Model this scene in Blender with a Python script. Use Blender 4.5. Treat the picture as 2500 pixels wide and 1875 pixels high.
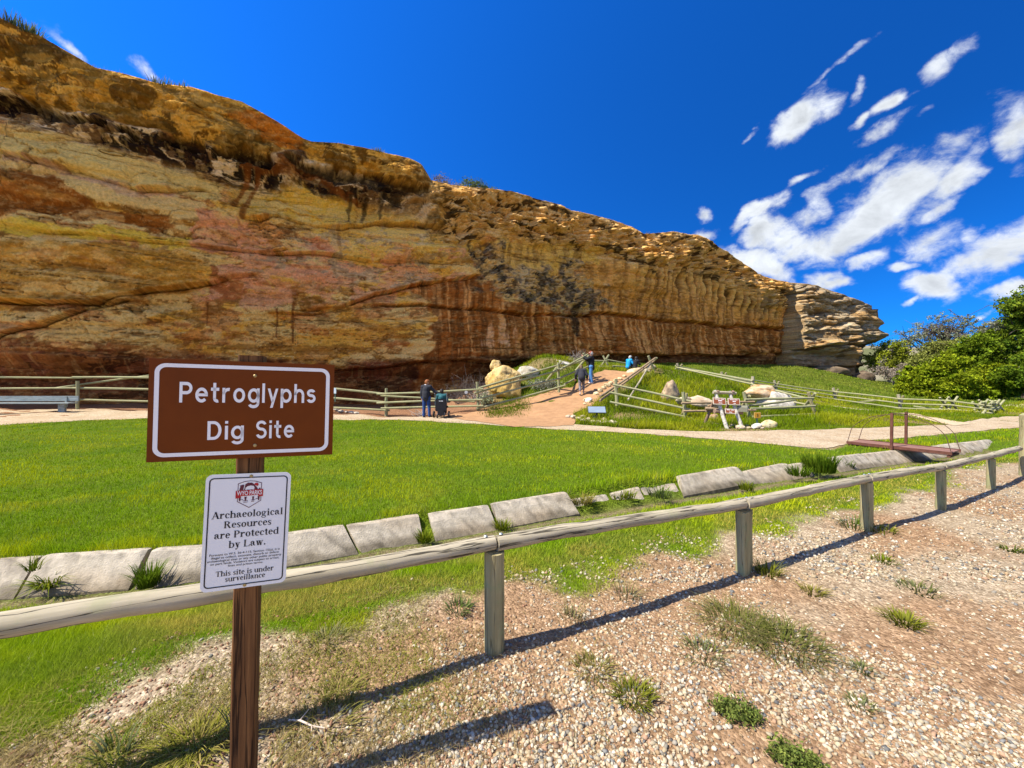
import bpy, math
import numpy as np
from mathutils import Vector, Matrix

for o in list(bpy.data.objects):
    bpy.data.objects.remove(o)
SC = bpy.context.scene
COL = SC.collection
rng = np.random.RandomState(7)
R = math.radians

# ------------------------------------------------------------------ camera
F, CU, CV, H = 940.0, 1250.0, 937.5, 1.70
cam = bpy.data.cameras.new('camera')
cam_o = bpy.data.objects.new('camera', cam)
COL.objects.link(cam_o)
cam.sensor_width = 36.0
cam.lens = 36.0 * F / 2500.0
cam.clip_start = 0.05
cam.clip_end = 4000
cam_o.location = (0, 0, H)
cam_o.rotation_euler = (R(90), 0, 0)
SC.camera = cam_o

# ------------------------------------------------------------------ light and exposure
SUN_EL = R(54)
TO_SUN = Vector((-0.945, -0.33, 0)).normalized()
SUN_DIR = Vector((TO_SUN.x * math.cos(SUN_EL), TO_SUN.y * math.cos(SUN_EL), math.sin(SUN_EL)))
sun = bpy.data.lights.new('sun', 'SUN')
sun.energy = 4.6
sun.angle = R(0.5)
sun.color = (1.0, 0.94, 0.84)
sun_o = bpy.data.objects.new('sun', sun)
COL.objects.link(sun_o)
sun_o.rotation_euler = (-SUN_DIR).to_track_quat('-Z', 'Y').to_euler()
sun_o.location = (-30, -20, 60)

SC.view_settings.view_transform = 'Standard'
SC.view_settings.look = 'None'
SC.view_settings.gamma = 1.0
SC.view_settings.use_curve_mapping = False
SC.view_settings.exposure = 1.0
SC.cycles.max_bounces = 6
SC.cycles.diffuse_bounces = 4
SC.cycles.transparent_max_bounces = 8
SC.cycles.sample_clamp_indirect = 6.0

world = bpy.data.worlds.new('World')
SC.world = world
world.use_nodes = True


class NT:
    """tiny node-tree helper"""
    def __init__(s, tree):
        s.t = tree
        s.n = tree.nodes
        s.l = tree.links

    def node(s, typ, **kw):
        n = s.n.new(typ)
        for k, v in kw.items():
            setattr(n, k, v)
        return n

    def link(s, a, b):
        s.l.new(a, b)

    def put(s, sock, v):
        if isinstance(v, bpy.types.NodeSocket):
            s.l.new(v, sock)
        else:
            sock.default_value = v

    def math(s, op, a, b=None, c=None, clamp=False):
        n = s.node('ShaderNodeMath', operation=op, use_clamp=clamp)
        s.put(n.inputs[0], a)
        if b is not None:
            s.put(n.inputs[1], b)
        if c is not None:
            s.put(n.inputs[2], c)
        return n.outputs[0]

    def mix(s, f, a, b, blend='MIX'):
        n = s.node('ShaderNodeMix', data_type='RGBA', blend_type=blend)
        s.put(n.inputs[0], f)
        s.put(n.inputs[6], (*a, 1) if isinstance(a, tuple) else a)
        s.put(n.inputs[7], (*b, 1) if isinstance(b, tuple) else b)
        return n.outputs[2]

    def noise(s, vec, scale, detail=4, rough=0.55, dist=0.0, out='Fac'):
        n = s.node('ShaderNodeTexNoise')
        n.inputs['Scale'].default_value = scale
        n.inputs['Detail'].default_value = detail
        n.inputs['Roughness'].default_value = rough
        n.inputs['Distortion'].default_value = dist
        if vec is not None:
            s.link(vec, n.inputs['Vector'])
        return n.outputs[out]

    def ramp(s, f, stops, interp='LINEAR'):
        n = s.node('ShaderNodeValToRGB')
        n.color_ramp.interpolation = interp
        e = n.color_ramp.elements
        while len(e) < len(stops):
            e.new(0.5)
        for i, (p, c) in enumerate(stops):
            e[i].position = p
            e[i].color = (*c, 1) if len(c) == 3 else c
        s.put(n.inputs[0], f)
        return n.outputs[0]

    def smooth(s, v, lo, hi, a=0.0, b=1.0):
        n = s.node('ShaderNodeMapRange', interpolation_type='SMOOTHSTEP')
        s.put(n.inputs[0], v)
        s.put(n.inputs[1], lo)
        s.put(n.inputs[2], hi)
        s.put(n.inputs[3], a)
        s.put(n.inputs[4], b)
        return n.outputs[0]


def build_sky():
    wt = NT(world.node_tree)
    wt.n.clear()
    out = wt.node('ShaderNodeOutputWorld')
    bg = wt.node('ShaderNodeBackground')
    wt.link(bg.outputs[0], out.inputs[0])
    sky = wt.node('ShaderNodeTexSky', sky_type='NISHITA')
    sky.sun_disc = False
    sky.sun_elevation = SUN_EL
    sky.sun_rotation = math.atan2(TO_SUN.x, TO_SUN.y)
    sky.altitude = 1400
    sky.air_density = 1.0
    sky.dust_density = 0.3
    sky.ozone_density = 3.0
    # deep dry-air blue, strongest away from the sun as through a polarised lens
    tint = wt.mix(1.0, sky.outputs[0], (0.07, 0.74, 1.80), 'MULTIPLY')
    gco = wt.node('ShaderNodeTexCoord').outputs['Generated']
    dot = wt.node('ShaderNodeVectorMath', operation='DOT_PRODUCT')
    wt.link(gco, dot.inputs[0])
    dot.inputs[1].default_value = SUN_DIR
    pol = wt.math('MULTIPLY_ADD', wt.math('MAXIMUM', dot.outputs['Value'], -0.15), 0.70, 0.68)
    gam = wt.node('ShaderNodeMix', data_type='RGBA', blend_type='MULTIPLY')
    gam.inputs[0].default_value = 1.0
    wt.link(tint, gam.inputs[6])
    wt.link(pol, gam.inputs[7])
    co = wt.node('ShaderNodeTexCoord').outputs['Generated']
    sep = wt.node('ShaderNodeSeparateXYZ')
    wt.link(co, sep.inputs[0])
    az = wt.math('ARCTAN2', sep.outputs[0], sep.outputs[1])
    el = wt.math('ARCSINE', sep.outputs[2])
    # cloud banks: centre (azimuth, elevation), half sizes and tilt, all in radians
    def ang(u, v):
        x, z = (u - CU) / F, (CV - v) / F
        return math.atan2(x, 1.0), math.atan2(z, math.hypot(x, 1.0))
    banks = [  # u, v, half length, half height, tilt(deg, up to the right), weight
        (2120, 520, 215, 70, 28, 1.10), (1975, 600, 120, 48, 10, 1.0), (2310, 450, 90, 56, 42, 1.05),
        (2470, 330, 100, 85, 55, 1.05), (2470, 430, 60, 50, 0, .72),
        (2440, 610, 140, 60, 12, 1.05), (1860, 650, 110, 44, -26, 1.1), (2300, 590, 120, 45, 10, .7),
        (1945, 290, 100, 34, 36, .90), (2340, 150, 95, 34, 22, .86), (2040, 168, 95, 16, 18, .80), (2090, 210, 45, 17, 20, .80),
        (2175, 247, 52, 24, 12, .9), (1720, 512, 34, 26, 20, .95), (1722, 570, 46, 28, 10, .92), (1885, 575, 60, 40, 15, .92),
        (2000, 490, 110, 26, 28, .78), (1860, 525, 60, 18, 25, .8), (2130, 335, 90, 20, 12, .8), (2280, 370, 90, 42, 20, .78),
        (2020, 690, 44, 24, 12, 1.0), (2265, 708, 70, 32, 8, 1.0), (2470, 715, 80, 20, 4, 1.0), (2190, 745, 26, 10, 20, .8),
        (2390, 765, 26, 9, 6, .85), (2090, 300, 34, 15, 25, .80), (1830, 330, 24, 10, 10, .74), (2240, 300, 40, 14, 12, .78), (2130, 395, 60, 18, 20, .78), (2300, 520, 46, 22, 10, .84), (1960, 440, 55, 16, 25, .76), (2390, 560, 50, 26, 5, .85), (2120, 640, 50, 22, 5, .85), (2080, 590, 44, 18, 8, .82), (2210, 660, 40, 14, 5, .82), (220, 140, 150, 20, -32, .66), (400, 195, 70, 20, -15, .66), (2210, 470, 60, 30, 40, .9),
    ]
    # ragged edge: the same fractal bends the coordinates and eats the banks
    mp = wt.node('ShaderNodeMapping')
    mp.inputs['Scale'].default_value = (1, 1, 1.35)
    wt.link(co, mp.inputs[0])
    v = mp.outputs[0]
    n1 = wt.noise(v, 6.5, 10, 0.58, 0.3)
    n2 = wt.noise(v, 19.0, 10, 0.66, 0.3)
    wob = wt.node('ShaderNodeTexNoise')
    wob.inputs['Scale'].default_value = 8
    wob.inputs['Detail'].default_value = 8
    wt.link(v, wob.inputs['Vector'])
    wsep = wt.node('ShaderNodeSeparateColor')
    wt.link(wob.outputs['Color'], wsep.inputs[0])
    azw = wt.math('MULTIPLY_ADD', wt.math('SUBTRACT', wsep.outputs[0], 0.5), 0.15, az)
    elw = wt.math('MULTIPLY_ADD', wt.math('SUBTRACT', wsep.outputs[1], 0.5), 0.11, el)
    dens = None
    for (u, vv, a, b, tl, w) in banks:
        a0, e0 = ang(u, vv)
        sa = abs(ang(u + 5, vv)[0] - ang(u - 5, vv)[0]) / 10
        se = abs(ang(u, vv + 5)[1] - ang(u, vv - 5)[1]) / 10
        c, s_ = math.cos(R(tl)), math.sin(R(tl))
        # rotate in angle space
        da = wt.math('SUBTRACT', azw, a0)
        de = wt.math('SUBTRACT', elw, e0)
        p = wt.math('ADD', wt.math('MULTIPLY', da, c / (a * sa)), wt.math('MULTIPLY', de, s_ / (a * se)))
        q = wt.math('ADD', wt.math('MULTIPLY', da, -s_ / (b * sa)), wt.math('MULTIPLY', de, c / (b * se)))
        d2 = wt.math('ADD', wt.math('MULTIPLY', p, p), wt.math('MULTIPLY', q, q))
        m = wt.math('MULTIPLY', wt.math('EXPONENT', wt.math('MULTIPLY', d2, -0.5)), w)
        dens = m if dens is None else wt.math('MAXIMUM', dens, m)
    # unseen clouds added behind the camera to fill the shade with neutral light
    fill_clouds = wt.smooth(wt.noise(co, 2.3, 4, 0.5), 0.40, 0.60)
    outside = wt.smooth(wt.math('ADD', sep.outputs[1], wt.math('MULTIPLY', sep.outputs[2], -0.25)), -0.02, -0.42)
    dens = wt.math('MAXIMUM', dens, wt.math('MULTIPLY', wt.math('MULTIPLY', fill_clouds, outside), wt.smooth(sep.outputs[2], 0.0, 0.12, 0.5, 1.12)))
    eat = wt.math('ADD', wt.math('MULTIPLY', n1, 0.95), wt.math('MULTIPLY', n2, 0.70))
    d = wt.math('ADD', wt.math('SUBTRACT', dens, 0.55), wt.math('MULTIPLY', wt.math('SUBTRACT', eat, 0.80), 1.35))
    alpha = wt.smooth(d, -0.06, 0.46)
    # relief: billows from the fractal, a little darker in the cores
    core = wt.smooth(d, 0.12, 0.75)
    bil = wt.noise(v, 15.0, 8, 0.6, 0.6)
    shade = wt.math('SUBTRACT', wt.math('ADD', 0.50, wt.math('MULTIPLY', bil, 1.0)), wt.math('MULTIPLY', core, 0.20))
    shade = wt.math('MULTIPLY', shade, 7.2)
    cl = wt.node('ShaderNodeMix', data_type='RGBA', blend_type='MULTIPLY')
    cl.inputs[0].default_value = 1.0
    cl.inputs[6].default_value = (0.90, 0.95, 1.0, 1)
    wt.link(shade, cl.inputs[7])
    thin = wt.math('MULTIPLY', wt.math('POWER', alpha, 1.25), 0.96)
    fin = wt.mix(thin, gam.outputs[2], cl.outputs[2])
    wt.link(fin, bg.inputs[0])
    bg.inputs[1].default_value = 0.075


build_sky()

# ------------------------------------------------------------------ numpy noise
def _h(ix, iy, iz, seed):
    n = (ix * 374761393 + iy * 668265263 + iz * 2147483647 + seed * 1274126177) & 0xFFFFFFFF
    n = ((n ^ (n >> 13)) * 1274126177) & 0xFFFFFFFF
    n = ((n ^ (n >> 16)) * 2246822519) & 0xFFFFFFFF
    return ((n ^ (n >> 15)) & 0xFFFF) / 65535.0


def vn(x, y, z=None, seed=0):
    """smooth value noise in 0..1 (2-D when z is None)"""
    x = np.asarray(x, float)
    y = np.asarray(y, float)
    x0 = np.floor(x).astype(np.int64)
    y0 = np.floor(y).astype(np.int64)
    fx, fy = x - x0, y - y0
    fx = fx * fx * fx * (fx * (fx * 6 - 15) + 10)
    fy = fy * fy * fy * (fy * (fy * 6 - 15) + 10)

    def lay(iz):
        a, b = _h(x0, y0, iz, seed), _h(x0 + 1, y0, iz, seed)
        c, d = _h(x0, y0 + 1, iz, seed), _h(x0 + 1, y0 + 1, iz, seed)
        return (a + (b - a) * fx) * (1 - fy) + (c + (d - c) * fx) * fy
    if z is None:
        return lay(np.int64(0))
    z = np.asarray(z, float)
    z0 = np.floor(z).astype(np.int64)
    fz = z - z0
    fz = fz * fz * (3 - 2 * fz)
    return lay(z0) * (1 - fz) + lay(z0 + 1) * fz


def fbm(x, y, z=None, oct=4, seed=0, gain=0.5, lac=2.03):
    s, a, t = 0.0, 1.0, 0.0
    for i in range(oct):
        s = s + a * vn(x, y, z, seed + i * 17)
        t += a
        a *= gain
        x, y = x * lac + 3.1, y * lac + 7.7
        if z is not None:
            z = z * lac
    return s / t


def sst(x, a, b):
    t = np.clip((x - a) / (b - a), 0, 1)
    return t * t * (3 - 2 * t)


# ------------------------------------------------------------------ mesh helpers
def np_mesh(name, verts, faces, col=None, smooth=True, normals=None):
    me = bpy.data.meshes.new(name)
    verts = np.ascontiguousarray(verts, np.float32)
    me.vertices.add(len(verts))
    me.vertices.foreach_set('co', verts.ravel())
    if not isinstance(faces, (list, tuple)):
        faces = [faces]
    idx = np.concatenate([f.ravel() for f in faces]).astype(np.int32)
    ls, st = [], 0
    for f in faces:
        m, k = f.shape
        ls.append(st + np.arange(m) * k)
        st += m * k
    ls = np.concatenate(ls).astype(np.int32)
    me.loops.add(len(idx))
    me.loops.foreach_set('vertex_index', idx)
    me.polygons.add(len(ls))
    me.polygons.foreach_set('loop_start', ls)
    me.polygons.foreach_set('use_smooth', np.full(len(ls), bool(smooth)))
    me.update(calc_edges=True)
    if col is not None:
        c = np.ones((len(verts), 4), np.float32)
        c[:, :3] = col
        at = me.color_attributes.new('Col', 'FLOAT_COLOR', 'POINT')
        at.data.foreach_set('color', c.ravel())
    return me


def tag(o, label=None, cat=None, group=None, kind=None):
    if label:
        o['label'] = label
    if cat:
        o['category'] = cat
    if group:
        o['group'] = group
    if kind:
        o['kind'] = kind
    return o


def link(name, me, mat=None, parent=None, mtx=None):
    o = bpy.data.objects.new(name, me)
    COL.objects.link(o)
    if mat is not None and len(me.materials) == 0:
        me.materials.append(mat)
    if mtx is not None:
        o.matrix_world = mtx
    if parent is not None:
        o.parent = parent
        pm = PM.get(parent.name, Matrix())
        w = mtx if mtx is not None else Matrix()
        o.matrix_parent_inverse = Matrix()
        o.matrix_basis = pm.inverted() @ w
        PM[o.name] = w
    else:
        PM[o.name] = mtx if mtx is not None else Matrix()
    return o


PM = {}


def thing(name, label, cat, loc=(0, 0, 0), group=None, mtx=None):
    o = bpy.data.objects.new(name, None)
    o.empty_display_size = 0.2
    COL.objects.link(o)
    m = mtx if mtx is not None else Matrix.Translation(loc)
    o.matrix_world = m
    PM[o.name] = m.copy()
    return tag(o, label, cat, group)


class MB:
    """collects simple solids into ONE mesh"""
    def __init__(s):
        s.v, s.f = [], []

    def add(s, vs, fs):
        b = len(s.v)
        s.v += [tuple(x) for x in vs]
        s.f += [tuple(i + b for i in f) for f in fs]

    def box(s, c, d, m=None):
        x, y, z = d[0] / 2, d[1] / 2, d[2] / 2
        vs = [Vector((sx * x, sy * y, sz * z)) for sx in (-1, 1) for sy in (-1, 1) for sz in (-1, 1)]
        if m is not None:
            vs = [m @ p for p in vs]
        vs = [p + Vector(c) for p in vs]
        s.add(vs, [(0, 1, 3, 2), (4, 6, 7, 5), (0, 4, 5, 1), (2, 3, 7, 6), (0, 2, 6, 4), (1, 5, 7, 3)])
        return s

    def prism(s, poly, y0, y1):
        """polygon in x,z extruded along y"""
        n = len(poly)
        vs = [(x, y0, z) for x, z in poly] + [(x, y1, z) for x, z in poly]
        fs = [tuple(range(n)), tuple(range(2 * n - 1, n - 1, -1))]
        fs += [(i, i + n, (i + 1) % n + n, (i + 1) % n) for i in range(n)]
        s.add(vs, fs)
        return s

    def tube(s, pts, rad, sides=8, cap=True, jit=0.0, rs=None):
        pts = [Vector(p) for p in pts]
        n = len(pts)
        if not isinstance(rad, (list, tuple)):
            rad = [rad] * n
        up = Vector((0.13, 0.21, 1)).normalized()
        vs = []
        for i, p in enumerate(pts):
            d = (pts[min(i + 1, n - 1)] - pts[max(i - 1, 0)]).normalized()
            if abs(d.dot(up)) > 0.95:
                up = Vector((1, 0.1, 0)).normalized()
            a = d.cross(up).normalized()
            b = d.cross(a).normalized()
            for k in range(sides):
                t = 2 * math.pi * k / sides
                r = rad[i] * (1 + (rs.uniform(-jit, jit) if jit and rs is not None else 0))
                vs.append(p + a * (r * math.cos(t)) + b * (r * math.sin(t)))
        fs = []
        for i in range(n - 1):
            for k in range(sides):
                k2 = (k + 1) % sides
                fs.append((i * sides + k, i * sides + k2, (i + 1) * sides + k2, (i + 1) * sides + k))
        if cap:
            fs.append(tuple(range(sides - 1, -1, -1)))
            fs.append(tuple((n - 1) * sides + k for k in range(sides)))
        s.add(vs, fs)
        return s

    def lathe(s, prof, sides=12, m=None):
        vs, n = [], len(prof)
        for (r, z) in prof:
            for k in range(sides):
                t = 2 * math.pi * k / sides
                p = Vector((r * math.cos(t), r * math.sin(t), z))
                vs.append(m @ p if m is not None else p)
        fs = [tuple(range(sides - 1, -1, -1)), tuple((n - 1) * sides + k for k in range(sides))]
        for i in range(n - 1):
            for k in range(sides):
                k2 = (k + 1) % sides
                fs.append((i * sides + k, i * sides + k2, (i + 1) * sides + k2, (i + 1) * sides + k))
        s.add(vs, fs)
        return s

    def mesh(s, name, smooth=False, bevel=0.0):
        me = bpy.data.meshes.new(name)
        me.from_pydata(s.v, [], s.f)
        me.update()
        if bevel > 0:
            import bmesh
            bm = bmesh.new()
            bm.from_mesh(me)
            bmesh.ops.bevel(bm, geom=[e for e in bm.edges if e.calc_face_angle(0) > 0.6], offset=bevel, segments=2, affect='EDGES', clamp_overlap=True)
            bm.to_mesh(me)
            bm.free()
        if smooth:
            me.polygons.foreach_set('use_smooth', [True] * len(me.polygons))
            if hasattr(me, 'set_sharp_from_angle'):
                me.set_sharp_from_angle(angle=R(40))
        return me

    def obj(s, name, mat, parent=None, mtx=None, smooth=False, bevel=0.0):
        """geometry is given in the frame mtx (world when mtx is None)"""
        return link(name, s.mesh(name, smooth, bevel), mat, parent, mtx)


def at(u, v, Y):
    return Vector(((u - CU) / F * Y, Y, H + Y * (CV - v) / F))


def flat(u, v, z=0.0):
    Y = (H - z) * F / (v - CV)
    return Vector(((u - CU) / F * Y, Y, z))


# ------------------------------------------------------------------ materials
MATS = {}


def new_mat(name):
    m = bpy.data.materials.new(name)
    m.use_nodes = True
    t = NT(m.node_tree)
    b = t.n['Principled BSDF']
    MATS[name] = m
    return m, t, b


def bump(t, b, h, strength=0.4, dist=0.02):
    n = t.node('ShaderNodeBump')
    n.inputs['Strength'].default_value = strength
    n.inputs['Distance'].default_value = dist
    t.link(h, n.inputs['Height'])
    t.link(n.outputs[0], b.inputs['Normal'])


def m_plain(name, rgb, rough=0.7, var=0.25, scale=12.0, bmp=0.0, bscale=60.0, metal=0.0, stretch=None, coord='Object', rgb2=None, spec=0.3):
    m, t, b = new_mat(name)
    co = t.node('ShaderNodeTexCoord').outputs[coord]
    if stretch:
        mp = t.node('ShaderNodeMapping')
        mp.inputs['Scale'].default_value = stretch
        t.link(co, mp.inputs[0])
        co = mp.outputs[0]
    n = t.noise(co, scale, 6, 0.62)
    lo = rgb2 if rgb2 else tuple(c * (1 - var) for c in rgb)
    hi = rgb if rgb2 else tuple(min(1, c * (1 + var)) for c in rgb)
    c = t.ramp(n, [(0.30, lo), (0.70, hi)])
    t.link(c, b.inputs['Base Color'])
    b.inputs['Roughness'].default_value = rough
    b.inputs['Metallic'].default_value = metal
    b.inputs['Specular IOR Level'].default_value = spec
    if bmp > 0:
        bump(t, b, t.noise(co, bscale, 5, 0.6), bmp, 0.01)
    return m


def m_attr(name, rough=0.85, transl=0.0, var=0.0, scale=30.0, bmp=0.0, bscale=40.0, bdist=0.02, spec=0.2):
    """colour from the mesh's own colour attribute, with grain"""
    m, t, b = new_mat(name)
    a = t.node('ShaderNodeAttribute', attribute_name='Col')
    c = a.outputs['Color']
    co = t.node('ShaderNodeTexCoord').outputs['Object']
    if var > 0:
        n = t.noise(co, scale, 6, 0.65)
        k = t.ramp(n, [(0.25, (1 - var,) * 3), (0.75, (1 + var,) * 3)])
        mx = t.node('ShaderNodeMix', data_type='RGBA', blend_type='MULTIPLY')
        mx.inputs[0].default_value = 1
        t.link(c, mx.inputs[6])
        t.link(k, mx.inputs[7])
        c = mx.outputs[2]
    t.link(c, b.inputs['Base Color'])
    b.inputs['Roughness'].default_value = rough
    b.inputs['Specular IOR Level'].default_value = spec
    if bmp > 0:
        bump(t, b, t.noise(co, bscale, 7, 0.65), bmp, bdist)
    if transl > 0:
        tr = t.node('ShaderNodeBsdfTranslucent')
        t.link(c, tr.inputs[0])
        ms = t.node('ShaderNodeMixShader')
        ms.inputs[0].default_value = transl
        t.link(b.outputs[0], ms.inputs[1])
        t.link(tr.outputs[0], ms.inputs[2])
        t.link(ms.outputs[0], t.n['Material Output'].inputs[0])
    return m
# ================================================================== TERRAIN
def _cp(u, v, Y):
    p = at(u, v, Y)
    return (p.x, p.y, p.z)


CPTS = []
for x in range(-60, 61, 8):
    for y in (0, 6, 12):
        CPTS.append((x, y, 0.0))
CPTS += [
    # lawn edge / gravel path
    _cp(0, 1040, 15.2), _cp(360, 1025, 17.0), _cp(700, 1022, 18.4), _cp(1000, 1026, 17.8), _cp(1250, 1040, 15.6),
    _cp(0, 1008, 20.5), _cp(360, 1010, 20.0), _cp(830, 1016, 20.0), _cp(945, 1014, 20.8), _cp(1090, 1016, 19.6),
    # foot of the cliff, left
    _cp(0, 990, 23.5), _cp(360, 992, 24.0), _cp(700, 996, 26.0), _cp(930, 998, 25.0), _cp(1000, 998, 30.0), _cp(1080, 994, 30.0), (-45, 23, .5), (-60, 22, .5), (-25, 30, .3), (-10, 36, -.2),
    # brush and yellow boulder, green bump
    _cp(1150, 985, 27.0), _cp(1190, 965, 28.5), _cp(1240, 925, 28.5), _cp(1168, 1006, 20.3), _cp(1230, 985, 21.5), _cp(1290, 975, 22.0), _cp(1340, 871, 26.5), _cp(1290, 890, 26.8),
    _cp(1310, 925, 24.0), _cp(1365, 956, 22.3), _cp(1400, 893, 26.0), _cp(1300, 1018, 18.6), _cp(1400, 1025, 17.8),
    # the ramp
    _cp(1350, 1000, 19.6), _cp(1420, 967, 21.5), _cp(1445, 940, 23.2), _cp(1400, 985, 20.4), _cp(1500, 908, 25.6), _cp(1540, 906, 26.5), _cp(1520, 908, 29.0),
    _cp(1480, 960, 21.5), _cp(1450, 985, 19.8), _cp(1440, 1010, 18.4),
    # mound right of the ramp
    _cp(1590, 898, 26.0), _cp(1654, 912, 27.0), _cp(1700, 918, 27.5), _cp(1763, 933, 28.5), _cp(1834, 945, 25.0), _cp(1895, 953, 30.0),
    _cp(1500, 985, 19.6), _cp(1560, 960, 21.0), _cp(1635, 985, 19.8), _cp(1700, 978, 20.0), _cp(1550, 1012, 17.6), _cp(1672, 1026, 17.2), _cp(1780, 985, 20.5),
    _cp(1820, 1022, 17.3), _cp(1900, 1005, 18.6), _cp(1986, 1011, 18.0), _cp(1500, 1037, 16.1), _cp(1700, 1047, 14.6), _cp(1850, 1052, 14.0),
    _cp(2000, 986, 25.0), _cp(2040, 978, 29.5), _cp(2196, 1000, 25.6), _cp(2323, 1005, 23.6), _cp(2415, 1013, 21.2), _cp(2200, 1030, 17.3), _cp(2480, 1008, 22.7),
    # green hill up to the foot of the cliff
    _cp(1300, 884, 33.0), _cp(1450, 887, 35.0), _cp(1550, 889, 37.0), _cp(1650, 895, 42.0), _cp(1750, 893, 44.0), _cp(1850, 899, 48.5), _cp(1930, 894, 53.5), _cp(2000, 903, 55.0),
    _cp(2060, 916, 55.0), _cp(2110, 928, 54.0), _cp(2200, 952, 47.0), _cp(2250, 972, 41.0), _cp(2300, 986, 34.5), _cp(1850, 932, 38.0), _cp(1950, 940, 40.0), _cp(2050, 951, 38.5),
    _cp(2450, 985, 33.6), _cp(2480, 980, 38.0), (60, 62, 2.0), (60, 45, -.1), (80, 50, 0), (80, 80, 0), (50, 100, 0), (30, 70, 4), (0, 60, 4), (-40, 60, 2), (110, 110, 0), (120, 40, 0),
]
CPTS = np.array(CPTS)


def _fit():
    P, z = CPTS[:, :2], CPTS[:, 2]
    d = np.sqrt(((P[:, None] - P[None]) ** 2).sum(-1) + 2.2)
    A = d - 40.0
    n = len(P)
    M = np.zeros((n + 1, n + 1))
    M[:n, :n] = d + np.eye(n) * -0.15
    M[n, :n] = M[:n, n] = 1
    w = np.linalg.solve(M, np.append(z, 0))
    return P, w


_P, _W = _fit()

DITCH = [flat(-900, 1450), flat(0, 1368), flat(480, 1338), flat(1030, 1258), flat(1380, 1207), flat(1790, 1151), flat(2040, 1118), flat(2420, 1073), flat(2600, 1056)]
DITCH = np.array([(p.x, p.y) for p in DITCH])


def poly_off(X, Y, line):
    """signed distance to a polyline (+ on the camera side) and position along it"""
    best = np.full(X.shape, 1e9)
    sd = np.zeros(X.shape)
    ss = np.zeros(X.shape)
    acc = 0.0
    for (x0, y0), (x1, y1) in zip(line[:-1], line[1:]):
        dx, dy = x1 - x0, y1 - y0
        L = math.hypot(dx, dy)
        t = np.clip(((X - x0) * dx + (Y - y0) * dy) / L ** 2, 0, 1)
        d = np.hypot(X - x0 - t * dx, Y - y0 - t * dy)
        side = np.sign((X - x0) * dy - (Y - y0) * dx)
        m = d < best
        best = np.where(m, d, best)
        sd = np.where(m, d * side, sd)
        ss = np.where(m, acc + t * L, ss)
        acc += L
    return sd, ss


def ground_z(X, Y, detail=True):
    X = np.atleast_1d(np.asarray(X, float))
    Y = np.atleast_1d(np.asarray(Y, float))
    sh = X.shape
    x, y = X.ravel(), Y.ravel()
    z = np.zeros(x.shape)
    m = (y > 11) & (np.hypot(x, y) < 160)
    if m.any():
        xs, ys = x[m], y[m]
        acc = np.zeros(xs.shape)
        for i in range(0, len(xs), 20000):
            j = slice(i, i + 20000)
            d = np.sqrt((xs[j, None] - _P[None, :, 0]) ** 2 + (ys[j, None] - _P[None, :, 1]) ** 2 + 2.2)
            acc[j] = d @ _W[:-1] + _W[-1]
        w = sst(ys, 12.0, 15.5) * (1 - sst(np.hypot(xs, ys), 95, 150))
        z[m] = acc * w
    if detail:
        far = sst(y, 15, 22)
        z += far * (fbm(x * .5, y * .5, oct=3, seed=3) - .5) * 0.35
        z += (fbm(x * 1.3, y * 1.3, oct=3, seed=5) - .5) * 0.05
    near = (np.abs(x) < 30) & (y < 16) & (y > -2)
    if near.any():
        sd, ss = poly_off(x[near], y[near], DITCH)
        prof = np.interp(sd, [-0.10, 0.0, 0.20, 0.5, 0.9, 1.6], [0, -0.12, -0.28, -0.25, -0.15, 0.0])
        fade = 1 - sst(x[near], 13.5, 15.5)
        z[near] += prof * fade
    return z.reshape(sh)


def gz(x, y):
    return float(ground_z([x], [y])[0])


def hit(u, v, y0=2.0, y1=90.0):
    """where the line of sight (u, v) meets the ground"""
    Y = np.exp(np.linspace(math.log(y0), math.log(y1), 900))
    X = (u - CU) / F * Y
    Z = H + Y * (CV - v) / F
    g = ground_z(X, Y)
    below = np.nonzero(Z < g)[0]
    i = below[0] if len(below) else len(Y) - 1
    return Vector((X[i], Y[i], g[i]))


# --- colour regions of the ground sheet
GRASS_EDGE = [(-900, 2100), (0, 1745), (220, 1650), (450, 1560), (900, 1478), (1050, 1440), (1200, 1425), (1500, 1362), (1800, 1300), (2100, 1222), (2240, 1185), (2330, 1130), (2420, 1135), (2700, 1118)]
GRASS_EDGE = np.array([tuple(flat(u, v))[:2] for u, v in GRASS_EDGE])
PATH_N = np.array([tuple(flat(u, v))[:2] for u, v in [(-900, 1075), (0, 1040), (360, 1026), (830, 1023), (1100, 1030), (1250, 1040), (1480, 1052), (1700, 1069), (1900, 1085), (2020, 1096), (2060, 1088), (2100, 1077), (2210, 1069), (2350, 1055), (2500, 1039), (2700, 1024)]])


def lawn_mask(x, y):
    """1 on mown grass in front of the path, 0 on dirt and gravel"""
    e, _ = poly_off(x, y, GRASS_EDGE)      # >0 camera side = dirt
    p, _ = poly_off(x, y, PATH_N)          # >0 camera side = lawn
    rag = (fbm(x * 1.6, y * 1.6, oct=4, seed=11) - .5)
    m = sst(-e + rag * 0.8, -0.34, 0.02) * sst(p + rag * 0.35, -0.02, 0.12)
    return m


RAMP_L = [(1050, 1016), (1130, 1012), (1200, 1000), (1290, 973), (1350, 957), (1395, 948), (1420, 930), (1445, 915), (1475, 904)]
RAMP_R = [(1260, 1044), (1400, 1040), (1408, 1028), (1398, 1012), (1440, 995), (1470, 970), (1500, 950), (1530, 930), (1560, 908)]


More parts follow.
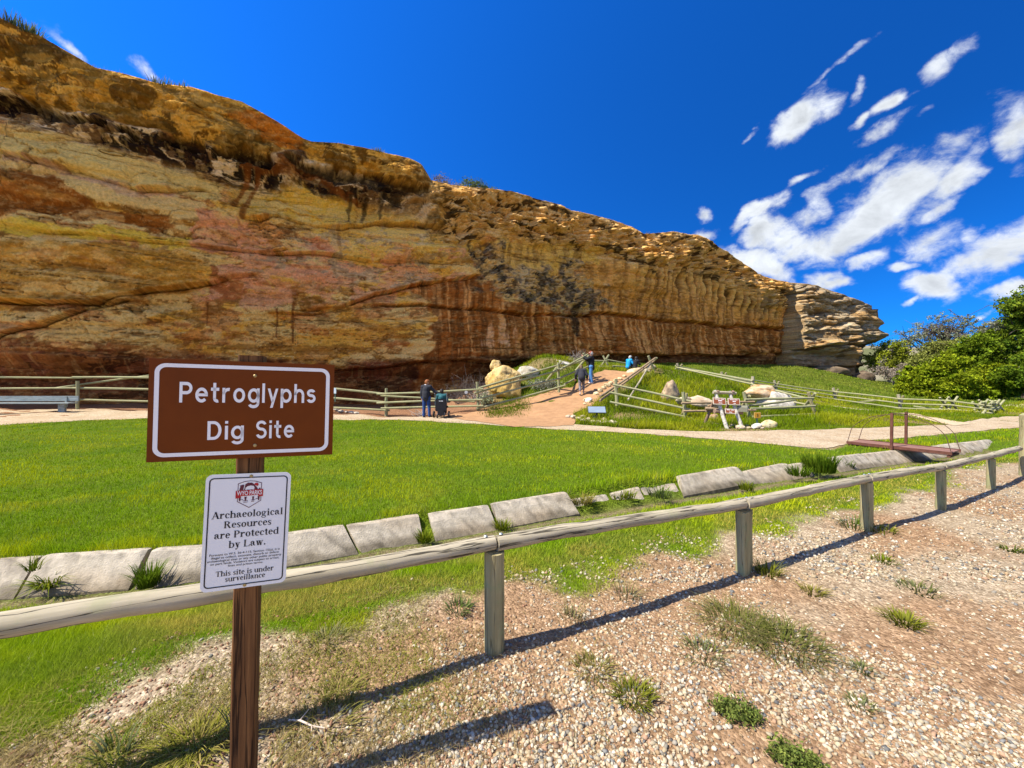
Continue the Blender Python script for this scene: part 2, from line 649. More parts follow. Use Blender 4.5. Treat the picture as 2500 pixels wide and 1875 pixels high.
def build_ground():
    ang = np.concatenate([np.linspace(-180, -66, 50)[:-1], np.linspace(-66, 66, 500), np.linspace(66, 180, 50)[1:-1]])
    ang = np.radians(ang)
    rr = np.concatenate([[0.25, .6, 1.0, 1.4], np.exp(np.linspace(math.log(1.8), math.log(16), 230)), np.exp(np.linspace(math.log(16), math.log(1500), 151))[1:]])
    A, Rr = np.meshgrid(ang, rr)
    X, Y = np.sin(A) * Rr, np.cos(A) * Rr
    Z = ground_z(X, Y)
    nr, na = X.shape
    V = np.stack([X, Y, Z], -1).reshape(-1, 3)
    i = np.arange(nr - 1)[:, None] * na + np.arange(na)[None]
    j = np.arange(nr - 1)[:, None] * na + (np.arange(na)[None] + 1) % na
    Q = np.stack([i, i + na, j + na, j], -1).reshape(-1, 4)
    Q = Q[:, ::-1]
    x, y = V[:, 0], V[:, 1]
    dirt = np.array([.30, .185, .098])
    dirt2 = np.array([.35, .265, .165])
    n = fbm(x * .9, y * .9, oct=4, seed=21)[:, None]
    c = dirt + (dirt2 - dirt) * sst(n, .35, .65)
    lawn = lawn_mask(x, y)[:, None]
    gcol = np.array([.085, .125, .008]) + (fbm(x * .7, y * .7, oct=3, seed=31)[:, None] - .5) * np.array([.05, .04, .0])
    c = c * (1 - lawn) + gcol * lawn
    p, _ = poly_off(x, y, PATH_N)
    beyond = sst(-p, -.05, .1)[:, None]
    mead = np.array([.090, .115, .012]) + (n - .5) * np.array([.05, .04, .01])
    dry = np.array([.22, .15, .07])
    mead = mead + (dry - mead) * (sst(fbm(x * .35, y * .35, oct=3, seed=41), .56, .70) * (1 - sst(y, 24, 30)))[:, None]
    soil = np.array([.24, .125, .065])
    left = ((1 - sst(x, -2.0, 0.5)) * (y > 12))[:, None]
    mead = mead * (1 - left) + soil * left
    c = c * (1 - beyond) + mead * beyond
    # bare reddish soil of the ditch bottom
    sd, _ = poly_off(x, y, DITCH)
    dm = (np.exp(-((sd - .36) / .14) ** 2) * (x < 14) * (y < 15) * .8)[:, None]
    c = c * (1 - dm) + np.array([.19, .13, .08]) * dm
    far = sst(np.hypot(x, y), 120, 300)[:, None]
    c = c * (1 - far) + np.array([.11, .115, .05]) * far
    lot = sst(-y, -.5, 2)[:, None] * (1 - far)  # unseen ground behind the camera, made paler to bounce warm light
    c = c * (1 - lot) + np.array([.44, .33, .22]) * lot
    me = np_mesh('ground', V, Q, np.clip(c, 0, 1))
    m, t, b = new_mat('ground')
    at_ = t.node('ShaderNodeAttribute', attribute_name='Col').outputs['Color']
    co = t.node('ShaderNodeTexCoord').outputs['Object']
    vo = t.node('ShaderNodeTexVoronoi')
    vo.inputs['Scale'].default_value = 58
    t.link(co, vo.inputs['Vector'])
    sp = t.node('ShaderNodeSeparateColor')
    t.link(vo.outputs['Color'], sp.inputs[0])
    grit = t.ramp(sp.outputs[0], [(0, (.62, .60, .58)), (.5, (.95, .95, .95)), (.82, (1.15, 1.17, 1.2)), (1, (1.55, 1.65, 1.75))])
    g1 = t.mix(1.0, at_, grit, 'MULTIPLY')
    n1 = t.ramp(t.noise(co, 9, 7, .65), [(.28, (.66, .64, .62)), (.72, (1.3, 1.32, 1.34))])
    t.link(t.mix(1.0, g1, n1, 'MULTIPLY'), b.inputs['Base Color'])
    b.inputs['Roughness'].default_value = .95
    b.inputs['Specular IOR Level'].default_value = .05
    bump(t, b, t.math('ADD', t.math('MULTIPLY', vo.outputs['Distance'], -.6), t.noise(co, 30, 6, .65)), .8, .02)
    tag(link('ground', me, m), kind='structure')


def strip(name, left, right, mat, lift, ncross=10, step=0.25, rag=0.12, crown=0.0):
    """a draped sheet between two ground lines given in world x,y"""
    def resample(l, n):
        l = np.array(l)
        d = np.append(0, np.cumsum(np.hypot(*np.diff(l, axis=0).T)))
        t = np.linspace(0, d[-1], n)
        return np.stack([np.interp(t, d, l[:, 0]), np.interp(t, d, l[:, 1])], 1)
    Ls = np.hypot(*np.diff(np.array(left), axis=0).T).sum()
    n = max(8, int(Ls / step))
    a, b = resample(left, n), resample(right, n)
    t = np.linspace(0, 1, ncross)[None, :, None]
    P = a[:, None] * (1 - t) + b[:, None] * t
    w = (fbm(P[..., 0] * 1.7, P[..., 1] * 1.7, oct=4, seed=77) - .5) * 2 * rag
    edge = np.abs(t[..., 0] * 2 - 1) ** 2 * np.sign(t[..., 0] * 2 - 1)
    dirn = (b - a)[:, None]
    dirn = dirn / (np.linalg.norm(dirn, axis=-1, keepdims=True) + 1e-6)
    P = P + dirn * (w * edge)[..., None]
    Z = ground_z(P[..., 0], P[..., 1]) + lift + crown * (1 - (t[..., 0] * 2 - 1) ** 2)
    V = np.concatenate([P, Z[..., None]], -1).reshape(-1, 3)
    i = np.arange(n - 1)[:, None] * ncross + np.arange(ncross - 1)[None]
    Q = np.stack([i, i + 1, i + ncross + 1, i + ncross], -1).reshape(-1, 4)
    # face upwards
    v0, v1, v2 = V[Q[0, 0]], V[Q[0, 1]], V[Q[0, 2]]
    if np.cross(v1 - v0, v2 - v0)[2] < 0:
        Q = Q[:, ::-1]
    return tag(link(name, np_mesh(name, V, Q), mat), kind='structure')


def gravel_mat(name, a, b, c, scale):
    m, t, bs = new_mat(name)
    co = t.node('ShaderNodeTexCoord').outputs['Object']
    vo = t.node('ShaderNodeTexVoronoi')
    vo.inputs['Scale'].default_value = scale
    t.link(co, vo.inputs['Vector'])
    sp = t.node('ShaderNodeSeparateColor')
    t.link(vo.outputs['Color'], sp.inputs[0])
    col = t.ramp(sp.outputs[0], [(0.0, a), (0.35, b), (0.8, c), (1.0, tuple(x * .45 for x in b))])
    n = t.noise(co, 1.2, 5, .6)
    col = t.mix(t.smooth(n, .42, .66, 0, .5), col, tuple(x * .82 for x in (b[0], b[1] * .88, b[2] * .75)))
    t.link(col, bs.inputs['Base Color'])
    bs.inputs['Roughness'].default_value = .9
    bs.inputs['Specular IOR Level'].default_value = .15
    bump(t, bs, t.math('MULTIPLY', vo.outputs['Distance'], -1.0), .9, .03)
    return m


def build_paths():
    gm = gravel_mat('path_gravel', (.49, .385, .25), (.39, .29, .175), (.55, .45, .30), 26)
    far = [hit(u, v) for u, v in [(-900, 1012), (0, 1000), (360, 1003), (830, 1014), (1000, 1019), (1180, 1023), (1400, 1036), (1560, 1049), (1700, 1054), (1881, 1053), (2010, 1050), (2160, 1044), (2300, 1039)]]
    far += [hit(u, v) for u, v in [(2347, 1033), (2420, 1022), (2480, 1017), (2560, 1009), (2700, 1003)]]
    near = [flat(u, v) for u, v in [(-900, 1075), (0, 1041), (360, 1027), (830, 1024), (1000, 1028), (1250, 1041), (1480, 1053), (1700, 1070), (1900, 1086), (2015, 1096), (2060, 1088), (2100, 1078), (2210, 1070), (2350, 1056), (2430, 1047), (2500, 1040), (2600, 1032), (2740, 1022)]]
    strip('gravel_path', [(p.x, p.y) for p in near], [(p.x, p.y) for p in far], gm, .015, 12, .2, .14)
    # side trail leaving the path and the far trail among the trees
    a = [hit(u, v) for u, v in [(2370, 1036), (2300, 1024), (2230, 1010), (2130, 1001), (2050, 992), (1992, 985)]]
    b = [hit(u, v) for u, v in [(2330, 1041), (2270, 1028), (2205, 1013), (2110, 1003), (2040, 995), (1992, 988)]]
    tm = m_plain('trail_sand', (.46, .35, .21), .95, .25, 6, .5, 40)
    strip('foot_trail', [(p.x, p.y) for p in b], [(p.x, p.y) for p in a], tm, .03, 5, .3, .05)
    a = [hit(u, v) for u, v in [(2560, 1005), (2480, 997), (2440, 986)]]
    b = [hit(u, v) for u, v in [(2620, 1000), (2520, 990), (2465, 983)]]
    strip('dirt_road', [(p.x, p.y) for p in a], [(p.x, p.y) for p in b], tm, .03, 5, .4, .1)
    rm = m_plain('ramp_dirt', (.40, .225, .105), .95, .28, 3.0, .5, 30, rgb2=(.28, .15, .068))
    a = [hit(u, v) for u, v in RAMP_L]
    b = [hit(u, v) for u, v in RAMP_R]
    strip('dirt_ramp', [(p.x, p.y) for p in b], [(p.x, p.y) for p in a], rm, .03, 16, .16, .15)


build_ground()
build_paths()

# ================================================================== CLIFF
TOPV = np.array([(-2000, -500), (-300, -60), (-60, 20), (0, 42), (60, 72), (100, 88), (170, 128), (230, 162), (300, 180), (370, 199), (430, 207), (468, 212), (520, 228), (590, 246), (640, 274), (690, 303), (740, 336), (760, 344), (830, 347),
                 (900, 362), (1000, 386), (1030, 402), (1052, 440), (1100, 452), (1180, 459), (1250, 466), (1330, 488), (1400, 512), (1500, 538), (1530, 548), (1556, 560), (1570, 570), (1640, 566), (1700, 574),
                 (1740, 590), (1780, 615), (1830, 652), (1850, 668), (1880, 680), (1930, 690), (1995, 696), (2010, 702), (2040, 712), (2070, 722), (2095, 731), (2110, 737), (2122, 743), (2140, 750), (2400, 768), (4000, 790)], float)
PLAN = np.array([(-110, 10), (-70, 15.5), (-48, 17.4), (-37, 18.0), (-28.6, 21.5), (-22.8, 24.4), (-15.3, 28.2), (-8.4, 31.6), (0, 35.8), (11, 41.3), (28, 49.9), (38.6, 55.2), (40.5, 56.0), (45, 56.3), (50.0, 56.6), (53.2, 57.1), (54.7, 58.4), (55.2, 61.0), (55, 66), (52, 76), (46, 95)])


def seg_mask(U, V, pts, w):
    """soft thick polyline; pts (u, v[, half width])"""
    m = np.zeros(U.shape)
    for p, q in zip(pts[:-1], pts[1:]):
        wp, wq = (p[2] if len(p) > 2 else w), (q[2] if len(q) > 2 else w)
        dx, dy = q[0] - p[0], q[1] - p[1]
        L2 = dx * dx + dy * dy
        t = np.clip(((U - p[0]) * dx + (V - p[1]) * dy) / L2, 0, 1)
        d = np.hypot(U - p[0] - t * dx, V - p[1] - t * dy)
        ww = wp + (wq - wp) * t
        m = np.maximum(m, 1 - sst(d, ww * .55, ww * 1.35))
    return m


def pmask(U, V, poly, soft=8.0):
    """soft polygon mask"""
    P = np.array(poly, float)
    m = np.zeros(U.shape)
    k = (U > P[:, 0].min() - 3 * soft) & (U < P[:, 0].max() + 3 * soft) & (V > P[:, 1].min() - 3 * soft) & (V < P[:, 1].max() + 3 * soft)
    if not k.any():
        return m
    u, v = U[k], V[k]
    ins = np.zeros(u.shape, bool)
    dist = np.full(u.shape, 1e9)
    n = len(P)
    for i in range(n):
        (x0, y0), (x1, y1) = P[i], P[(i + 1) % n]
        dx, dy = x1 - x0, y1 - y0
        t = np.clip(((u - x0) * dx + (v - y0) * dy) / (dx * dx + dy * dy + 1e-9), 0, 1)
        dist = np.minimum(dist, np.hypot(u - x0 - t * dx, v - y0 - t * dy))
        c = (y0 > v) != (y1 > v)
        ins ^= c & (u < dx * (v - y0) / (dy if dy else 1e-9) + x0)
    sd = np.where(ins, dist, -dist)
    m[k] = sst(sd, -soft, soft)
    return m


def line_v(U, pts):
    P = np.array(pts, float)
    return np.interp(U, P[:, 0], P[:, 1])


def worley(x, y, seed):
    ix, iy = np.floor(x).astype(np.int64), np.floor(y).astype(np.int64)
    f1 = np.full(x.shape, 9.0)
    f2 = np.full(x.shape, 9.0)
    idv = np.zeros(x.shape)
    for dx in (-1, 0, 1):
        for dy in (-1, 0, 1):
            cx, cy = ix + dx, iy + dy
            px = cx + .15 + .7 * _h(cx, cy, np.int64(1), seed)
            py = cy + .15 + .7 * _h(cx, cy, np.int64(2), seed)
            d = np.hypot(x - px, y - py)
            m = d < f1
            f2 = np.where(m, f1, np.minimum(f2, d))
            idv = np.where(m, _h(cx, cy, np.int64(3), seed), idv)
            f1 = np.where(m, d, f1)
    return f1, f2, idv


def SRGB(r, g, b, E=(.435, .515, .60)):
    """albedo that gives this sRGB value under the open shade of the wall"""
    def lin(c):
        c /= 255.0
        return ((c + .055) / 1.055) ** 2.4 if c > .04 else c / 12.92
    a = np.array([lin(r) / E[0], lin(g) / E[1], lin(b) / E[2]])
    return a * min(1.0, .76 / a.max())


def build_cliff():
    # ---- plan line, smoothed and sampled evenly in the angle it fills
    d = np.append(0, np.cumsum(np.hypot(*np.diff(PLAN, axis=0).T)))
    ts = np.linspace(0, d[-1], 6000)
    px, py = np.interp(ts, d, PLAN[:, 0]), np.interp(ts, d, PLAN[:, 1])
    ker = np.hanning(31)
    ker /= ker.sum()

    def sm(a):
        return np.convolve(np.pad(a, 15, mode='edge'), ker, 'valid')
    px, py = sm(px), sm(py)
    tx, ty = np.gradient(px), np.gradient(py)
    L = np.hypot(tx, ty)
    tx, ty = tx / L, ty / L
    azm = np.arctan2(px, py)
    wgt = np.abs(np.gradient(azm)) * 940 * (1 + np.tan(np.clip(azm, -1, 1)) ** 2)
    wgt = np.where((px > -32) & (azm < .81), np.maximum(wgt, .02), 0.06)
    wgt = np.where(px > 50, np.maximum(wgt, .12), wgt)
    cum = np.cumsum(wgt)
    NC, NR = 980, 430
    ci = np.interp(np.linspace(cum[0], cum[-1], NC), cum, np.arange(len(cum)))
    gx, gy = np.interp(ci, np.arange(6000), px), np.interp(ci, np.arange(6000), py)
    nx, ny = np.interp(ci, np.arange(6000), ty), np.interp(ci, np.arange(6000), -tx)
    S = np.interp(ci, np.arange(6000), ts)
    ucol = CU + F * gx / np.maximum(gy, 1.0)
    back = np.arange(NC) > np.argmax(np.where(gy > 0, np.where(ucol < 3000, ucol, 0), 0))
    vt = np.interp(ucol, TOPV[:, 0], TOPV[:, 1])
    zt = H + gy * (CV - vt) / F
    zt = np.where(ucol < -60, H + 21.5 * (CV - 20) / F - 0.0, zt)
    cor = np.argmax(back) if back.any() else NC - 1
    zt = np.where(back, np.minimum(zt[max(cor - 1, 0)], 12.5), zt)
    zf = np.full(NC, -0.6)
    # more rows where the face turns under the cap and at the foot recess
    tt = np.linspace(0, 1, 2000)
    dn = 1 + 3.2 * np.exp(-((tt - .825) / .05) ** 2) + 1.0 * np.exp(-((tt - .15) / .03) ** 2)
    cd = np.cumsum(dn)
    t = np.interp(np.linspace(cd[0], cd[-1], NR), cd, tt)[:, None]
    Z = zf[None] + (zt - zf)[None] * t
    Sg = np.repeat(S[None], NR, 0)
    T = np.repeat(t, NC, 1)
    Ug = np.repeat(ucol[None], NR, 0)
    zrel = Z / zt[None]
    # ---- broad profile (metres out from the plan line)
    left = 1 - sst(Ug, 930, 1270)
    head = sst(Ug, 1918, 1932)
    mid = (1 - left) * (1 - head)
    pl = np.interp(zrel, [0, .06, .12, .16, .3, .45, .6, .70, .765, .80, .86, .91, .955, 1], [-4.6, -4.4, -3.9, -2.9, -2.5, -2.3, -2.1, -1.9, -2.2, -2.3, -1.1, -.5, -.15, -.05])
    pm = np.interp(zrel, [0, .10, .17, .20, .35, .45, .6, .7, .78, .83, .88, .93, 1], [-2.0, -1.9, -1.6, -.75, -.5, -.45, -.35, -.25, .1, .35, .2, .1, 0])
    ph = np.interp(zrel, [0, .12, .2, .32, .36, .40, .46, .50, .56, .70, .85, 1], [.0, .2, 1.1, 1.3, 1.0, 2.3, 2.8, 2.1, 2.3, 1.8, .6, -.1])
    nose0 = sst(Ug, 2060, 2105)
    nose0 = np.where(np.arange(NC)[None] > np.argmax(ucol), 1.0, nose0)
    off = pl * left + pm * mid + ph * head * (1 - nose0)

    def uv(off):
        X = gx[None] + nx[None] * off
        Y = np.maximum(gy[None] + ny[None] * off, 3)
        return CU + F * X / Y, CV - F * (Z - H) / Y
    U, V = uv(off)
    # domain warp so drawn shapes get natural edges
    w1 = fbm(Sg * .8, Z * 1.2, oct=4, seed=101) - .5
    w2 = fbm(Sg * .8, Z * 1.2, oct=4, seed=131) - .5
    w3 = fbm(Sg * 3.2, Z * 4.5, oct=3, seed=161) - .5
    w4 = fbm(Sg * 3.2, Z * 4.5, oct=3, seed=163) - .5
    Uw, Vw = U + w1 * 50 + w3 * 16, V + w2 * 36 + w4 * 12
    n_low = fbm(Sg * .13, Z * .20, oct=3, seed=1, gain=.4)
    n_mid = fbm(Sg * .5, Z * 1.1, oct=5, seed=2)
    n_fin = fbm(Sg * 2.2, Z * 4.2, oct=4, seed=4)
    n_str = fbm(Sg * .16 + 3 * n_low, Z * 1.3 - Sg * .05 + 3 * n_low, oct=5, seed=6)   # strata
    n_vert = fbm(Sg * 2.6, Z * .22, oct=4, seed=8)         # drip streaks
    # ---- relief
    # bedding partings: thin sinuous level lines, each a groove with the upper bed standing proud
    bp1 = fbm(Sg * .045 + .5 * w1, Z * .9 + .25 * w2, oct=3, seed=181, gain=.45) * 5
    bp2 = fbm(Sg * .09 + .5 * w1, Z * 1.9 + .25 * w2 - Sg * .03, oct=3, seed=183, gain=.45) * 5
    q1, q2 = bp1 - np.floor(bp1) - .5, bp2 - np.floor(bp2) - .5
    on1 = sst(vn(Sg * .22, Z * .6, seed=185), .35, .6)
    on2 = sst(vn(Sg * .3, Z * .8, seed=187), .45, .7)
    line1 = np.exp(-(q1 / .035) ** 2) * on1
    line2 = np.exp(-(q2 / .045) ** 2) * on2
    body = 1 - np.clip(T - .955, 0, 1) / .045 * .85
    dz = (n_low - .5) * 2.2 + (n_mid - .5) * .5 + (n_fin - .5) * .12 + (n_str - .5) * .4
    # beds: rounded layers with undercut joints
    hgt = Z * .55 + (fbm(Sg * .09, Z * .1, oct=3, seed=9) - .5) * 2.2
    fr = hgt - np.floor(hgt)
    bed = (1 - np.abs(2 * fr - 1) ** 4)
    dz = dz + (bed - .75) * .34 * sst(n_low, .4, .7)
    hgt2 = Z * 1.9 + (fbm(Sg * .2, Z * .2, oct=3, seed=19) - .5) * 3
    fr2 = hgt2 - np.floor(hgt2)
    led = (1 - np.abs(2 * fr2 - 1) ** 3)
    capz = sst(zrel, .76, .84) * (1 - left) + sst(zrel, .79, .84) * left * .45
    capz = np.maximum(capz * (1 - head), head * .45 * sst(zrel, .34, .5))
    dz = dz + capz * ((led - .6) * .34 * sst(vn(Sg * .5, Z * .8, seed=45), .2, .7) + (n_mid - .5) * 1.3 + (np.abs(fbm(Sg * 1.1, Z * 1.6, oct=4, seed=23) - .5) - .12) * 1.6)

    dz -= (line1 * .20 + line2 * .12) * (1 - capz * .6)
    dz += (np.where(q1 > 0, np.exp(-q1 / .12), 0) * .12 * on1) * (1 - capz)
    k_w = sst(fbm(Sg * .16, Z * .2, oct=3, seed=171), .54, .68) * (1 - capz)
    wa1, wa2, wid = worley(Sg / 3.4 + w1 * .9, Z / 1.5 + Sg * .03 + w2 * .9, 173)
    e1 = np.exp(-((wa2 - wa1) / .045) ** 2)
    dz += k_w * ((wid - .5) * .30 - .14 * e1)
    wb1, wb2, wib = worley(Sg / 1.3 + w1 * .7, Z / .52 + w2 * .7 + Sg * .02, 175)
    e2 = np.exp(-((wb2 - wb1) / .07) ** 2)
    dz += np.maximum(capz * (1 - left) * (1 - head), capz * .5 * left) * ((wib - .5) * .75 - .30 * e2)
    wc1, wc2, wic = worley(Sg / 3.0 + w1 * .8 + Z * .1, Z / 1.0 - Sg * .10 + w2 * .8, 177)
    e3 = np.exp(-((wc2 - wc1) / .05) ** 2)
    dz += head * sst(zrel, .33, .42) * ((wic - .5) * .7 - .35 * e3)
    wl1 = fbm(Sg * .30, Z * .5, oct=3, seed=151, gain=.4) - .5
    wl2 = fbm(Sg * .30, Z * .5, oct=3, seed=153, gain=.4) - .5

    def ledge(pts, u0, u1, amp, up=26, dn=16, fade=40):
        """rock above the line stands out over the rock below it"""
        dv = V + wl2 * 16 - line_v(U + wl1 * 40, pts)
        g = sst(U, u0, u0 + fade) * (1 - sst(U, u1 - fade, u1))
        gap = .35 + .65 * sst(vn(Sg * .7, Z * 0 + amp * 9, seed=155), .25, .6)
        return g * amp * gap * (np.where(dv < 0, np.exp(dv / up), -.8 * np.exp(-dv / dn)) - .9 * np.exp(-((dv - 1.5) / 2.6) ** 2))

    def crack(pts, u0, u1, amp, w=3.2, fade=25):
        dv = V + wl2 * 14 + w2 * 3 - line_v(U + wl1 * 40, pts)
        g = sst(U, u0, u0 + fade) * (1 - sst(U, u1 - fade, u1))
        return -g * amp * np.exp(-(dv / w) ** 2) * (.4 + .6 * sst(vn(Sg * .8, Z * 0 + 4, seed=157), .2, .6))
    dz += ledge([(-80, 358), (0, 372), (100, 395), (200, 420), (330, 455), (420, 462), (500, 452)], -400, 500, .55, 30, 14)
    dz += ledge([(0, 545), (100, 566), (300, 582), (480, 592), (640, 610), (700, 606)], -400, 720, .25, 24, 10)
    dz += ledge([(-80, 735), (0, 736), (250, 746), (370, 712), (480, 692), (560, 672), (660, 668)], -400, 640, .7, 40, 22)
    dz += ledge([(-80, 850), (0, 820), (130, 785), (250, 752), (330, 735)], -400, 340, .45, 20, 12)
    dz += ledge([(590, 524), (640, 528), (680, 518), (760, 548), (830, 556), (900, 550), (1000, 548), (1090, 562)], 585, 1100, .6, 34, 12)
    dz += ledge([(600, 612), (760, 618), (900, 640), (1060, 640)], 620, 1080, .4, 26, 12)
    dz += ledge([(640, 760), (760, 765), (840, 742), (930, 712), (1010, 695), (1090, 680), (1160, 672)], 640, 1180, .55, 40, 16)
    dz += crack([(740, 756), (800, 750), (900, 746), (1030, 745), (1200, 755), (1300, 768), (1500, 766), (1600, 775), (1700, 790), (1800, 797), (1925, 809)], 720, 1928, .75, 3.0)
    dz += ledge([(740, 754), (1030, 743), (1200, 753), (1300, 766), (1500, 764), (1700, 788), (1925, 807)], 720, 1928, .22, 20, 12)
    dz += ledge([(-80, 905), (400, 915), (820, 907), (930, 895), (1000, 888), (1200, 880), (1300, 872), (1700, 866), (1925, 866)], 300, 1930, .55, 22, 40)
    dz += crack([(1700, 842), (1780, 850), (1850, 846), (1925, 852)], 1680, 1928, .4, 3)
    # shadowed slots under the cap on the left
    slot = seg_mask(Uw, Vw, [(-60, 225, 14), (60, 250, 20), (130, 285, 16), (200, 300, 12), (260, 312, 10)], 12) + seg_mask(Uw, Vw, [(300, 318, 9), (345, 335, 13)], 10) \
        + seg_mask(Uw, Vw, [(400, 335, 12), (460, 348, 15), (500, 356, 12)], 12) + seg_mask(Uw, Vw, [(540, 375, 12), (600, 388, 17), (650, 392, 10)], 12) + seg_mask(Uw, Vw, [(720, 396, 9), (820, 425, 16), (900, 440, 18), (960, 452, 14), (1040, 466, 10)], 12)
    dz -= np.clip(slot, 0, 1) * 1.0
    # hollows: one wide alcove, rounded niches and the fluted wall
    alc = pmask(Uw, Vw, [(560, 430), (640, 415), (780, 420), (850, 470), (880, 545), (760, 545), (680, 518), (600, 520), (570, 480)], 26)
    dz -= alc * .7
    for (u, v, a, b, amp) in [(882, 510, 17, 36, .6), (908, 512, 18, 36, .6), (980, 495, 44, 44, .8), (970, 545, 22, 14, .35), (1085, 545, 22, 44, .7), (1110, 565, 20, 36, .6), (1135, 575, 17, 30, .6), (1172, 602, 18, 22, .7), (1300, 605, 60, 22, .35), (1345, 612, 34, 16, .35)]:
        dz -= amp * np.exp(-(((Uw - u) / a) ** 2 + ((Vw - v) / b) ** 2) ** 1.5)
    flute = sst(U, 1480, 1600) * (1 - sst(U, 1890, 1915)) * sst(V, line_v(U, [(1480, 590), (1700, 622), (1900, 722)]), line_v(U, [(1480, 615), (1700, 640), (1900, 732)])) * (1 - sst(V, line_v(U, [(1480, 640), (1700, 690), (1900, 770)]), line_v(U, [(1480, 720), (1700, 740), (1900, 800)])))
    fl = np.abs(np.sin(Sg * 2.6 + 5 * fbm(Sg * .5, Z * .3, oct=3, seed=29) + (Z - 12) * .25))
    dz += flute * (fl - .5) * .75
    # grey lime crust: rough and lumpy
    tufa = pmask(Uw + w1 * 30, Vw + w2 * 30, [(1160, 612), (1190, 585), (1215, 600), (1239, 638), (1288, 652), (1370, 662), (1392, 640), (1420, 648), (1451, 690), (1490, 733), (1430, 756), (1370, 756), (1288, 741), (1227, 719), (1172, 690), (1158, 650)], 12)
    dz += tufa * ((np.abs(fbm(Sg * 1.7, Z * 1.9, oct=5, seed=33, gain=.65) - .5)) * 2.4 - .1)
    # the cleft beside the headland
    dz -= 3.6 * np.exp(-((U + w1 * 8 - line_v(V, [(680, 1934), (760, 1932), (880, 1922), (920, 1928)])) / 7.5) ** 2) * sst(V, 690, 730)
    # headland: tilted slabs, pockets, jutting nose
    tilt = Z * .62 - Sg * .10 + (fbm(Sg * .22, Z * .3, oct=4, seed=37) - .5) * 2.0
    ft = tilt - np.floor(tilt)
    dz += head * sst(zrel, .33, .45) * ((1 - np.abs(2 * ft - 1) ** 4) - .7) * 1.0 * sst(vn(Sg * .3, Z * .5, seed=47), .1, .6)
    for (u, v, a, b, amp) in [(2016, 760, 14, 9, 1.3), (1988, 770, 10, 6, .9), (2001, 796, 12, 6, .9), (1955, 765, 8, 5, .7), (1950, 785, 9, 4, .7), (1965, 812, 34, 5, .8), (2050, 745, 30, 5, .8), (2060, 790, 10, 6, .6), (1960, 845, 14, 4, .6), (2000, 863, 10, 5, .5)]:
        dz -= head * amp * np.exp(-(((U - u) / a) ** 2 + ((V - v) / b) ** 2))
    nose = nose0
    nosez = np.interp(V, [690, 740, 765, 790, 800, 815, 822, 832, 845, 880, 915], [-.1, .2, .8, 1.2, .6, 1.2, 1.0, .1, -.9, -1.0, -1.5])
    dz += nose * nosez * 1.0
    dz += head * ledge([(1925, 850), (1985, 848), (2050, 842), (2140, 836)], 1925, 2400, 1.1, 16, 12, 6)
    dz += head * ledge([(1925, 888), (2000, 893), (2140, 890)], 1925, 2400, .5, 10, 8, 6)
    off2 = off + dz * body
    X = gx[None] + nx[None] * off2
    Y = gy[None] + ny[None] * off2
    rim = T > .955
    Zr = Z + rim * (n_mid - .5) * .5 * body

    # ---- colour of the rock (bedding, varnish, lime, rust stains), with shade painted into recesses
    def mixc(c, m, rgb):
        m = np.clip(m, 0, 1)[..., None]
        return c * (1 - m) + np.asarray(rgb) * m

    Zq = Z - (off - np.clip(slot, 0, 1)) * .8                       # so that undersides are not streaked
    n_mid = fbm(Sg * .5, Zq * 1.1, oct=6, seed=2, gain=.55)
    n_fin = fbm(Sg * 2.2, Zq * 4.2, oct=4, seed=4)
    n_str = fbm(Sg * .16 + 3 * n_low, Zq * 1.3 - Sg * .05 + 3 * n_low, oct=6, seed=6, gain=.55)

    def spots(fx, fz, lo, hi, seed, oct=6, g=.62, skew=0.0):
        return sst(fbm(Sg * fx + 2 * w1, Zq * fz + Sg * skew, oct=oct, seed=seed, gain=g), lo, hi)
    gold, cream, tan = SRGB(150, 116, 46), SRGB(184, 162, 104), SRGB(158, 122, 64)
    c = gold + (cream - gold) * sst(n_low * .4 + n_str * .3 + n_mid * .3, .44, .53)[..., None]
    c = mixc(c, sst(n_mid, .52, .60) * .6, tan)
    c = mixc(c, spots(.3, 1.2, .53, .565, 51) * .75, SRGB(104, 72, 26))
    c = mixc(c, spots(.55, 1.0, .56, .585, 53, skew=-.06) * .7, SRGB(184, 164, 104))
    c = mixc(c, spots(.4, .7, .575, .60, 55) * .65, SRGB(120, 74, 40))
    c = mixc(c, spots(.9, 2.4, .58, .60, 56) * .6, SRGB(84, 56, 22))
    # left wall, bed by bed
    c = mixc(c, pmask(Uw, Vw, [(-300, 600), (0, 590), (450, 610), (500, 660), (480, 700), (250, 740), (-300, 740)], 8) * (.45 + .4 * spots(.3, 1.5, .44, .52, 58)), SRGB(126, 92, 30))
    c = mixc(c, pmask(Uw, Vw, [(-300, 320), (0, 338), (150, 334), (300, 372), (480, 420), (560, 442), (520, 480), (420, 465), (330, 455), (200, 420), (100, 395), (-300, 340)], 5) * (.7 + .3 * n_mid), SRGB(180, 162, 98))
    c = mixc(c, pmask(Uw, Vw, [(-300, 372), (0, 387), (130, 414), (300, 464), (480, 484), (500, 520), (430, 530), (330, 510), (180, 454), (-300, 402)], 4) * .85, SRGB(176, 154, 98))
    c = mixc(c, pmask(Uw, Vw, [(0, 375), (100, 398), (200, 424), (330, 460), (420, 470), (420, 482), (320, 480), (200, 440), (90, 412), (0, 396)], 4) * .7, SRGB(128, 104, 84))  # strip below the ledge, its shade painted as colour
    c = mixc(c, pmask(Uw, Vw, [(-300, 420), (0, 418), (130, 432), (180, 470), (250, 512), (330, 528), (400, 532), (440, 562), (370, 566), (250, 546), (150, 520), (0, 535), (-300, 530)], 3) * (.72 + .28 * spots(.8, 1.4, .42, .5, 59)), SRGB(104, 62, 20))
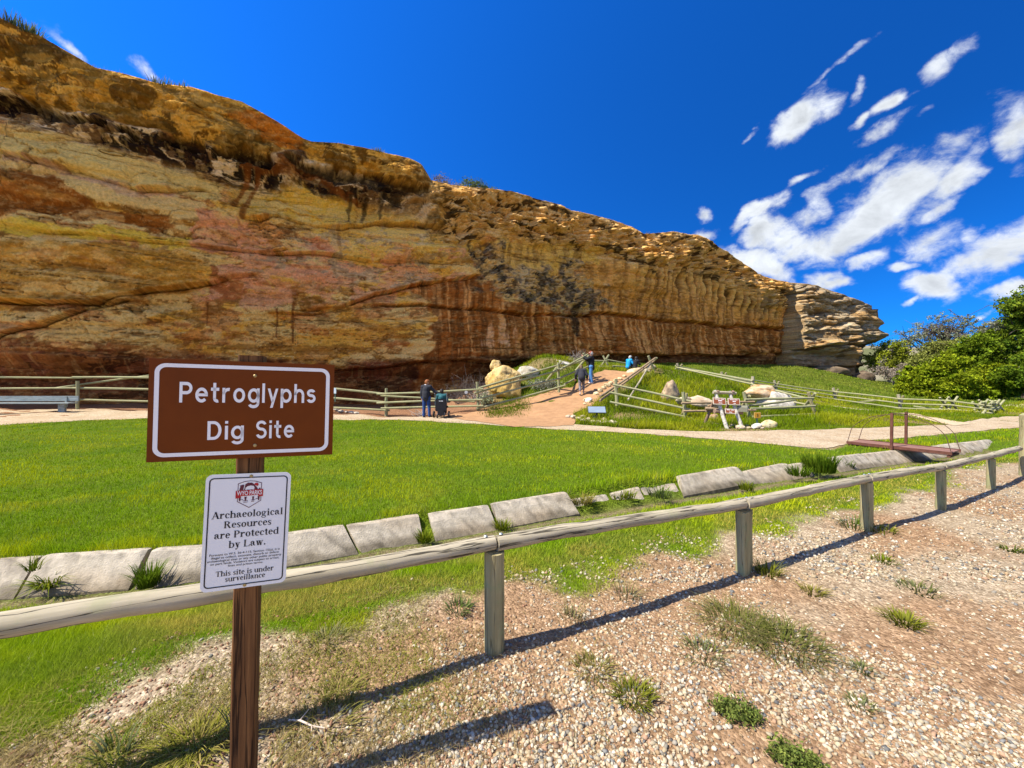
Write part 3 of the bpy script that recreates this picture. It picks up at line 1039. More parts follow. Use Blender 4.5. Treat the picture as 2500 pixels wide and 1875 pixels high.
    c = mixc(c, pmask(Uw, Vw, [(-300, 525), (0, 540), (470, 586), (480, 606), (0, 570), (-300, 560)], 4) * .85, SRGB(158, 138, 46))
    c = mixc(c, pmask(Uw, Vw, [(470, 505), (560, 520), (610, 548), (650, 606), (700, 640), (850, 640), (870, 690), (760, 705), (660, 640), (560, 625), (470, 600)], 4) * (.6 + .4 * spots(.6, 1.0, .42, .5, 60)), SRGB(140, 98, 68))
    c = mixc(c, pmask(Uw, Vw, [(500, 645), (640, 650), (655, 690), (545, 738), (490, 725), (520, 680)], 4) * .85, SRGB(118, 70, 38))
    c = mixc(c, pmask(Uw, Vw, [(740, 575), (800, 580), (810, 618), (750, 618)], 4) * .8, SRGB(128, 72, 46))
    c = mixc(c, alc * .9, SRGB(160, 134, 50))
    c = mixc(c, alc * spots(.5, 1.2, .5, .56, 62) * .7, SRGB(176, 156, 96))
    c = mixc(c, pmask(Uw, Vw, [(860, 470), (1090, 470), (1180, 560), (1180, 610), (1080, 640), (860, 640), (760, 560)], 10) * .6, SRGB(158, 134, 60))
    c = mixc(c, spots(.7, 1.0, .52, .55, 64) * pmask(Uw, Vw, [(470, 590), (1160, 600), (1160, 720), (600, 760), (470, 740)], 20) * .75, SRGB(140, 102, 74))
    c = mixc(c, spots(.8, 1.6, .55, .58, 65) * pmask(Uw, Vw, [(560, 520), (1160, 560), (1160, 720), (600, 700)], 20) * .75, SRGB(112, 100, 76))
    # cap rock and the shattered seam under it, the overhang's shade painted in
    capv = V + wl2 * 18 - line_v(U + wl1 * 30, [(-300, 190), (0, 212), (120, 258), (280, 300), (330, 310), (600, 378), (650, 388), (700, 372), (745, 360), (760, 385), (900, 430), (1050, 466), (1120, 470)])
    cap = left * (1 - sst(capv, -8, 5))
    c = mixc(c, cap * .95, SRGB(126, 94, 30))
    c = mixc(c, cap * sst(n_mid, .49, .53) * .85, SRGB(76, 54, 14))
    c = mixc(c, cap * spots(.6, 2.2, .55, .58, 57) * .75, SRGB(154, 124, 56))  # lit patches of the cap painted as paler spots
    c = mixc(c, cap * spots(.5, 1.4, .57, .60, 66) * .6, SRGB(64, 56, 30))
    c = mixc(c, pmask(Uw, Vw, [(560, 270), (640, 268), (745, 335), (742, 362), (680, 372), (600, 300)], 8) * .85, SRGB(130, 76, 20))
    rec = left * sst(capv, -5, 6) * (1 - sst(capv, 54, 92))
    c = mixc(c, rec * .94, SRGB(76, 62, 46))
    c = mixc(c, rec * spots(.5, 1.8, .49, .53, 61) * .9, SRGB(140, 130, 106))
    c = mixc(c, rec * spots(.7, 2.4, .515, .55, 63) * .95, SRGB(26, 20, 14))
    c = mixc(c, np.clip(slot, 0, 1) * .85, SRGB(28, 20, 13))  # black shadow of the slots painted into the colour
    # rust drips round the alcove
    drip = seg_mask(U + w1 * 14, V, [(606, 415, 9), (598, 440, 7), (575, 475, 6), (566, 492, 9)], 7) + seg_mask(U + w1 * 14, V, [(630, 412, 8), (627, 440, 6), (612, 465, 6), (590, 500, 9), (588, 522, 8)], 7) \
        + seg_mask(Uw, Vw, [(590, 415, 5), (700, 402, 11), (780, 425, 12), (835, 468, 10), (880, 500, 7)], 9)
    c = mixc(c, np.clip(drip, 0, 1) * .85, SRGB(92, 54, 18))
    for (u, v0, v1, w, a) in [(505, 745, 800, 3, .8), (676, 760, 830, 3, .8), (716, 745, 840, 4, .8), (720, 715, 748, 10, .5), (860, 690, 725, 4, .5), (893, 690, 725, 4, .5), (830, 560, 620, 6, .4), (1405, 600, 652, 9, .8), (1392, 560, 610, 8, .5)]:
        c = mixc(c, seg_mask(U + w1 * 10, V + n_vert * 16, [(u, v0, w), (u - 2, v1, w * .7)], w) * a, SRGB(82, 46, 16))
    for (u, v0, v1, w) in [(857, 480, 545, 6), (894, 480, 545, 7), (932, 470, 540, 8), (1060, 500, 560, 9), (1100, 520, 580, 6), (1128, 530, 590, 5), (1150, 560, 610, 5)]:
        c = mixc(c, seg_mask(U + w1 * 18, V, [(u, v0, w), (u - 6, v1, w * .5)], w) * .8, SRGB(52, 42, 22))
    # lower left maroon band
    low = sst(V + w2 * 40, line_v(U, [(-300, 790), (0, 808), (400, 840), (830, 872), (1100, 870)]), line_v(U, [(-300, 850), (0, 858), (400, 880), (830, 900), (1100, 890)])) * (1 - sst(U, 1010, 1080))
    c = mixc(c, low * .93, SRGB(90, 48, 30))
    c = mixc(c, low * spots(.35, 1.6, .50, .54, 68) * .7, SRGB(112, 76, 40))
    c = mixc(c, low * spots(.5, 2.2, .54, .57, 69) * .7, SRGB(50, 28, 16))
    # right wall: red-brown sheet with buff and dark drip streaks
    rw = pmask(Uw, Vw, [(1010, 690), (1170, 676), (1240, 740), (1480, 720), (1600, 700), (1935, 740), (1940, 950), (1000, 950), (1040, 860), (1060, 755)], 5)
    c = mixc(c, rw * .92, SRGB(112, 66, 24))
    up = pmask(Uw, Vw, [(1200, 600), (1480, 625), (1720, 660), (1930, 740), (1930, 800), (1700, 785), (1480, 760), (1440, 690), (1380, 650), (1230, 640)], 10)
    c = mixc(c, up * .85, SRGB(146, 108, 50))
    both = np.maximum(rw, up * .7)
    c = mixc(c, both * sst(n_vert, .52, .57) * .7, SRGB(150, 112, 64))
    c = mixc(c, both * sst(fbm(Sg * 3.4, Z * .16, oct=4, seed=67), .55, .62) * .6, SRGB(70, 40, 15))
    c = mixc(c, both * sst(fbm(Sg * 1.1, Z * .3, oct=5, seed=70, gain=.6), .54, .60) * .4, SRGB(88, 56, 25))
    c = mixc(c, pmask(U + n_vert * 40 - 20, Vw, [(1160, 805), (1215, 795), (1262, 800), (1255, 848), (1165, 842)], 5) * sst(n_vert, .44, .60) * .6, SRGB(160, 130, 98))
    c = mixc(c, (1 - left) * (1 - head) * sst(V, 862, 874) * .85, SRGB(66, 42, 24))  # shade of the undercut foot painted as a darker tone
    c = mixc(c, flute * (1 - sst(fl, .25, .6)) * .85, SRGB(62, 48, 22))  # darker in the flute grooves, paler on the ribs
    c = mixc(c, flute * sst(fl, .6, .95) * .6, SRGB(158, 132, 74))
    # broken cap on the right
    cr = np.maximum((1 - left), sst(U, 1040, 1100)) * (1 - head) * sst(zrel + w2 * .08, .75, .78)
    c = mixc(c, cr * .92, SRGB(130, 102, 52))
    c = mixc(c, cr * spots(.8, 2.0, .50, .535, 71) * .9, SRGB(46, 36, 20))
    c = mixc(c, cr * (wib > .7) * .55, SRGB(150, 122, 70))
    c = mixc(c, cr * spots(1.3, 3.0, .56, .59, 73) * .85, SRGB(186, 162, 112))
    c = mixc(c, pmask(Uw, Vw, [(1190, 582), (1290, 588), (1480, 604), (1480, 636), (1390, 640), (1370, 655), (1290, 648), (1240, 640)], 6) * .8, SRGB(154, 130, 62))
    c = mixc(c, pmask(Uw, Vw, [(1190, 582), (1480, 604), (1480, 640), (1240, 645)], 6) * sst(n_vert, .53, .6) * .6, SRGB(92, 66, 30))
    # lime crust
    tn = fbm(Sg * 2.4, Z * 2.4, oct=6, seed=79, gain=.68)
    tm = np.clip(tufa * (.62 + 1.0 * sst(fbm(Sg * .9, Z * 1.1, oct=5, seed=81, gain=.6), .40, .56)), 0, 1)
    c = mixc(c, tm * .94, SRGB(92, 88, 74))
    c = mixc(c, tm * sst(tn, .485, .525) * .92, SRGB(46, 45, 40))
    c = mixc(c, tufa * sst(fbm(Sg * 1.6, Z * 2, oct=5, seed=83, gain=.6), .55, .58) * .85, SRGB(150, 128, 80))
    c = mixc(c, pmask(Uw, Vw, [(1245, 655), (1290, 655), (1310, 690), (1270, 700)], 4) * sst(tn, .42, .48), SRGB(196, 178, 132))
    c = mixc(c, seg_mask(U + w1 * 14, V + n_vert * 20, [(1412, 760, 10), (1410, 790, 12), (1405, 828, 6)], 10) * sst(n_vert, .36, .5) * .9, SRGB(42, 32, 22))
    c = mixc(c, pmask(Uw, Vw, [(1835, 725), (1875, 720), (1885, 750), (1850, 770)], 6) * .6, SRGB(84, 78, 62))
    # headland: pale buff slabs, orange pockets, reddish foot (sunlit, so plain stone values)
    hb, ho = np.array([.37, .285, .165]), np.array([.40, .245, .10])
    hc = hb + (ho - hb) * sst(fbm(Sg * .4, Z * .6, oct=5, seed=87), .50, .57)[..., None]
    c = c * (1 - head[..., None]) + hc * head[..., None]
    c = mixc(c, head * sst(n_str, .53, .57) * .6, [.20, .14, .075])
    c = mixc(c, head * spots(.8, 2, .55, .58, 88) * .6, [.46, .38, .25])
    c = mixc(c, head * (1 - sst(zrel, .31, .34)) * .8, [.27, .15, .065])
    c = mixc(c, head * pmask(Uw, Vw, [(1960, 858), (2030, 855), (2030, 890), (1960, 892)], 5) * spots(.6, 1, .46, .52, 89) * .8, [.46, .29, .17])
    c = mixc(c, head * sst(zrel, .86, .93) * .6, [.26, .20, .125])
    c = mixc(c, (line1 * .55 + line2 * .4) * (1 - cr), SRGB(66, 46, 24))
    c = mixc(c, np.where(q1 > 0, np.exp(-q1 / .07), 0) * on1 * .30 * (1 - line1) * (1 - cr), SRGB(178, 152, 104))
    c = mixc(c, e1 * k_w * .3, SRGB(70, 48, 22))
    c = c * (1 + (n_fin - .5)[..., None] * .7)
    c = c * (1 + (wid - .5)[..., None] * .22 * k_w[..., None])
    c = mixc(c, sst(fbm(Sg * 2.6, Zq * 5, oct=5, seed=91, gain=.65), .57, .66) * .28, SRGB(84, 56, 24))
    c = mixc(c, sst(fbm(Sg * 3, Zq * 6, oct=5, seed=93, gain=.65), .58, .68) * .22, SRGB(188, 166, 110))

    # ---- plateau behind the edge
    NB = 26
    back_d = 0.25 * (np.exp(np.linspace(.35, math.log(260), NB)) - 1)
    slope = np.interp(ucol, [900, 1000, 1050, 1200, 1500, 1700], [.02, .05, .30, .32, .20, .05])
    pbx = X[-1][None] - nx[None] * back_d[:, None]
    pby = Y[-1][None] - ny[None] * back_d[:, None]
    rise = slope[None] * np.minimum(back_d[:, None], 5.0) - np.maximum(back_d[:, None] - 3, 0) * .04
    pbz = Zr[-1][None] - .15 * np.minimum(back_d[:, None], 1) * (slope[None] < .06) + rise * .6 + (fbm(pbx * .5, pby * .5, oct=4, seed=95) - .5) * .5 * np.minimum(back_d[:, None], 1.0)
    X = np.concatenate([X, pbx])
    Y = np.concatenate([Y, pby])
    Zr = np.concatenate([Zr, pbz])
    gm = sst(fbm(pbx * .6, pby * .6, oct=4, seed=97), .40, .55)[..., None] * sst(back_d, .3, 1.2)[:, None, None]
    pc = np.array([.46, .34, .19]) * (1 - gm) + np.array([.16, .165, .06]) * gm
    c = np.concatenate([c, pc])
    nr = X.shape[0]
    Vv = np.stack([X, Y, Zr], -1).reshape(-1, 3)
    i = np.arange(nr - 1)[:, None] * NC + np.arange(NC - 1)[None]
    Q = np.stack([i, i + 1, i + NC + 1, i + NC], -1).reshape(-1, 4)
    lum = (c * np.array([.3, .59, .11])).sum(-1)[..., None]
    lum = np.concatenate([lum[:NR], np.full_like(lum[NR:], .16)])
    hd = np.concatenate([head, np.zeros((NB, NC))])[..., None]
    c = c * np.clip((lum / .165) ** (.32 * (1 - hd)), .55, 1.45)      # raises contrast: pale tones paler, dark tones darker
    c = c / np.maximum(1.0, c.max(-1, keepdims=True) / .80)
    c = np.clip(c, 0.003, .80)
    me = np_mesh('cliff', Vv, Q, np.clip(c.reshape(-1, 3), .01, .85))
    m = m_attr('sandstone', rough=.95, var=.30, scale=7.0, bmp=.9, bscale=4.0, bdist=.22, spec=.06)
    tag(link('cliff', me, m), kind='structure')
    top = np.stack([X[NR - 1], Y[NR - 1], Zr[NR - 1]], 1)
    return top, np.stack([nx, ny], 1), ucol


CLIFF_TOP, CLIFF_N, CLIFF_U = build_cliff()
# ================================================================== MATERIALS FOR THINGS
def m_wood(name, light, dark, crack=0.55, rough=.85, grain=9.0, lichen=None):
    m, t, b = new_mat(name)
    co = t.node('ShaderNodeTexCoord').outputs['Object']
    oi = t.node('ShaderNodeObjectInfo')
    off = t.node('ShaderNodeVectorMath', operation='MULTIPLY_ADD')
    t.link(co, off.inputs[0])
    off.inputs[1].default_value = (1, 1, 1)
    cmb = t.node('ShaderNodeCombineXYZ')
    for k in range(3):
        t.link(t.math('MULTIPLY', oi.outputs['Random'], 7.0 + k * 5), cmb.inputs[k])
    t.link(cmb.outputs[0], off.inputs[2])
    mp = t.node('ShaderNodeMapping')
    mp.inputs['Scale'].default_value = (0.7, grain, grain)
    t.link(off.outputs[0], mp.inputs[0])
    n = t.noise(mp.outputs[0], 3.0, 8, .65)
    c = t.ramp(n, [(.28, dark), (.55, tuple((a + b_) / 2 for a, b_ in zip(light, dark))), (.74, light)])
    mp2 = t.node('ShaderNodeMapping')
    mp2.inputs['Scale'].default_value = (0.35, 13, 13)
    t.link(off.outputs[0], mp2.inputs[0])
    k = t.noise(mp2.outputs[0], 2.0, 4, .5)
    line = t.math('ABSOLUTE', t.math('SUBTRACT', k, .5))
    ck = t.smooth(line, .004, .024, crack, 0.0)
    c = t.mix(ck, c, tuple(x * .12 for x in dark))
    big = t.noise(off.outputs[0], 2.2, 4, .6)
    c = t.mix(t.smooth(big, .5, .7, 0, .35), c, tuple(x * .7 for x in dark))
    if lichen:
        l = t.noise(off.outputs[0], 5.0, 6, .7)
        c = t.mix(t.smooth(l, .5, .66, 0, .75), c, lichen)
    t.link(c, b.inputs['Base Color'])
    b.inputs['Roughness'].default_value = rough
    b.inputs['Specular IOR Level'].default_value = .2
    h = t.math('SUBTRACT', t.math('MULTIPLY', n, .6), t.math('MULTIPLY', ck, 1.2))
    bump(t, b, h, .55, .006)
    return m


W_RAIL = m_wood('weathered_rail_wood', (.56, .48, .33), (.28, .235, .15), crack=.92, lichen=(.32, .30, .17))
W_POST = m_wood('treated_post_wood', (.46, .39, .20), (.24, .20, .095), lichen=(.27, .28, .13))
W_SIGN = m_wood('brown_stained_post', (.27, .125, .042), (.07, .028, .010), grain=16, crack=.8)
W_BUCK = m_wood('greenish_pole_wood', (.40, .37, .20), (.25, .24, .12), lichen=(.27, .31, .14))
W_TAN = m_wood('peeled_log_wood', (.46, .34, .20), (.26, .17, .09))
W_PINK = m_wood('reddish_log_wood', (.38, .26, .18), (.20, .12, .08))
W_BENCH = m_wood('grey_bench_plank', (.36, .40, .38), (.20, .23, .22))
W_BRANCH = m_plain('dead_twig_bark', (.30, .25, .20), .9, .3, 9)
M_BIRCH, _t, _b = new_mat('birch_bark')
_co = _t.node('ShaderNodeTexCoord').outputs['Object']
_mp = _t.node('ShaderNodeMapping')
_mp.inputs['Scale'].default_value = (9, 2, 2)
_t.link(_co, _mp.inputs[0])
_t.link(_t.ramp(_t.noise(_mp.outputs[0], 4.0, 5, .7), [(.34, (.10, .09, .07)), (.46, (.50, .46, .37)), (.8, (.62, .58, .48))]), _b.inputs['Base Color'])
_b.inputs['Roughness'].default_value = .8

M_BROWN = m_plain('brown_sign_sheeting', (.150, .034, .002), .45, .13, 5, spec=.12)
M_WHITE = m_plain('white_sign_sheeting', (.78, .78, .76), .35, .03, 3, spec=.4)
M_LETTER = m_plain('white_reflective_lettering', (.82, .80, .77), .4, .03, 5)
M_BLACK = m_plain('black_print', (.018, .016, .018), .5, .05, 5)
M_RED = m_plain('red_print', (.42, .016, .018), .45, .05, 5)
M_MAROON = m_plain('maroon_print', (.11, .018, .03), .5, .05, 5)
M_SCREW = m_plain('brass_screw', (.42, .31, .13), .4, .2, 30, metal=.7)
M_ALU = m_plain('sheet_aluminium', (.55, .55, .55), .4, .08, 20, metal=.8)
M_STEEL = m_plain('galvanised_bolt', (.40, .46, .46), .4, .15, 30, metal=.8)
M_RUST = m_plain('rusty_painted_steel', (.16, .065, .042), .75, .3, 7, .25, 60, rgb2=(.085, .036, .025), spec=.1)
M_RUSTP = m_plain('faded_deck_board', (.24, .125, .09), .8, .25, 4, .3, 30, stretch=(1, 6, 6))
M_ROD = m_plain('thin_rusty_rod', (.09, .045, .03), .7, .2, 9)


def tilt_z(a, b):
    """matrix whose local X runs from a to b"""
    a, b = Vector(a), Vector(b)
    x = (b - a).normalized()
    up = Vector((0, 0, 1)) if abs(x.z) < .95 else Vector((0, -1, 0))
    y = up.cross(x).normalized()
    z = x.cross(y)
    return Matrix(((x.x, y.x, z.x, a.x), (x.y, y.y, z.y, a.y), (x.z, y.z, z.z, a.z), (0, 0, 0, 1))), (b - a).length


def pole(name, a, b, r0, r1, mat, parent=None, sides=10, segs=6, bend=.01, seed=0):
    rs = np.random.RandomState(seed + int(abs(a[0] * 131 + a[1] * 71 + b[2] * 37 + b[0] * 17) * 10) % 99991)
    m, L = tilt_z(a, b)
    by, bz = rs.uniform(-bend, bend, 2) * L
    pts, rad = [], []
    for i in range(segs + 1):
        t = i / segs
        w = math.sin(math.pi * t)
        pts.append((L * t, by * w + rs.uniform(-.1, .1) * r0, bz * w + rs.uniform(-.1, .1) * r0))
        rad.append((r0 + (r1 - r0) * t) * (1 + rs.uniform(-.05, .05)))
    mb = MB().tube(pts, rad, sides, jit=.04, rs=rs)
    return mb.obj(name, mat, parent, m, smooth=True)


# ================================================================== LOW RAIL FENCE (foreground)
def build_low_fence():
    P = [(-2.35, 1.43, .735), (-.113, 2.468, .683), (2.09, 3.478, .618), (4.10, 4.445, .61), (5.80, 5.197, .58), (7.79, 6.25, .54), (9.24, 7.02, .524)]
    P = [Vector(p) for p in P]
    th = thing('low_rail_fence', 'low weathered fence of round rails on short posts along the gravel edge', 'fence', (P[1].x, P[1].y, 0))
    for i, p in enumerate(P[1:6]):
        r = .066
        d = (P[i + 2] - P[i + 1]).normalized()
        top = p.z - .045
        rs = np.random.RandomState(i)
        a = math.atan2(d.y, d.x)
        # flattened round post with a saddle cut for the rail
        prof = []
        n = 14
        mb = MB()
        zs = [-.25, .0, top * .5, top - .07, top]
        vs = []
        for z in zs:
            for k in range(n):
                t = 2 * math.pi * k / n
                x, y = math.cos(t) * r * 1.02, math.sin(t) * r * .95
                y = max(y, -r * .62) if i else y
                if z == top and y < -r * .3:
                    zz = top - .012
                else:
                    zz = z
                vs.append((x * (1 + rs.uniform(-.03, .03)), y, zz))
        fs = []
        for q in range(len(zs) - 1):
            for k in range(n):
                fs.append((q * n + k, q * n + (k + 1) % n, (q + 1) * n + (k + 1) % n, (q + 1) * n + k))
        fs.append(tuple((len(zs) - 1) * n + k for k in range(n)))
        mb.add(vs, fs)
        m = Matrix.Translation((p.x, p.y, gz(p.x, p.y))) @ Matrix.Rotation(a + (.5 if i == 0 else .15), 4, 'Z')
        # object X must follow the grain: rotate the mesh so its long axis is local X
        rot = Matrix.Rotation(R(-90), 4, 'Y')
        mb.v = [tuple(rot.inverted() @ Vector(v)) for v in mb.v]
        mb.obj('post', W_POST, th, m @ rot, smooth=True)
        # second half post set against the first
        bx = p + Vector((d.x, d.y, 0)) * (.105 if i else .0) + Vector((-d.y, d.x, 0)) * (.03 if i else .055)
        if i:
            pole('half_post', (bx.x, bx.y, -.1), (bx.x + .004, bx.y, top - .03), .04, .038, W_POST, th, 9, 3, .0, i)
    for i in range(len(P) - 1):
        a, b = P[i].copy(), P[i + 1].copy()
        d = (b - a).normalized()
        r0, r1 = .050, .047
        pole('rail', a + d * .012, b - d * .004, r0, r1, W_RAIL, th, 16, 14, .004, 50 + i)
    for i in (1, 2, 3):
        for s in (-.06, .045):
            d = (P[i + 1] - P[i]).normalized()
            c = P[i] + d * s + Vector((0, 0, .047))
            MB().lathe([(.013, 0), (.013, .004), (.008, .009)], 8, Matrix.Translation(c)).obj('bolt', M_STEEL, th)
    e = thing('gate_post', 'tall grey post at the right edge, ending the low rail fence', 'post', (9.42, 7.08, 0))
    pole('shaft', (9.46, 7.08, -.2), (9.46, 7.08, 1.13), .095, .09, W_POST, e, 14, 6, .002, 9)
    pole('cap_block', (9.46, 7.08, 1.131), (9.46, 7.08, 1.15), .085, .08, W_POST, e, 14, 1, 0, 3)


build_low_fence()


# ================================================================== CONCRETE DITCH LINING
def build_slabs():
    L = DITCH
    d = np.append(0, np.cumsum(np.hypot(*np.diff(L, axis=0).T)))

    def s_of(u):
        # parameter where the line is seen at column u
        S = np.linspace(0, d[-1], 3000)
        x, y = np.interp(S, d, L[:, 0]), np.interp(S, d, L[:, 1])
        return float(np.interp(u, CU + F * x / y, S))
    th = thing('concrete_ditch_lining', 'broken line of sloping concrete slabs along the lawn edge', 'ditch lining', (float(L[3, 0]), float(L[3, 1]), 0))
    mat = m_attr('old_concrete', rough=.95, var=.30, scale=13, bmp=.8, bscale=55, bdist=.012, spec=.08)
    slabs = [  # u left, u right, skew left/right (m, bottom end against top end), sink, tilt
        (-420, 86, 0, .02, .01, 0), (96, 356, .01, .0, .0, .0), (370, 838, .0, .16, .0, 0), (846, 1022, .17, .02, .004, .01), (1048, 1193, .03, .05, .012, 0), (1203, 1383, .03, .10, -.01, .02),
        (1392, 1480, -.05, .05, .10, .0), (1490, 1560, .0, .0, .075, .04), (1566, 1648, .0, .0, .08, .0), (1662, 1800, -.17, .17, -.05, .04), (1806, 1921, -.02, .17, .02, .06), (1932, 1964, .0, .05, .03, 0),
        (2032, 2108, -.12, .05, -.01, 0), (2112, 2205, .0, .0, .0, 0), (2209, 2252, .03, .02, .0, 0), (2256, 2296, .02, .02, .01, 0), (2300, 2342, .02, .02, .0, 0), (2346, 2418, .02, .0, .01, 0)]
    for q, (u0, u1, k0, k1, sink, tl) in enumerate(slabs):
        s0, s1 = s_of(u0), s_of(u1)
        n = max(6, int((s1 - s0) / .05))
        prof = [(-.11, -.35), (-.105, .012), (-.08, .022), (-.012, .026), (.008, .014), (.06, -.055), (.115, -.125), (.165, -.185), (.215, -.25), (.225, -.40)]
        e = np.array([p[0] for p in prof])
        z = np.array([p[1] for p in prof])
        depth = np.clip((e + .012) / .23, 0, 1)
        t = np.linspace(0, 1, n)
        Sg = s0 + (s1 - s0) * t[:, None] + depth[None] * (k0 * (1 - t[:, None]) + k1 * t[:, None])
        x, y = np.interp(Sg, d, L[:, 0]), np.interp(Sg, d, L[:, 1])
        x2, y2 = np.interp(Sg + .05, d, L[:, 0]), np.interp(Sg + .05, d, L[:, 1])
        tx, ty = x2 - x, y2 - y
        ln = np.hypot(tx, ty)
        nx, ny = ty / ln, -tx / ln
        E = e[None] + (fbm(Sg * 6, e[None] * 20 + q, oct=3, seed=3 + q) - .5) * .010 - np.exp(-((e[None] - .0) / .02) ** 2) * sst(fbm(Sg * 5, Sg * 0 + q, oct=4, seed=31 + q), .54, .66) * .03
        Zs = z[None] - sink - .018 + tl * (t[:, None] - .5) + (fbm(Sg * 5, e[None] * 18, oct=4, seed=70 + q) - .5) * .006
        Zs = Zs - (np.abs(t[:, None] * 2 - 1) > .985) * .006
        V = np.stack([x + nx * E, y + ny * E, Zs], -1).reshape(-1, 3)
        m = len(prof)
        i = np.arange(n - 1)[:, None] * m + np.arange(m - 1)[None]
        Q = np.stack([i, i + m, i + m + 1, i + 1], -1).reshape(-1, 4)
        caps = np.array([list(range(m)), [(n - 1) * m + k for k in range(m - 1, -1, -1)]])
        base = np.array([.44, .375, .28]) if u0 < 2000 else np.array([.43, .37, .285])
        c = np.tile(base, (n * m, 1)).reshape(n, m, 3)
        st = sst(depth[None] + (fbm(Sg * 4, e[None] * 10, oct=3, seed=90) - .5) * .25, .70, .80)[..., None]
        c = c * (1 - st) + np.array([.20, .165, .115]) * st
        blot = sst(fbm(Sg * 2.2, E * 9, oct=4, seed=15 + q), .5, .7)[..., None]
        c = c * (1 - blot * .18)
        rust_ = sst(fbm(Sg * 1.3, E * 5, oct=4, seed=45 + q), .52, .68)[..., None]
        c = c * (1 - rust_ * .35) + np.array([.40, .30, .19]) * rust_ * .35
        spk = sst(fbm(Sg * 14, E * 40, oct=3, seed=55 + q), .58, .66)[..., None]
        c = c * (1 - spk * .35)
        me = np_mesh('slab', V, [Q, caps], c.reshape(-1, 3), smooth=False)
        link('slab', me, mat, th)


build_slabs()

# ================================================================== LETTERING
def text_mesh(body, size=1.0, offset=0.0, space=1.0):
    cu = bpy.data.curves.new('lettering', 'FONT')
    cu.body = body
    cu.size = size
    cu.offset = offset
    cu.space_character = space
    cu.extrude = 0.0
    cu.resolution_u = 3
    o = bpy.data.objects.new('lettering', cu)
    COL.objects.link(o)
    dg = bpy.context.evaluated_depsgraph_get()
    me = bpy.data.meshes.new_from_object(o.evaluated_get(dg))
    bpy.data.objects.remove(o)
    v = np.empty(len(me.vertices) * 3)
    me.vertices.foreach_get('co', v)
    v = v.reshape(-1, 3)
    f = [tuple(p.vertices) for p in me.polygons]
    bpy.data.meshes.remove(me)
    return v[:, :2], f


def fit2d(v, x0, x1, y0, y1):
    lo, hi = v.min(0), v.max(0)
    return np.array([x0, y0]) + (v - lo) / (hi - lo) * np.array([x1 - x0, y1 - y0])


class Flat:
    """flat print collected on a sign: x across, z up, y = height over the panel (towards -y)"""
    def __init__(s):
        s.v, s.f = [], []

    def add(s, v2, faces, y):
        b = len(s.v)
        s.v += [(float(a), -y, float(c)) for a, c in v2]
        s.f += [tuple(i + b for i in f) for f in faces]
        return s

    def poly(s, pts, y):
        return s.add(pts, [tuple(range(len(pts)))], y)

    def ring(s, outer, inner, y):
        n = len(outer)
        return s.add(list(outer) + list(inner), [(i, (i + 1) % n, n + (i + 1) % n, n + i) for i in range(n)], y)

    def obj(s, name, mat, parent, m):
        me = bpy.data.meshes.new(name)
        me.from_pydata(s.v, [], s.f)
        me.update()
        return link(name, me, mat, parent, m)


def rrect(w, h, r, n=6, cx=0, cz=0):
    pts = []
    for (sx, sz, a0) in ((1, 1, 0), (-1, 1, 90), (-1, -1, 180), (1, -1, 270)):
        for k in range(n + 1):
            a = R(a0 + 90 * k / n)
            pts.append((cx + sx * (w / 2 - r) + r * math.cos(a), cz + sz * (h / 2 - r) + r * math.sin(a)))
    return pts


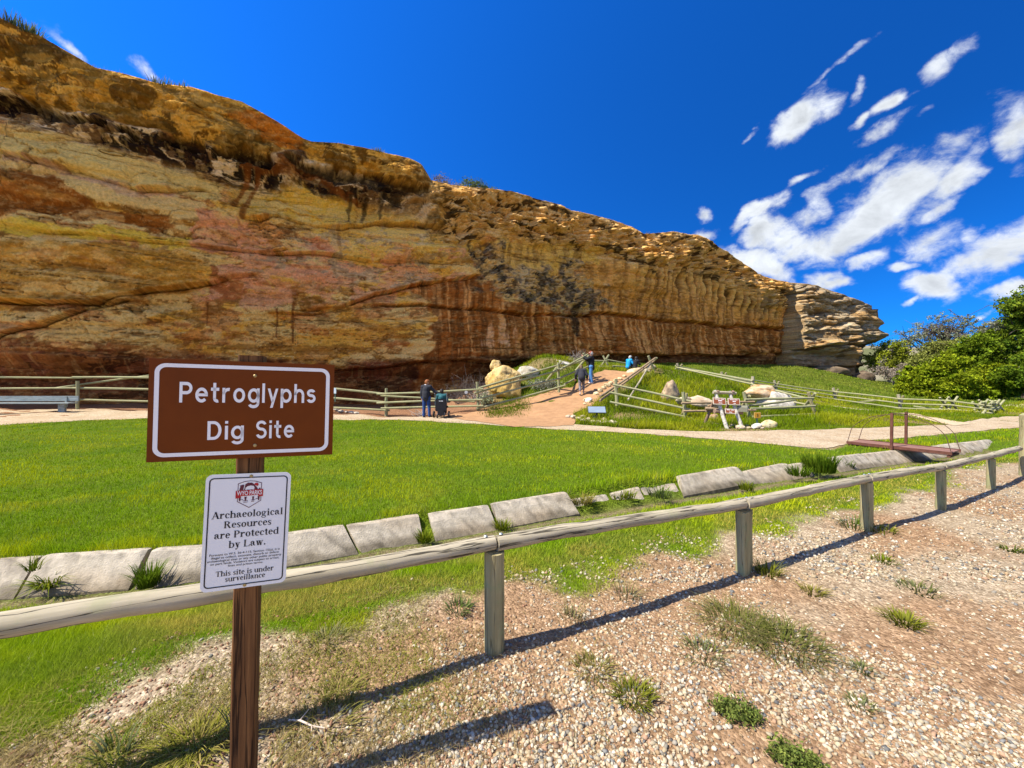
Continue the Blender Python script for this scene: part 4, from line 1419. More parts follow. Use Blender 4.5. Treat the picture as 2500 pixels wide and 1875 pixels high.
# bold roman letters drawn as thick stems, thin hairlines and slab serifs
def serif_glyphs():
    G = {}
    S, T = .135, .042

    def rect(x0, y0, x1, y1):
        return [(x0, y0), (x1, y0), (x1, y1), (x0, y1)]

    def slant(x0, y0, x1, y1, w):
        return [(x0 - w / 2, y0), (x0 + w / 2, y0), (x1 + w / 2, y1), (x1 - w / 2, y1)]

    def arc(cx, cy, rx, ry, a0, a1, wt=S, wn=T, n=14):
        q = []
        for k in range(n):
            A, B = R(a0 + (a1 - a0) * k / n), R(a0 + (a1 - a0) * (k + 1) / n)
            q.append([(cx + rx * math.cos(A), cy + ry * math.sin(A)), (cx + rx * math.cos(B), cy + ry * math.sin(B)),
                      (cx + (rx - wt) * math.cos(B), cy + (ry - wn) * math.sin(B)), (cx + (rx - wt) * math.cos(A), cy + (ry - wn) * math.sin(A))])
        return q

    def dot(x, y, r):
        return [[(x + r * math.cos(R(30 * k)), y + r * math.sin(R(30 * k))) for k in range(12)]]

    def foot(x0, x1, y=0):
        return rect(x0, y, x1, y + .036)

    def stem(x, y0, y1, both=True, topl=True):
        q = [rect(x, y0, x + S, y1)]
        if both:
            q.append(foot(x - .055, x + S + .055, y0))
        if topl:
            q.append(rect(x - .06, y1 - .045, x, y1 - .008))
        return q
    X, C, AS = .47, .67, .69
    G['A'] = (.72, [slant(.10, 0, .36, C, .055), slant(.60, 0, .36, C, .16), rect(.20, .2, .52, .245), foot(.0, .21), foot(.47, .73)])
    G['R'] = (.72, stem(.09, 0, C, True, False) + [foot(.035, .28, C - .036)] + arc(.27, .50, .30, .17, -90, 90) + [rect(.2, .63, .28, .67), rect(.2, .33, .3, .372), slant(.60, 0, .36, .36, .16), foot(.5, .72)])
    G['P'] = (.62, stem(.09, 0, C, True, False) + [foot(.035, .28, C - .036)] + arc(.27, .48, .31, .19, -90, 90) + [rect(.2, .63, .28, .67), rect(.2, .29, .28, .332)])
    G['L'] = (.64, stem(.09, 0, C, True, False) + [foot(.035, .28, C - .036), rect(.2, 0, .58, .04), [(.52, .04), (.6, .0), (.62, .2), (.58, .2)]])
    G['T'] = (.66, stem(.265, 0, C, True, False) + [rect(.04, C - .045, .63, C), [(.03, .48), (.06, .48), (.10, C), (.03, C)], [(.61, .48), (.64, .48), (.64, C), (.57, C)]])
    G['a'] = (.52, [rect(.26, .09, .26 + S, .34)] + arc(.215, .335, .18, .145, 0, 165) + arc(.2, .135, .18, .145, 90, 290) + [rect(.2, .245, .28, .285), [(.3, .09), (.42, .0), (.5, .05), (.395, .12)]] + dot(.09, .345, .06))
    G['b'] = (.57, stem(.045, 0, AS, False) + arc(.275, .235, .26, .245, -130, 130))
    G['c'] = (.45, arc(.24, .235, .22, .245, 55, 315) + dot(.365, .36, .062))
    G['d'] = (.57, [rect(.375, 0, .375 + S, AS), rect(.31, AS - .045, .375, AS - .008), rect(.5, 0, .56, .036)] + arc(.28, .235, .26, .245, 50, 310))
    G['e'] = (.46, arc(.235, .235, .215, .245, 8, 318) + [rect(.13, .245, .44, .285)])
    G['g'] = (.52, arc(.22, .31, .19, .165, 0, 360, .11, .036) + arc(.24, -.08, .235, .13, 0, 360, .07, .05) + [[(.1, .17), (.2, .12), (.2, .05), (.06, .1)], rect(.12, .02, .36, .09), [(.38, .4), (.52, .46), (.5, .4), (.38, .36)]])
    G['h'] = (.58, stem(.055, 0, AS) + arc(.30, .27, .225, .20, 0, 150) + [rect(.39, 0, .39 + S, .28), foot(.335, .58)])
    G['i'] = (.30, stem(.08, 0, X) + dot(.147, .61, .075))
    G['l'] = (.30, stem(.08, 0, AS))
    G['n'] = (.58, stem(.055, 0, X) + arc(.30, .27, .225, .20, 0, 150) + [rect(.39, 0, .39 + S, .28), foot(.335, .58)])
    G['o'] = (.51, arc(.255, .235, .235, .245, 0, 360))
    G['r'] = (.46, stem(.055, 0, X) + arc(.32, .29, .16, .18, 75, 170, .1, .06) + dot(.37, .4, .066))
    G['s'] = (.40, arc(.2, .345, .165, .13, 40, 250, .095, .055) + arc(.2, .125, .165, .135, -140, 95, .095, .055) + [slant(.30, .14, .10, .33, .12)] + [rect(.335, .32, .36, .46), rect(.035, .0, .06, .15)])
    G['t'] = (.35, [rect(.1, .07, .1 + S, .6), rect(.02, .425, .33, .465), [(.1, .6), (.05, .465), (.12, .465)]] + arc(.24, .1, .14, .11, 180, 320, .1, .05))
    G['u'] = (.58, [rect(.05, .18, .05 + S, X), rect(0, X - .036, .08, X), rect(.39, 0, .39 + S, X), rect(.33, X - .036, .4, X), foot(.5, .585)] + arc(.28, .19, .23, .20, 180, 320))
    G['v'] = (.50, [slant(.12, X, .27, 0, .15), slant(.40, X, .28, 0, .05), rect(0, X - .036, .25, X), rect(.31, X - .036, .5, X)])
    G['w'] = (.74, [slant(.12, X, .24, 0, .14), slant(.37, X, .25, 0, .05), slant(.37, X, .49, 0, .14), slant(.63, X, .5, 0, .05), rect(0, X - .036, .46, X), rect(.54, X - .036, .74, X)])
    G['y'] = (.50, [slant(.12, X, .27, 0, .15), slant(.40, X, .2, -.19, .05), rect(0, X - .036, .25, X), rect(.31, X - .036, .5, X)] + dot(.12, -.15, .065))
    G['.'] = (.25, dot(.12, .07, .075))
    G[' '] = (.26, [])
    return G


SERIF = serif_glyphs()


def serif_line(fl, txt, x0, x1, base, h, y):
    """a line of bold roman text between x0 and x1, h = em height"""
    w = sum(SERIF[c][0] + .015 for c in txt)
    k = (x1 - x0) / w
    x = x0
    for c in txt:
        adv, polys = SERIF[c]
        for p in polys:
            fl.poly([(x + px * k, base + py * h) for px, py in p], y)
        x += (adv + .015) * k


# road-sign capitals and lower case of one stroke width
def road_glyphs():
    G = {}
    S = .155

    def rect(x0, y0, x1, y1):
        return [(x0, y0), (x1, y0), (x1, y1), (x0, y1)]

    def slant(x0, y0, x1, y1, w=.18):
        return [(x0 - w / 2, y0), (x0 + w / 2, y0), (x1 + w / 2, y1), (x1 - w / 2, y1)]

    def arc(cx, cy, rx, ry, a0, a1, w=S, n=18):
        q = []
        for k in range(n):
            A, B = R(a0 + (a1 - a0) * k / n), R(a0 + (a1 - a0) * (k + 1) / n)
            q.append([(cx + rx * math.cos(A), cy + ry * math.sin(A)), (cx + rx * math.cos(B), cy + ry * math.sin(B)),
                      (cx + (rx - w) * math.cos(B), cy + (ry - w) * math.sin(B)), (cx + (rx - w) * math.cos(A), cy + (ry - w) * math.sin(A))])
        return q
    X, C = .74, 1.0
    o = arc(.33, X / 2, .33, X / 2, 0, 360)
    G['P'] = (.66, [rect(0, 0, S, C), rect(S, C - S, .36, C), rect(S, .40, .36, .40 + S)] + arc(.36, .70, .30, .30, -90, 90))
    G['D'] = (.72, [rect(0, 0, S, C), rect(S, C - S, .30, C), rect(S, 0, .30, S)] + arc(.30, .5, .40, .5, -90, 90))
    G['S'] = (.66, arc(.33, .725, .32, .275, 20, 270) + arc(.33, .3025, .33, .3025, -160, 90))
    G['e'] = (.66, arc(.33, X / 2, .33, X / 2, 0, 318) + [rect(S * .8, .31, .655, .31 + S * .9)])
    G['t'] = (.46, [rect(.12, .18, .12 + S, .98), rect(0, X - S, .44, X)] + arc(.36, .22, .24, .22, 180, 285))
    G['r'] = (.44, [rect(0, 0, S, X)] + arc(.34, .42, .34, .32, 78, 180))
    G['o'] = (.66, o)
    G['g'] = (.66, o + [rect(.66 - S, -.08, .66, X)] + arc(.33, -.02, .33, .26, 205, 360))
    G['l'] = (S, [rect(0, 0, S, C)])
    G['y'] = (.62, [slant(.08, X, .31, .06, .15), slant(.55, X, .24, -.26, .15)])
    G['p'] = (.66, o + [rect(0, -.27, S, X)])
    G['h'] = (.62, [rect(0, 0, S, C), rect(.62 - S, 0, .62, .42)] + arc(.31, .40, .31, .34, 0, 180))
    G['s'] = (.56, arc(.28, .53, .27, .21, 25, 270) + arc(.28, .2375, .28, .2375, -158, 90) )
    G['i'] = (S, [rect(0, 0, S, X), rect(0, .86, S, 1.0)])
    return G


ROAD = road_glyphs()


def road_line(fl, txt, x0, x1, base, h, y):
    gap = .155
    w = sum(ROAD[c][0] for c in txt) + gap * (len(txt) - 1)
    k = (x1 - x0) / w
    x = x0
    for c in txt:
        adv, polys = ROAD[c]
        for p in polys:
            fl.poly([(x + px * k, base + py * h) for px, py in p], y)
        x += (adv + gap) * k


# ================================================================== PARK SIGN
def build_sign():
    al = Vector((.922, .386, 0)).normalized()
    nn = Vector((al.y, -al.x, 0))          # towards the camera
    pc = Vector((-1.05, 1.53, 0)) - nn * .048 - al * .008
    lean = -.02
    th = thing('park_sign', 'brown Petroglyphs Dig Site sign above a white notice on a square wooden post', 'sign', (pc.x - .02, pc.y, 0))
    yaw = math.atan2(al.y, al.x)
    base = Matrix.Translation((pc.x - .022, pc.y, 0)) @ Matrix.Rotation(yaw, 4, 'Z') @ Matrix.Rotation(.019, 4, 'Y')
    # post: local x along the grain
    w = .042
    mb = MB()
    n = 26
    rs = np.random.RandomState(4)
    prof = [(-w, -w + .006), (-w + .006, -w), (w - .006, -w), (w, -w + .006), (w, w - .006), (w - .006, w), (-w + .006, w), (-w, w - .006)]
    vs = []
    for i in range(n):
        z = -.3 + (1.815 + .3) * i / (n - 1)
        for (x, y) in prof:
            vs.append((z, x + rs.uniform(-.0012, .0012), y + rs.uniform(-.0012, .0012)))
    fs = [tuple(range(7, -1, -1)), tuple((n - 1) * 8 + k for k in range(8))]
    for i in range(n - 1):
        for k in range(8):
            fs.append((i * 8 + k, i * 8 + (k + 1) % 8, (i + 1) * 8 + (k + 1) % 8, (i + 1) * 8 + k))
    mb.add(vs, fs)
    rot = Matrix(((0, 1, 0, 0), (0, 0, 1, 0), (1, 0, 0, 0), (0, 0, 0, 1)))
    mb.obj('post', W_SIGN, th, base @ rot)

    def frame(c, roll):
        return Matrix.Translation(c) @ Matrix.Rotation(yaw, 4, 'Z') @ Matrix.Rotation(roll, 4, 'Y')
    # --- brown destination sign
    W, Hh = .618, .383
    m = frame((-1.05, 1.53, 1.597), R(1.3))
    panel = MB().box((0, .0015, 0), (W, .003, Hh)).obj('brown_panel', M_BROWN, th, m)
    Flat().ring(rrect(W - .034, Hh - .034, .034, 8), rrect(W - .062, Hh - .062, .022, 8), .0012).obj('border', M_LETTER, panel, m)

    # panel coordinates measured as fractions of the sign
    def fx(f):
        return (f - .5) * W

    def fz(f):
        return (.5 - f) * Hh
    for (txt, xa, xb, zb, zt_) in (('Petroglyphs', .148, .888, .425, .222), ('Dig', .292, .482, .800, .612), ('Site', .548, .765, .800, .612)):
        f = Flat()
        road_line(f, txt, fx(xa), fx(xb), fz(zb), fz(zt_) - fz(zb), .0012)
        f.obj('lettering', M_LETTER, panel, m)
    for (x, z) in ((.535, .145), (.545, .870)):
        MB().lathe([(.0065, -.001), (.0065, .002), (.004, .004)], 10, Matrix.Translation((fx(x), 0, fz(z))) @ Matrix.Rotation(R(90), 4, 'X')).obj('screw', M_SCREW, panel, m)
    # --- white notice
    W2, H2 = .286, .450
    m2 = frame((-1.0515, 1.5288, 1.119), R(2.6))
    out = rrect(W2, H2, .022, 8)
    nb = len(out)
    mb = MB().prism(out, .0, .002)
    notice = mb.obj('white_notice', M_WHITE, th, m2)
    Flat().ring(rrect(W2 - .022, H2 - .026, .016, 8), rrect(W2 - .0305, H2 - .0345, .012, 8), .0012).obj('border', M_BLACK, notice, m2)

    def gx(f):
        return (f - .5) * W2

    def gzf(f):
        return (.5 - f) * H2
    fl = Flat()
    em = .0400
    for (txt, a, b, bl, k) in (('Archaeological', .085, .925, .380, 1), ('Resources', .225, .79, .466, 1), ('are Protected', .125, .885, .553, 1), ('by Law.', .295, .735, .640, 1),
                               ('This site is under', .165, .845, .878, .76), ('surveillance', .275, .745, .930, .76)):
        serif_line(fl, txt, gx(a), gx(b), gzf(bl), em * k, .0012)
    fl.obj('lettering', M_BLACK, notice, m2)
    fl = Flat()
    for (txt, a, b, y0, y1) in (('Pursuant to W.S. 36-4-115, Section 15(a), it is', .085, .905, .705, .680), ('illegal to collect, excavate, disturb or deface', .105, .895, .731, .706), ('archaeological sites or any other public property', .065, .930, .757, .732),
                                ('on park lands. Violators are subject to arrest,', .100, .905, .782, .758), ('fines and prison terms.', .300, .710, .807, .784)):
        v, f = text_mesh(txt, 1.0, .006, 1.0)
        fl.add(fit2d(v, gx(a), gx(b), gzf(y0), gzf(y1)), f, .0012)
    fl.obj('lettering', M_BLACK, notice, m2)
    for (x, z) in ((.515, .022), (.505, .978)):
        MB().lathe([(.0062, -.001), (.0062, .002), (.004, .004)], 10, Matrix.Translation((gx(x), 0, gzf(z))) @ Matrix.Rotation(R(90), 4, 'X')).obj('screw', M_SCREW, notice, m2)
    # park emblem: shield, rock butte with a buffalo, red band, three firs
    cx, cz = gx(.505), gzf(.172)
    k = .0146                                # half width of the shield / 3.1

    def E(pts):
        return [(cx + x * k, cz + z * k) for x, z in pts]
    sh = [(-2.75, 2.7), (-1.3, 3.25), (0, 3.4), (1.3, 3.25), (2.75, 2.7), (2.75, -2.2), (0, -4.0), (-2.75, -2.2)]
    Flat().ring(E(sh), E([(x * .95, z * .955) for x, z in sh]), .0012).obj('emblem_outline', M_MAROON, notice, m2)
    f1 = Flat()
    for tri in ([(-2.4, .8), (-2.2, 1.8), (-2.3, 2.1), (-1.9, 2.3), (-1.3, 2.35), (-1.4, 1.6), (-1.5, .8)],
                [(-1.35, .8), (-1.15, 1.7), (-1.1, 2.4), (-.5, 2.85), (.0, 2.8), (.4, 2.85), (.9, 2.45), (.9, 1.9), (.2, 2.05), (-.5, 1.9), (-1.0, 1.5), (-1.1, .8)],
                [(.9, 2.4), (1.3, 1.9), (1.6, 1.6), (1.9, .95), (1.9, .8), (1.0, .8), (1.1, 1.4), (.9, 1.9)], [(1.9, .8), (2.2, 1.3), (2.45, 1.35), (2.5, .8)],
                [(-1.1, .8), (-.9, .9), (-.5, .95), (.0, .92), (.5, 1.0), (1.0, .8)]):
        f1.poly(E(tri), .0012)
    # dark ground behind the firs, cut as strips between the trees
    for (a, b) in ((-2.45, -1.9), (-1.15, -.6), (.65, 1.1), (1.9, 2.45)):
        f1.poly(E([(a, -.95), (b, -.95), ((a + b) / 2 + .12, -2.1), ((a + b) / 2 - .12, -2.1)]), .0012)
    for (x, z, w_) in ((-1.9, -1.8, .5), (-.9, -2.1, .6), (-.8, -2.5, .5), (.9, -2.0, .5), (.8, -2.4, .35), (1.9, -1.7, .45)):
        f1.poly(E([(x - w_, z), (x + w_, z + .08), (x + w_, z + .2), (x - w_, z + .14)]), .0016)
    f1.obj('emblem_scene', M_MAROON, notice, m2)['kind'] = 'stuff'
    Flat().poly(E([(1.5 + .5 * math.cos(R(a)), 2.25 + .5 * math.sin(R(a))) for a in range(-60, 200, 20)]), .0014).obj('emblem_sun', M_RED, notice, m2)
    band = [(-3.15, .72), (3.15, .98), (3.15, -1.0), (2.75, -1.2), (1.9, -1.05), (1.45, -.75), (.95, -1.0), (.0, -.3), (-.8, -1.15), (-1.4, -.95), (-2.0, -1.25), (-3.15, -1.4)]
    f2 = Flat()
    f2.poly(E([(-3.15, .78), (3.15, .98), (3.15, -.55), (-3.15, -.75)]), .0018)
    f2.poly(E([(-3.15, -.75), (-1.9, -.71), (-2.2, -1.2), (-3.15, -1.3)]), .0018)
    f2.poly(E([(3.15, -.55), (1.9, -.59), (2.2, -1.0), (3.15, -1.0)]), .0018)
    f2.obj('emblem_band', M_RED, notice, m2)
    v, f = text_mesh('WYO PARKS', 1.0, .012, .95)
    e0 = E([(-2.85, -.5), (2.9, .72)])
    Flat().add(fit2d(v, e0[0][0], e0[1][0], e0[0][1], e0[1][1]), f, .0024).obj('emblem_lettering', M_WHITE, notice, m2)


build_sign()


# ================================================================== FOOTBRIDGE
def build_bridge():
    a, b = Vector((9.62, 10.85, .07)), Vector((10.62, 9.22, .04))
    ax = (b - a).normalized()
    sd = Vector((-ax.y, ax.x, 0)).normalized()
    if sd.x < 0:
        sd = -sd
    L = (b - a).length
    hw = .42
    th = thing('footbridge', 'small rusty red footbridge over the ditch with two uprights and thin hoops', 'footbridge', ((a + b) / 2)[:])
    m = Matrix(((ax.x, sd.x, 0, a.x), (ax.y, sd.y, 0, a.y), (ax.z, 0, 1, a.z), (0, 0, 0, 1)))
    nb = 5
    for i in range(nb):
        y = -hw + .05 + (2 * hw - .1) * (i + .5) / nb
        MB().box((L / 2, y, .02), (L, (2 * hw - .1) / nb - .012, .03)).obj('deck_board', M_RUSTP, th, m, bevel=.003)
    for s in (-1, 1):
        mb = MB().box((L / 2, s * hw, .015), (L + .04, .025, .07)).box((L / 2, s * (hw - .03), -.036), (L + .04, .06, .008))
        mb.obj('side_beam', M_RUST, th, m)
        MB().box((L * .47 + (.06 if s > 0 else 0), s * (hw + .03), .42), (.055, .055, .95)).obj('upright', M_RUST, th, m, bevel=.003)
        pts = []
        for k in range(25):
            t = k / 24
            pts.append((L * t, s * (hw - .01), .05 + .80 * math.sqrt(max(0, 1 - (2 * t - 1) ** 2)) ** .9))
        MB().tube(pts, .008, 6).obj('hoop', M_ROD, th, m, smooth=True)
    for t in (.02, .98):
        MB().box((L * t, 0, -.06), (.06, 2 * hw, .05)).obj('cross_beam', M_RUST, th, m)


build_bridge()


# ================================================================== BUCK-AND-RAIL FENCES
def buck(th, foot, h, axis, r=.065, spread=.42, mat=None, seed=0, lean=0.0):
    """a crossed pair of poles; axis = fence direction (unit, xy)"""
    rs = np.random.RandomState(seed)
    n = Vector((-axis.y, axis.x, 0))
    f = Vector(foot)
    for s in (-1, 1):
        lo = f + n * (s * spread) + Vector((0, 0, -.08)) + axis * (s * r * 1.0)
        hi = f - n * (s * spread * .38) + Vector((0, 0, h * (1 + rs.uniform(-.05, .08)))) + axis * (s * r * 1.0)
        pole('buck_leg', lo, hi, r * 1.05, r * .9, mat or W_BUCK, th, 8, 3, .01, seed + s)


def rails(th, pts, r=.052, seed=0, over=.12, mat=None):
    for i in range(len(pts) - 1):
        a, b = Vector(pts[i]), Vector(pts[i + 1])
        d = (b - a).normalized()
        rs = np.random.RandomState(seed * 7 + i)
        j = Vector((0, 0, rs.uniform(-.02, .02)))
        pole('rail', a - d * over + j, b + d * over * .6 - j, r * rs.uniform(.95, 1.1), r * rs.uniform(.78, .95), mat or W_BUCK, th, 8, 5, .008, seed + i)


def build_bucks():
    g = 'buck-and-rail fences round the dig site'
    # A: along the path, left
    def A(u, v, Y):
        return at(u, v, Y)
    th = thing('buck_rail_fence', 'long pole fence running along the foot of the cliff behind the bench', 'fence', A(560, 1000, 21.8)[:], g)
    posts = [(-260, 1010, 22.2), (190, 1004, 21.8), (560, 1006, 21.5), (943, 1013, 20.9)]
    for i, (u, v, Y) in enumerate(posts):
        p = hit(u, v) if u > 100 else A(u, v, Y)
        pole('post', A(u, v + 4, Y), A(u, 930 if u < 600 else 948, Y), .085, .075, W_BUCK, th, 10, 4, .005, i)
    for (vs) in ((919, 922, 926, 962), (944, 948, 956, 982), (972, 976, 985, 1002)):
        pts = [A(u, v, Y + .1) for (u, _, Y), v in zip(posts, vs)]
        rails(th, pts, .062, 3 + vs[0], .3)
    pole('brace', A(130, 948, 22.0), A(420, 910, 22.0), .055, .05, W_BUCK, th, 8, 4, .005, 5)
    for (a, b) in (((920, 962, 20.7), (1180, 950, 19.9)), ((920, 984, 20.7), (1178, 976, 19.9)), ((930, 997, 20.6), (1180, 991, 19.9)), ((930, 966, 20.9), (1160, 981, 20.3))):
        pole('rail', A(*a), A(*b), .056, .05, W_BUCK, th, 8, 5, .006, 11)
    # B: up the left side of the ramp
    th = thing('buck_rail_fence', 'four-rail pole fence climbing the left side of the dirt ramp past the yellow boulder', 'fence', A(1168, 1004, 20.2)[:], g)
    pole('post', A(1168, 1008, 20.2), A(1165, 932, 20.2), .08, .075, W_BUCK, th, 10, 4, .005, 21)
    pole('post', A(1365, 958, 22.0), A(1362, 885, 22.0), .075, .07, W_BUCK, th, 10, 4, .005, 22)
    pole('buck_leg', A(1334, 930, 22.6), A(1370, 882, 21.9), .07, .06, W_BUCK, th, 8, 3, .01, 23)
    pole('buck_leg', A(1450, 925, 24.4), A(1425, 862, 24.0), .08, .075, W_BUCK, th, 9, 3, .01, 24)
    pole('buck_leg', A(1405, 905, 23.6), A(1437, 868, 24.2), .065, .06, W_BUCK, th, 8, 3, .01, 25)
    for (a, b) in (((1168, 948), (1360, 892)), ((1158, 960), (1360, 906)), ((1158, 978), (1362, 925)), ((1163, 998), (1380, 941))):
        pole('rail', A(*a, 19.95), A(*b, 21.75), .056, .05, W_BUCK, th, 8, 6, .006, 30 + a[1])
    for (a, b) in (((1358, 903), (1430, 876)), ((1366, 903), (1440, 862)), ((1362, 925), (1440, 893)), ((1378, 938), (1408, 922))):
        pole('rail', A(*a, 21.8), A(*b, 23.9), .056, .05, W_BUCK, th, 8, 5, .006, 40 + a[0])
    # C: top of the ramp, behind the people
    th = thing('buck_rail_fence', 'short pole fence with a crossed post closing the top of the ramp', 'fence', A(1478, 905, 27.0)[:], g)
    pole('buck_leg', A(1466, 896, 27.6), A(1487, 866, 27.4), .07, .065, W_BUCK, th, 8, 3, .01, 51)
    pole('buck_leg', A(1486, 895, 27.3), A(1472, 868, 27.4), .07, .065, W_BUCK, th, 8, 3, .01, 52)
    for (a, b) in (((1440, 880), (1486, 881)), ((1476, 877), (1528, 887)), ((1440, 894), (1505, 896)), ((1440, 908), (1510, 906)), ((1496, 893), (1532, 896))):
        pole('rail', A(*a, 27.0), A(*b, 27.2), .05, .045, W_BUCK, th, 8, 4, .006, 60 + a[1])
    # D: right side of the ramp and the front run
    th = thing('buck_rail_fence', 'pole fence right of the ramp running past the log sign frame', 'fence', A(1580, 905, 25.0)[:], g)
    pole('buck_leg', A(1597, 908, 25.2), A(1583, 869, 25.0), .085, .08, W_BUCK, th, 9, 3, .005, 71)
    pole('buck_leg', A(1562, 915, 25.8), A(1604, 873, 24.8), .065, .06, W_BUCK, th, 8, 3, .005, 72)
    for (a, b, Ya, Yb) in (((1600, 874), (1465, 968), 24.7, 18.9), ((1596, 882), (1464, 978), 24.7, 18.9)):
        pole('rail', A(*a, Ya), A(*b, Yb), .06, .056, W_TAN, th, 8, 6, .004, 80 + a[1])
    for t in (.25, .55, .85):
        p = A(1600, 874, 24.7).lerp(A(1465, 968, 18.9), t)
        q = A(1596, 882, 24.7).lerp(A(1464, 978, 18.9), t)
        pole('spacer', p, q, .045, .045, W_TAN, th, 7, 1, 0, 3)
    pole('brace', A(1589, 884, 24.4), A(1533, 976, 19.2), .05, .05, W_RAIL, th, 8, 5, .004, 90)
    pole('post', A(1506, 990, 18.7), A(1503, 925, 18.7), .085, .075, W_BUCK, th, 9, 3, .004, 91)
    pole('post', A(1674, 1030, 17.1), A(1668, 957, 17.1), .075, .075, W_BUCK, th, 9, 3, .004, 92)
    pole('buck_leg', A(1667, 1012, 17.6), A(1677, 960, 17.4), .07, .065, W_POST, th, 9, 3, .004, 93)
    pole('post', A(1832, 1028, 17.2), A(1816, 957, 17.2), .07, .07, W_BUCK, th, 9, 3, .004, 94)
    pole('buck_leg', A(1806, 1000, 17.9), A(1830, 966, 17.2), .07, .06, W_POST, th, 9, 3, .004, 95)
    for (a, b, Ya, Yb) in (((1496, 939), (1687, 980), 18.5, 17.0), ((1489, 958), (1686, 1000), 18.4, 17.0), ((1489, 981), (1528, 989), 18.3, 18.0), ((1528, 989), (1689, 1020), 18.0, 17.0),
                           ((1664, 984), (1842, 981), 16.95, 17.0), ((1668, 1004), (1845, 1001), 16.95, 17.0), ((1674, 1026), (1750, 1025), 16.95, 17.0), ((1800, 1025), (1845, 1024), 17.0, 17.0)):
        pole('rail', A(*a, Ya), A(*b, Yb), .052, .046, W_BUCK if a[0] < 1600 else W_TAN, th, 8, 6, .005, 100 + a[1])
    # E: the corner run round the grey boulders
    th = thing('buck_rail_fence', 'corner of pole fence in front of the two stacked boulders', 'fence', A(1985, 1009, 17.6)[:], g)
    pole('buck_leg', A(1990, 1012, 17.7), A(1974, 958, 17.7), .075, .07, W_POST, th, 9, 3, .004, 111)
    pole('buck_leg', A(1958, 1000, 18.6), A(1990, 960, 17.6), .065, .06, W_BUCK, th, 9, 3, .004, 112)
    for (a, b, Ya, Yb) in (((1818, 976), (1986, 972), 17.0, 17.5), ((1832, 998), (1990, 991), 17.0, 17.5), ((1836, 1018), (1988, 1011), 17.0, 17.5), ((1830, 990), (1940, 977), 17.1, 18.6)):
        pole('rail', A(*a, Ya), A(*b, Yb), .056, .05, W_BUCK, th, 8, 6, .005, 120 + a[1])
    pole('post', A(1836, 950, 21.5), A(1838, 919, 21.5), .085, .085, W_RAIL, th, 9, 2, .004, 130)
    for (a, b, Ya, Yb) in (((1985, 976), (1836, 938), 17.8, 21.4), ((1990, 992), (1900, 972), 17.8, 20.0)):
        pole('rail', A(*a, Ya), A(*b, Yb), .05, .046, W_BUCK, th, 8, 5, .005, 131 + a[1])
    for (a, b, Ya, Yb) in (((1838, 938), (1650, 896), 21.4, 27.0), ((1838, 930), (1660, 898), 21.4, 27.0)):
        pole('rail', A(*a, Ya), A(*b, Yb), .05, .046, W_BUCK, th, 8, 5, .005, 133 + a[1])
    # F: the far run over the hill to the trees
    th = thing('buck_rail_fence', 'three-rail pole fence crossing the green hill towards the trees', 'fence', A(2037, 977, 29.5)[:], g)
    ps = [(1656, 912, 27.2, 25), (1764, 932, 28.5, 24), (1893, 956, 29.5, 27), (2037, 980, 29.0, 33), (2196, 1002, 25.8, 39)]
    for i, (u, v, Y, hpx) in enumerate(ps):
        pole('post', A(u + 4, v + 3, Y), A(u - 3, v - hpx, Y), .10, .085, W_RAIL, th, 9, 3, .004, 140 + i)
        pole('buck_leg', A(u - 2, v + 2, Y + .6), A(u + 9, v - hpx * .92, Y + .25), .08, .07, W_POST, th, 8, 3, .004, 150 + i)
    E_ = ps + [(2322, 1006, 23.6, 37), (2415, 1014, 21.4, 33)]
    for k, fr in enumerate((.72, .45, .16)):
        pts = [A(u, v - hpx * fr, Y - .12) for (u, v, Y, hpx) in E_]
        rails(th, pts, .048, 160 + k, .25)
    for i, (u, v, Y, hpx, s) in enumerate(((2305, 1005, 24.1, 36, 1), (2326, 1006, 23.6, 38, 1), (2385, 1010, 22.4, 30, 1), (2412, 1013, 21.4, 34, 1), (2428, 1010, 22.8, 34, 1), (2400, 1007, 24.0, 32, 1), (2440, 1007, 24.2, 30, 1))):
        w = 15
        pole('buck_leg', A(u - w, v, Y), A(u + w * .8, v - hpx, Y + .2), .062, .055, W_BUCK, th, 8, 2, .004, 170 + i)
        pole('buck_leg', A(u + w, v + 1, Y + .2), A(u - w * .7, v - hpx * .96, Y), .062, .055, W_BUCK, th, 8, 2, .004, 180 + i)
    for (a, b, Ya, Yb) in (((2415, 985), (2440, 983), 21.4, 24), ((2415, 999), (2445, 996), 21.4, 24), ((2230, 992), (2330, 1004), 25, 23.8), ((2052, 984), (2150, 977), 28.8, 27)):
        pole('rail', A(*a, Ya), A(*b, Yb), .048, .042, W_BUCK, th, 8, 4, .005, 190 + a[1])


build_bucks()


# ================================================================== BENCH, PANEL, SIGN FRAME, MAILBOX
def build_bench():
    c = hit(60, 1003)
    Y = 20.0
    z0 = gz(-26.0, Y)
    th = thing('park_bench', 'long grey plank bench in the shade at the left edge', 'bench', (-24.5, Y, z0))
    x1 = (181 - CU) / F * Y
    x0 = x1 - 5.2

    def zz(v):
        return H + Y * (CV - v) / F
    MB().box(((x0 + x1) / 2, Y + .22, (zz(967) + zz(980)) / 2), (x1 - x0, .05, zz(967) - zz(980))).obj('backrest', W_BENCH, th, bevel=.008)
    MB().box(((x0 + x1) / 2, Y - .05, zz(984)), (x1 - x0, .42, .07)).obj('seat', W_BENCH, th, bevel=.008)
    for x in (x1 - .62, x1 - 4.4):
        MB().box((x, Y, (z0 + zz(984)) / 2 - .02), (.34, .10, zz(984) - z0 - .03)).obj('leg', W_BENCH, th)
        MB().box((x, Y, z0 + .03), (.56, .40, .10)).obj('foot', W_BENCH, th)
        MB().box((x, Y + .18, zz(974) - .15), (.10, .05, .55)).obj('back_support', W_BENCH, th)


build_bench()

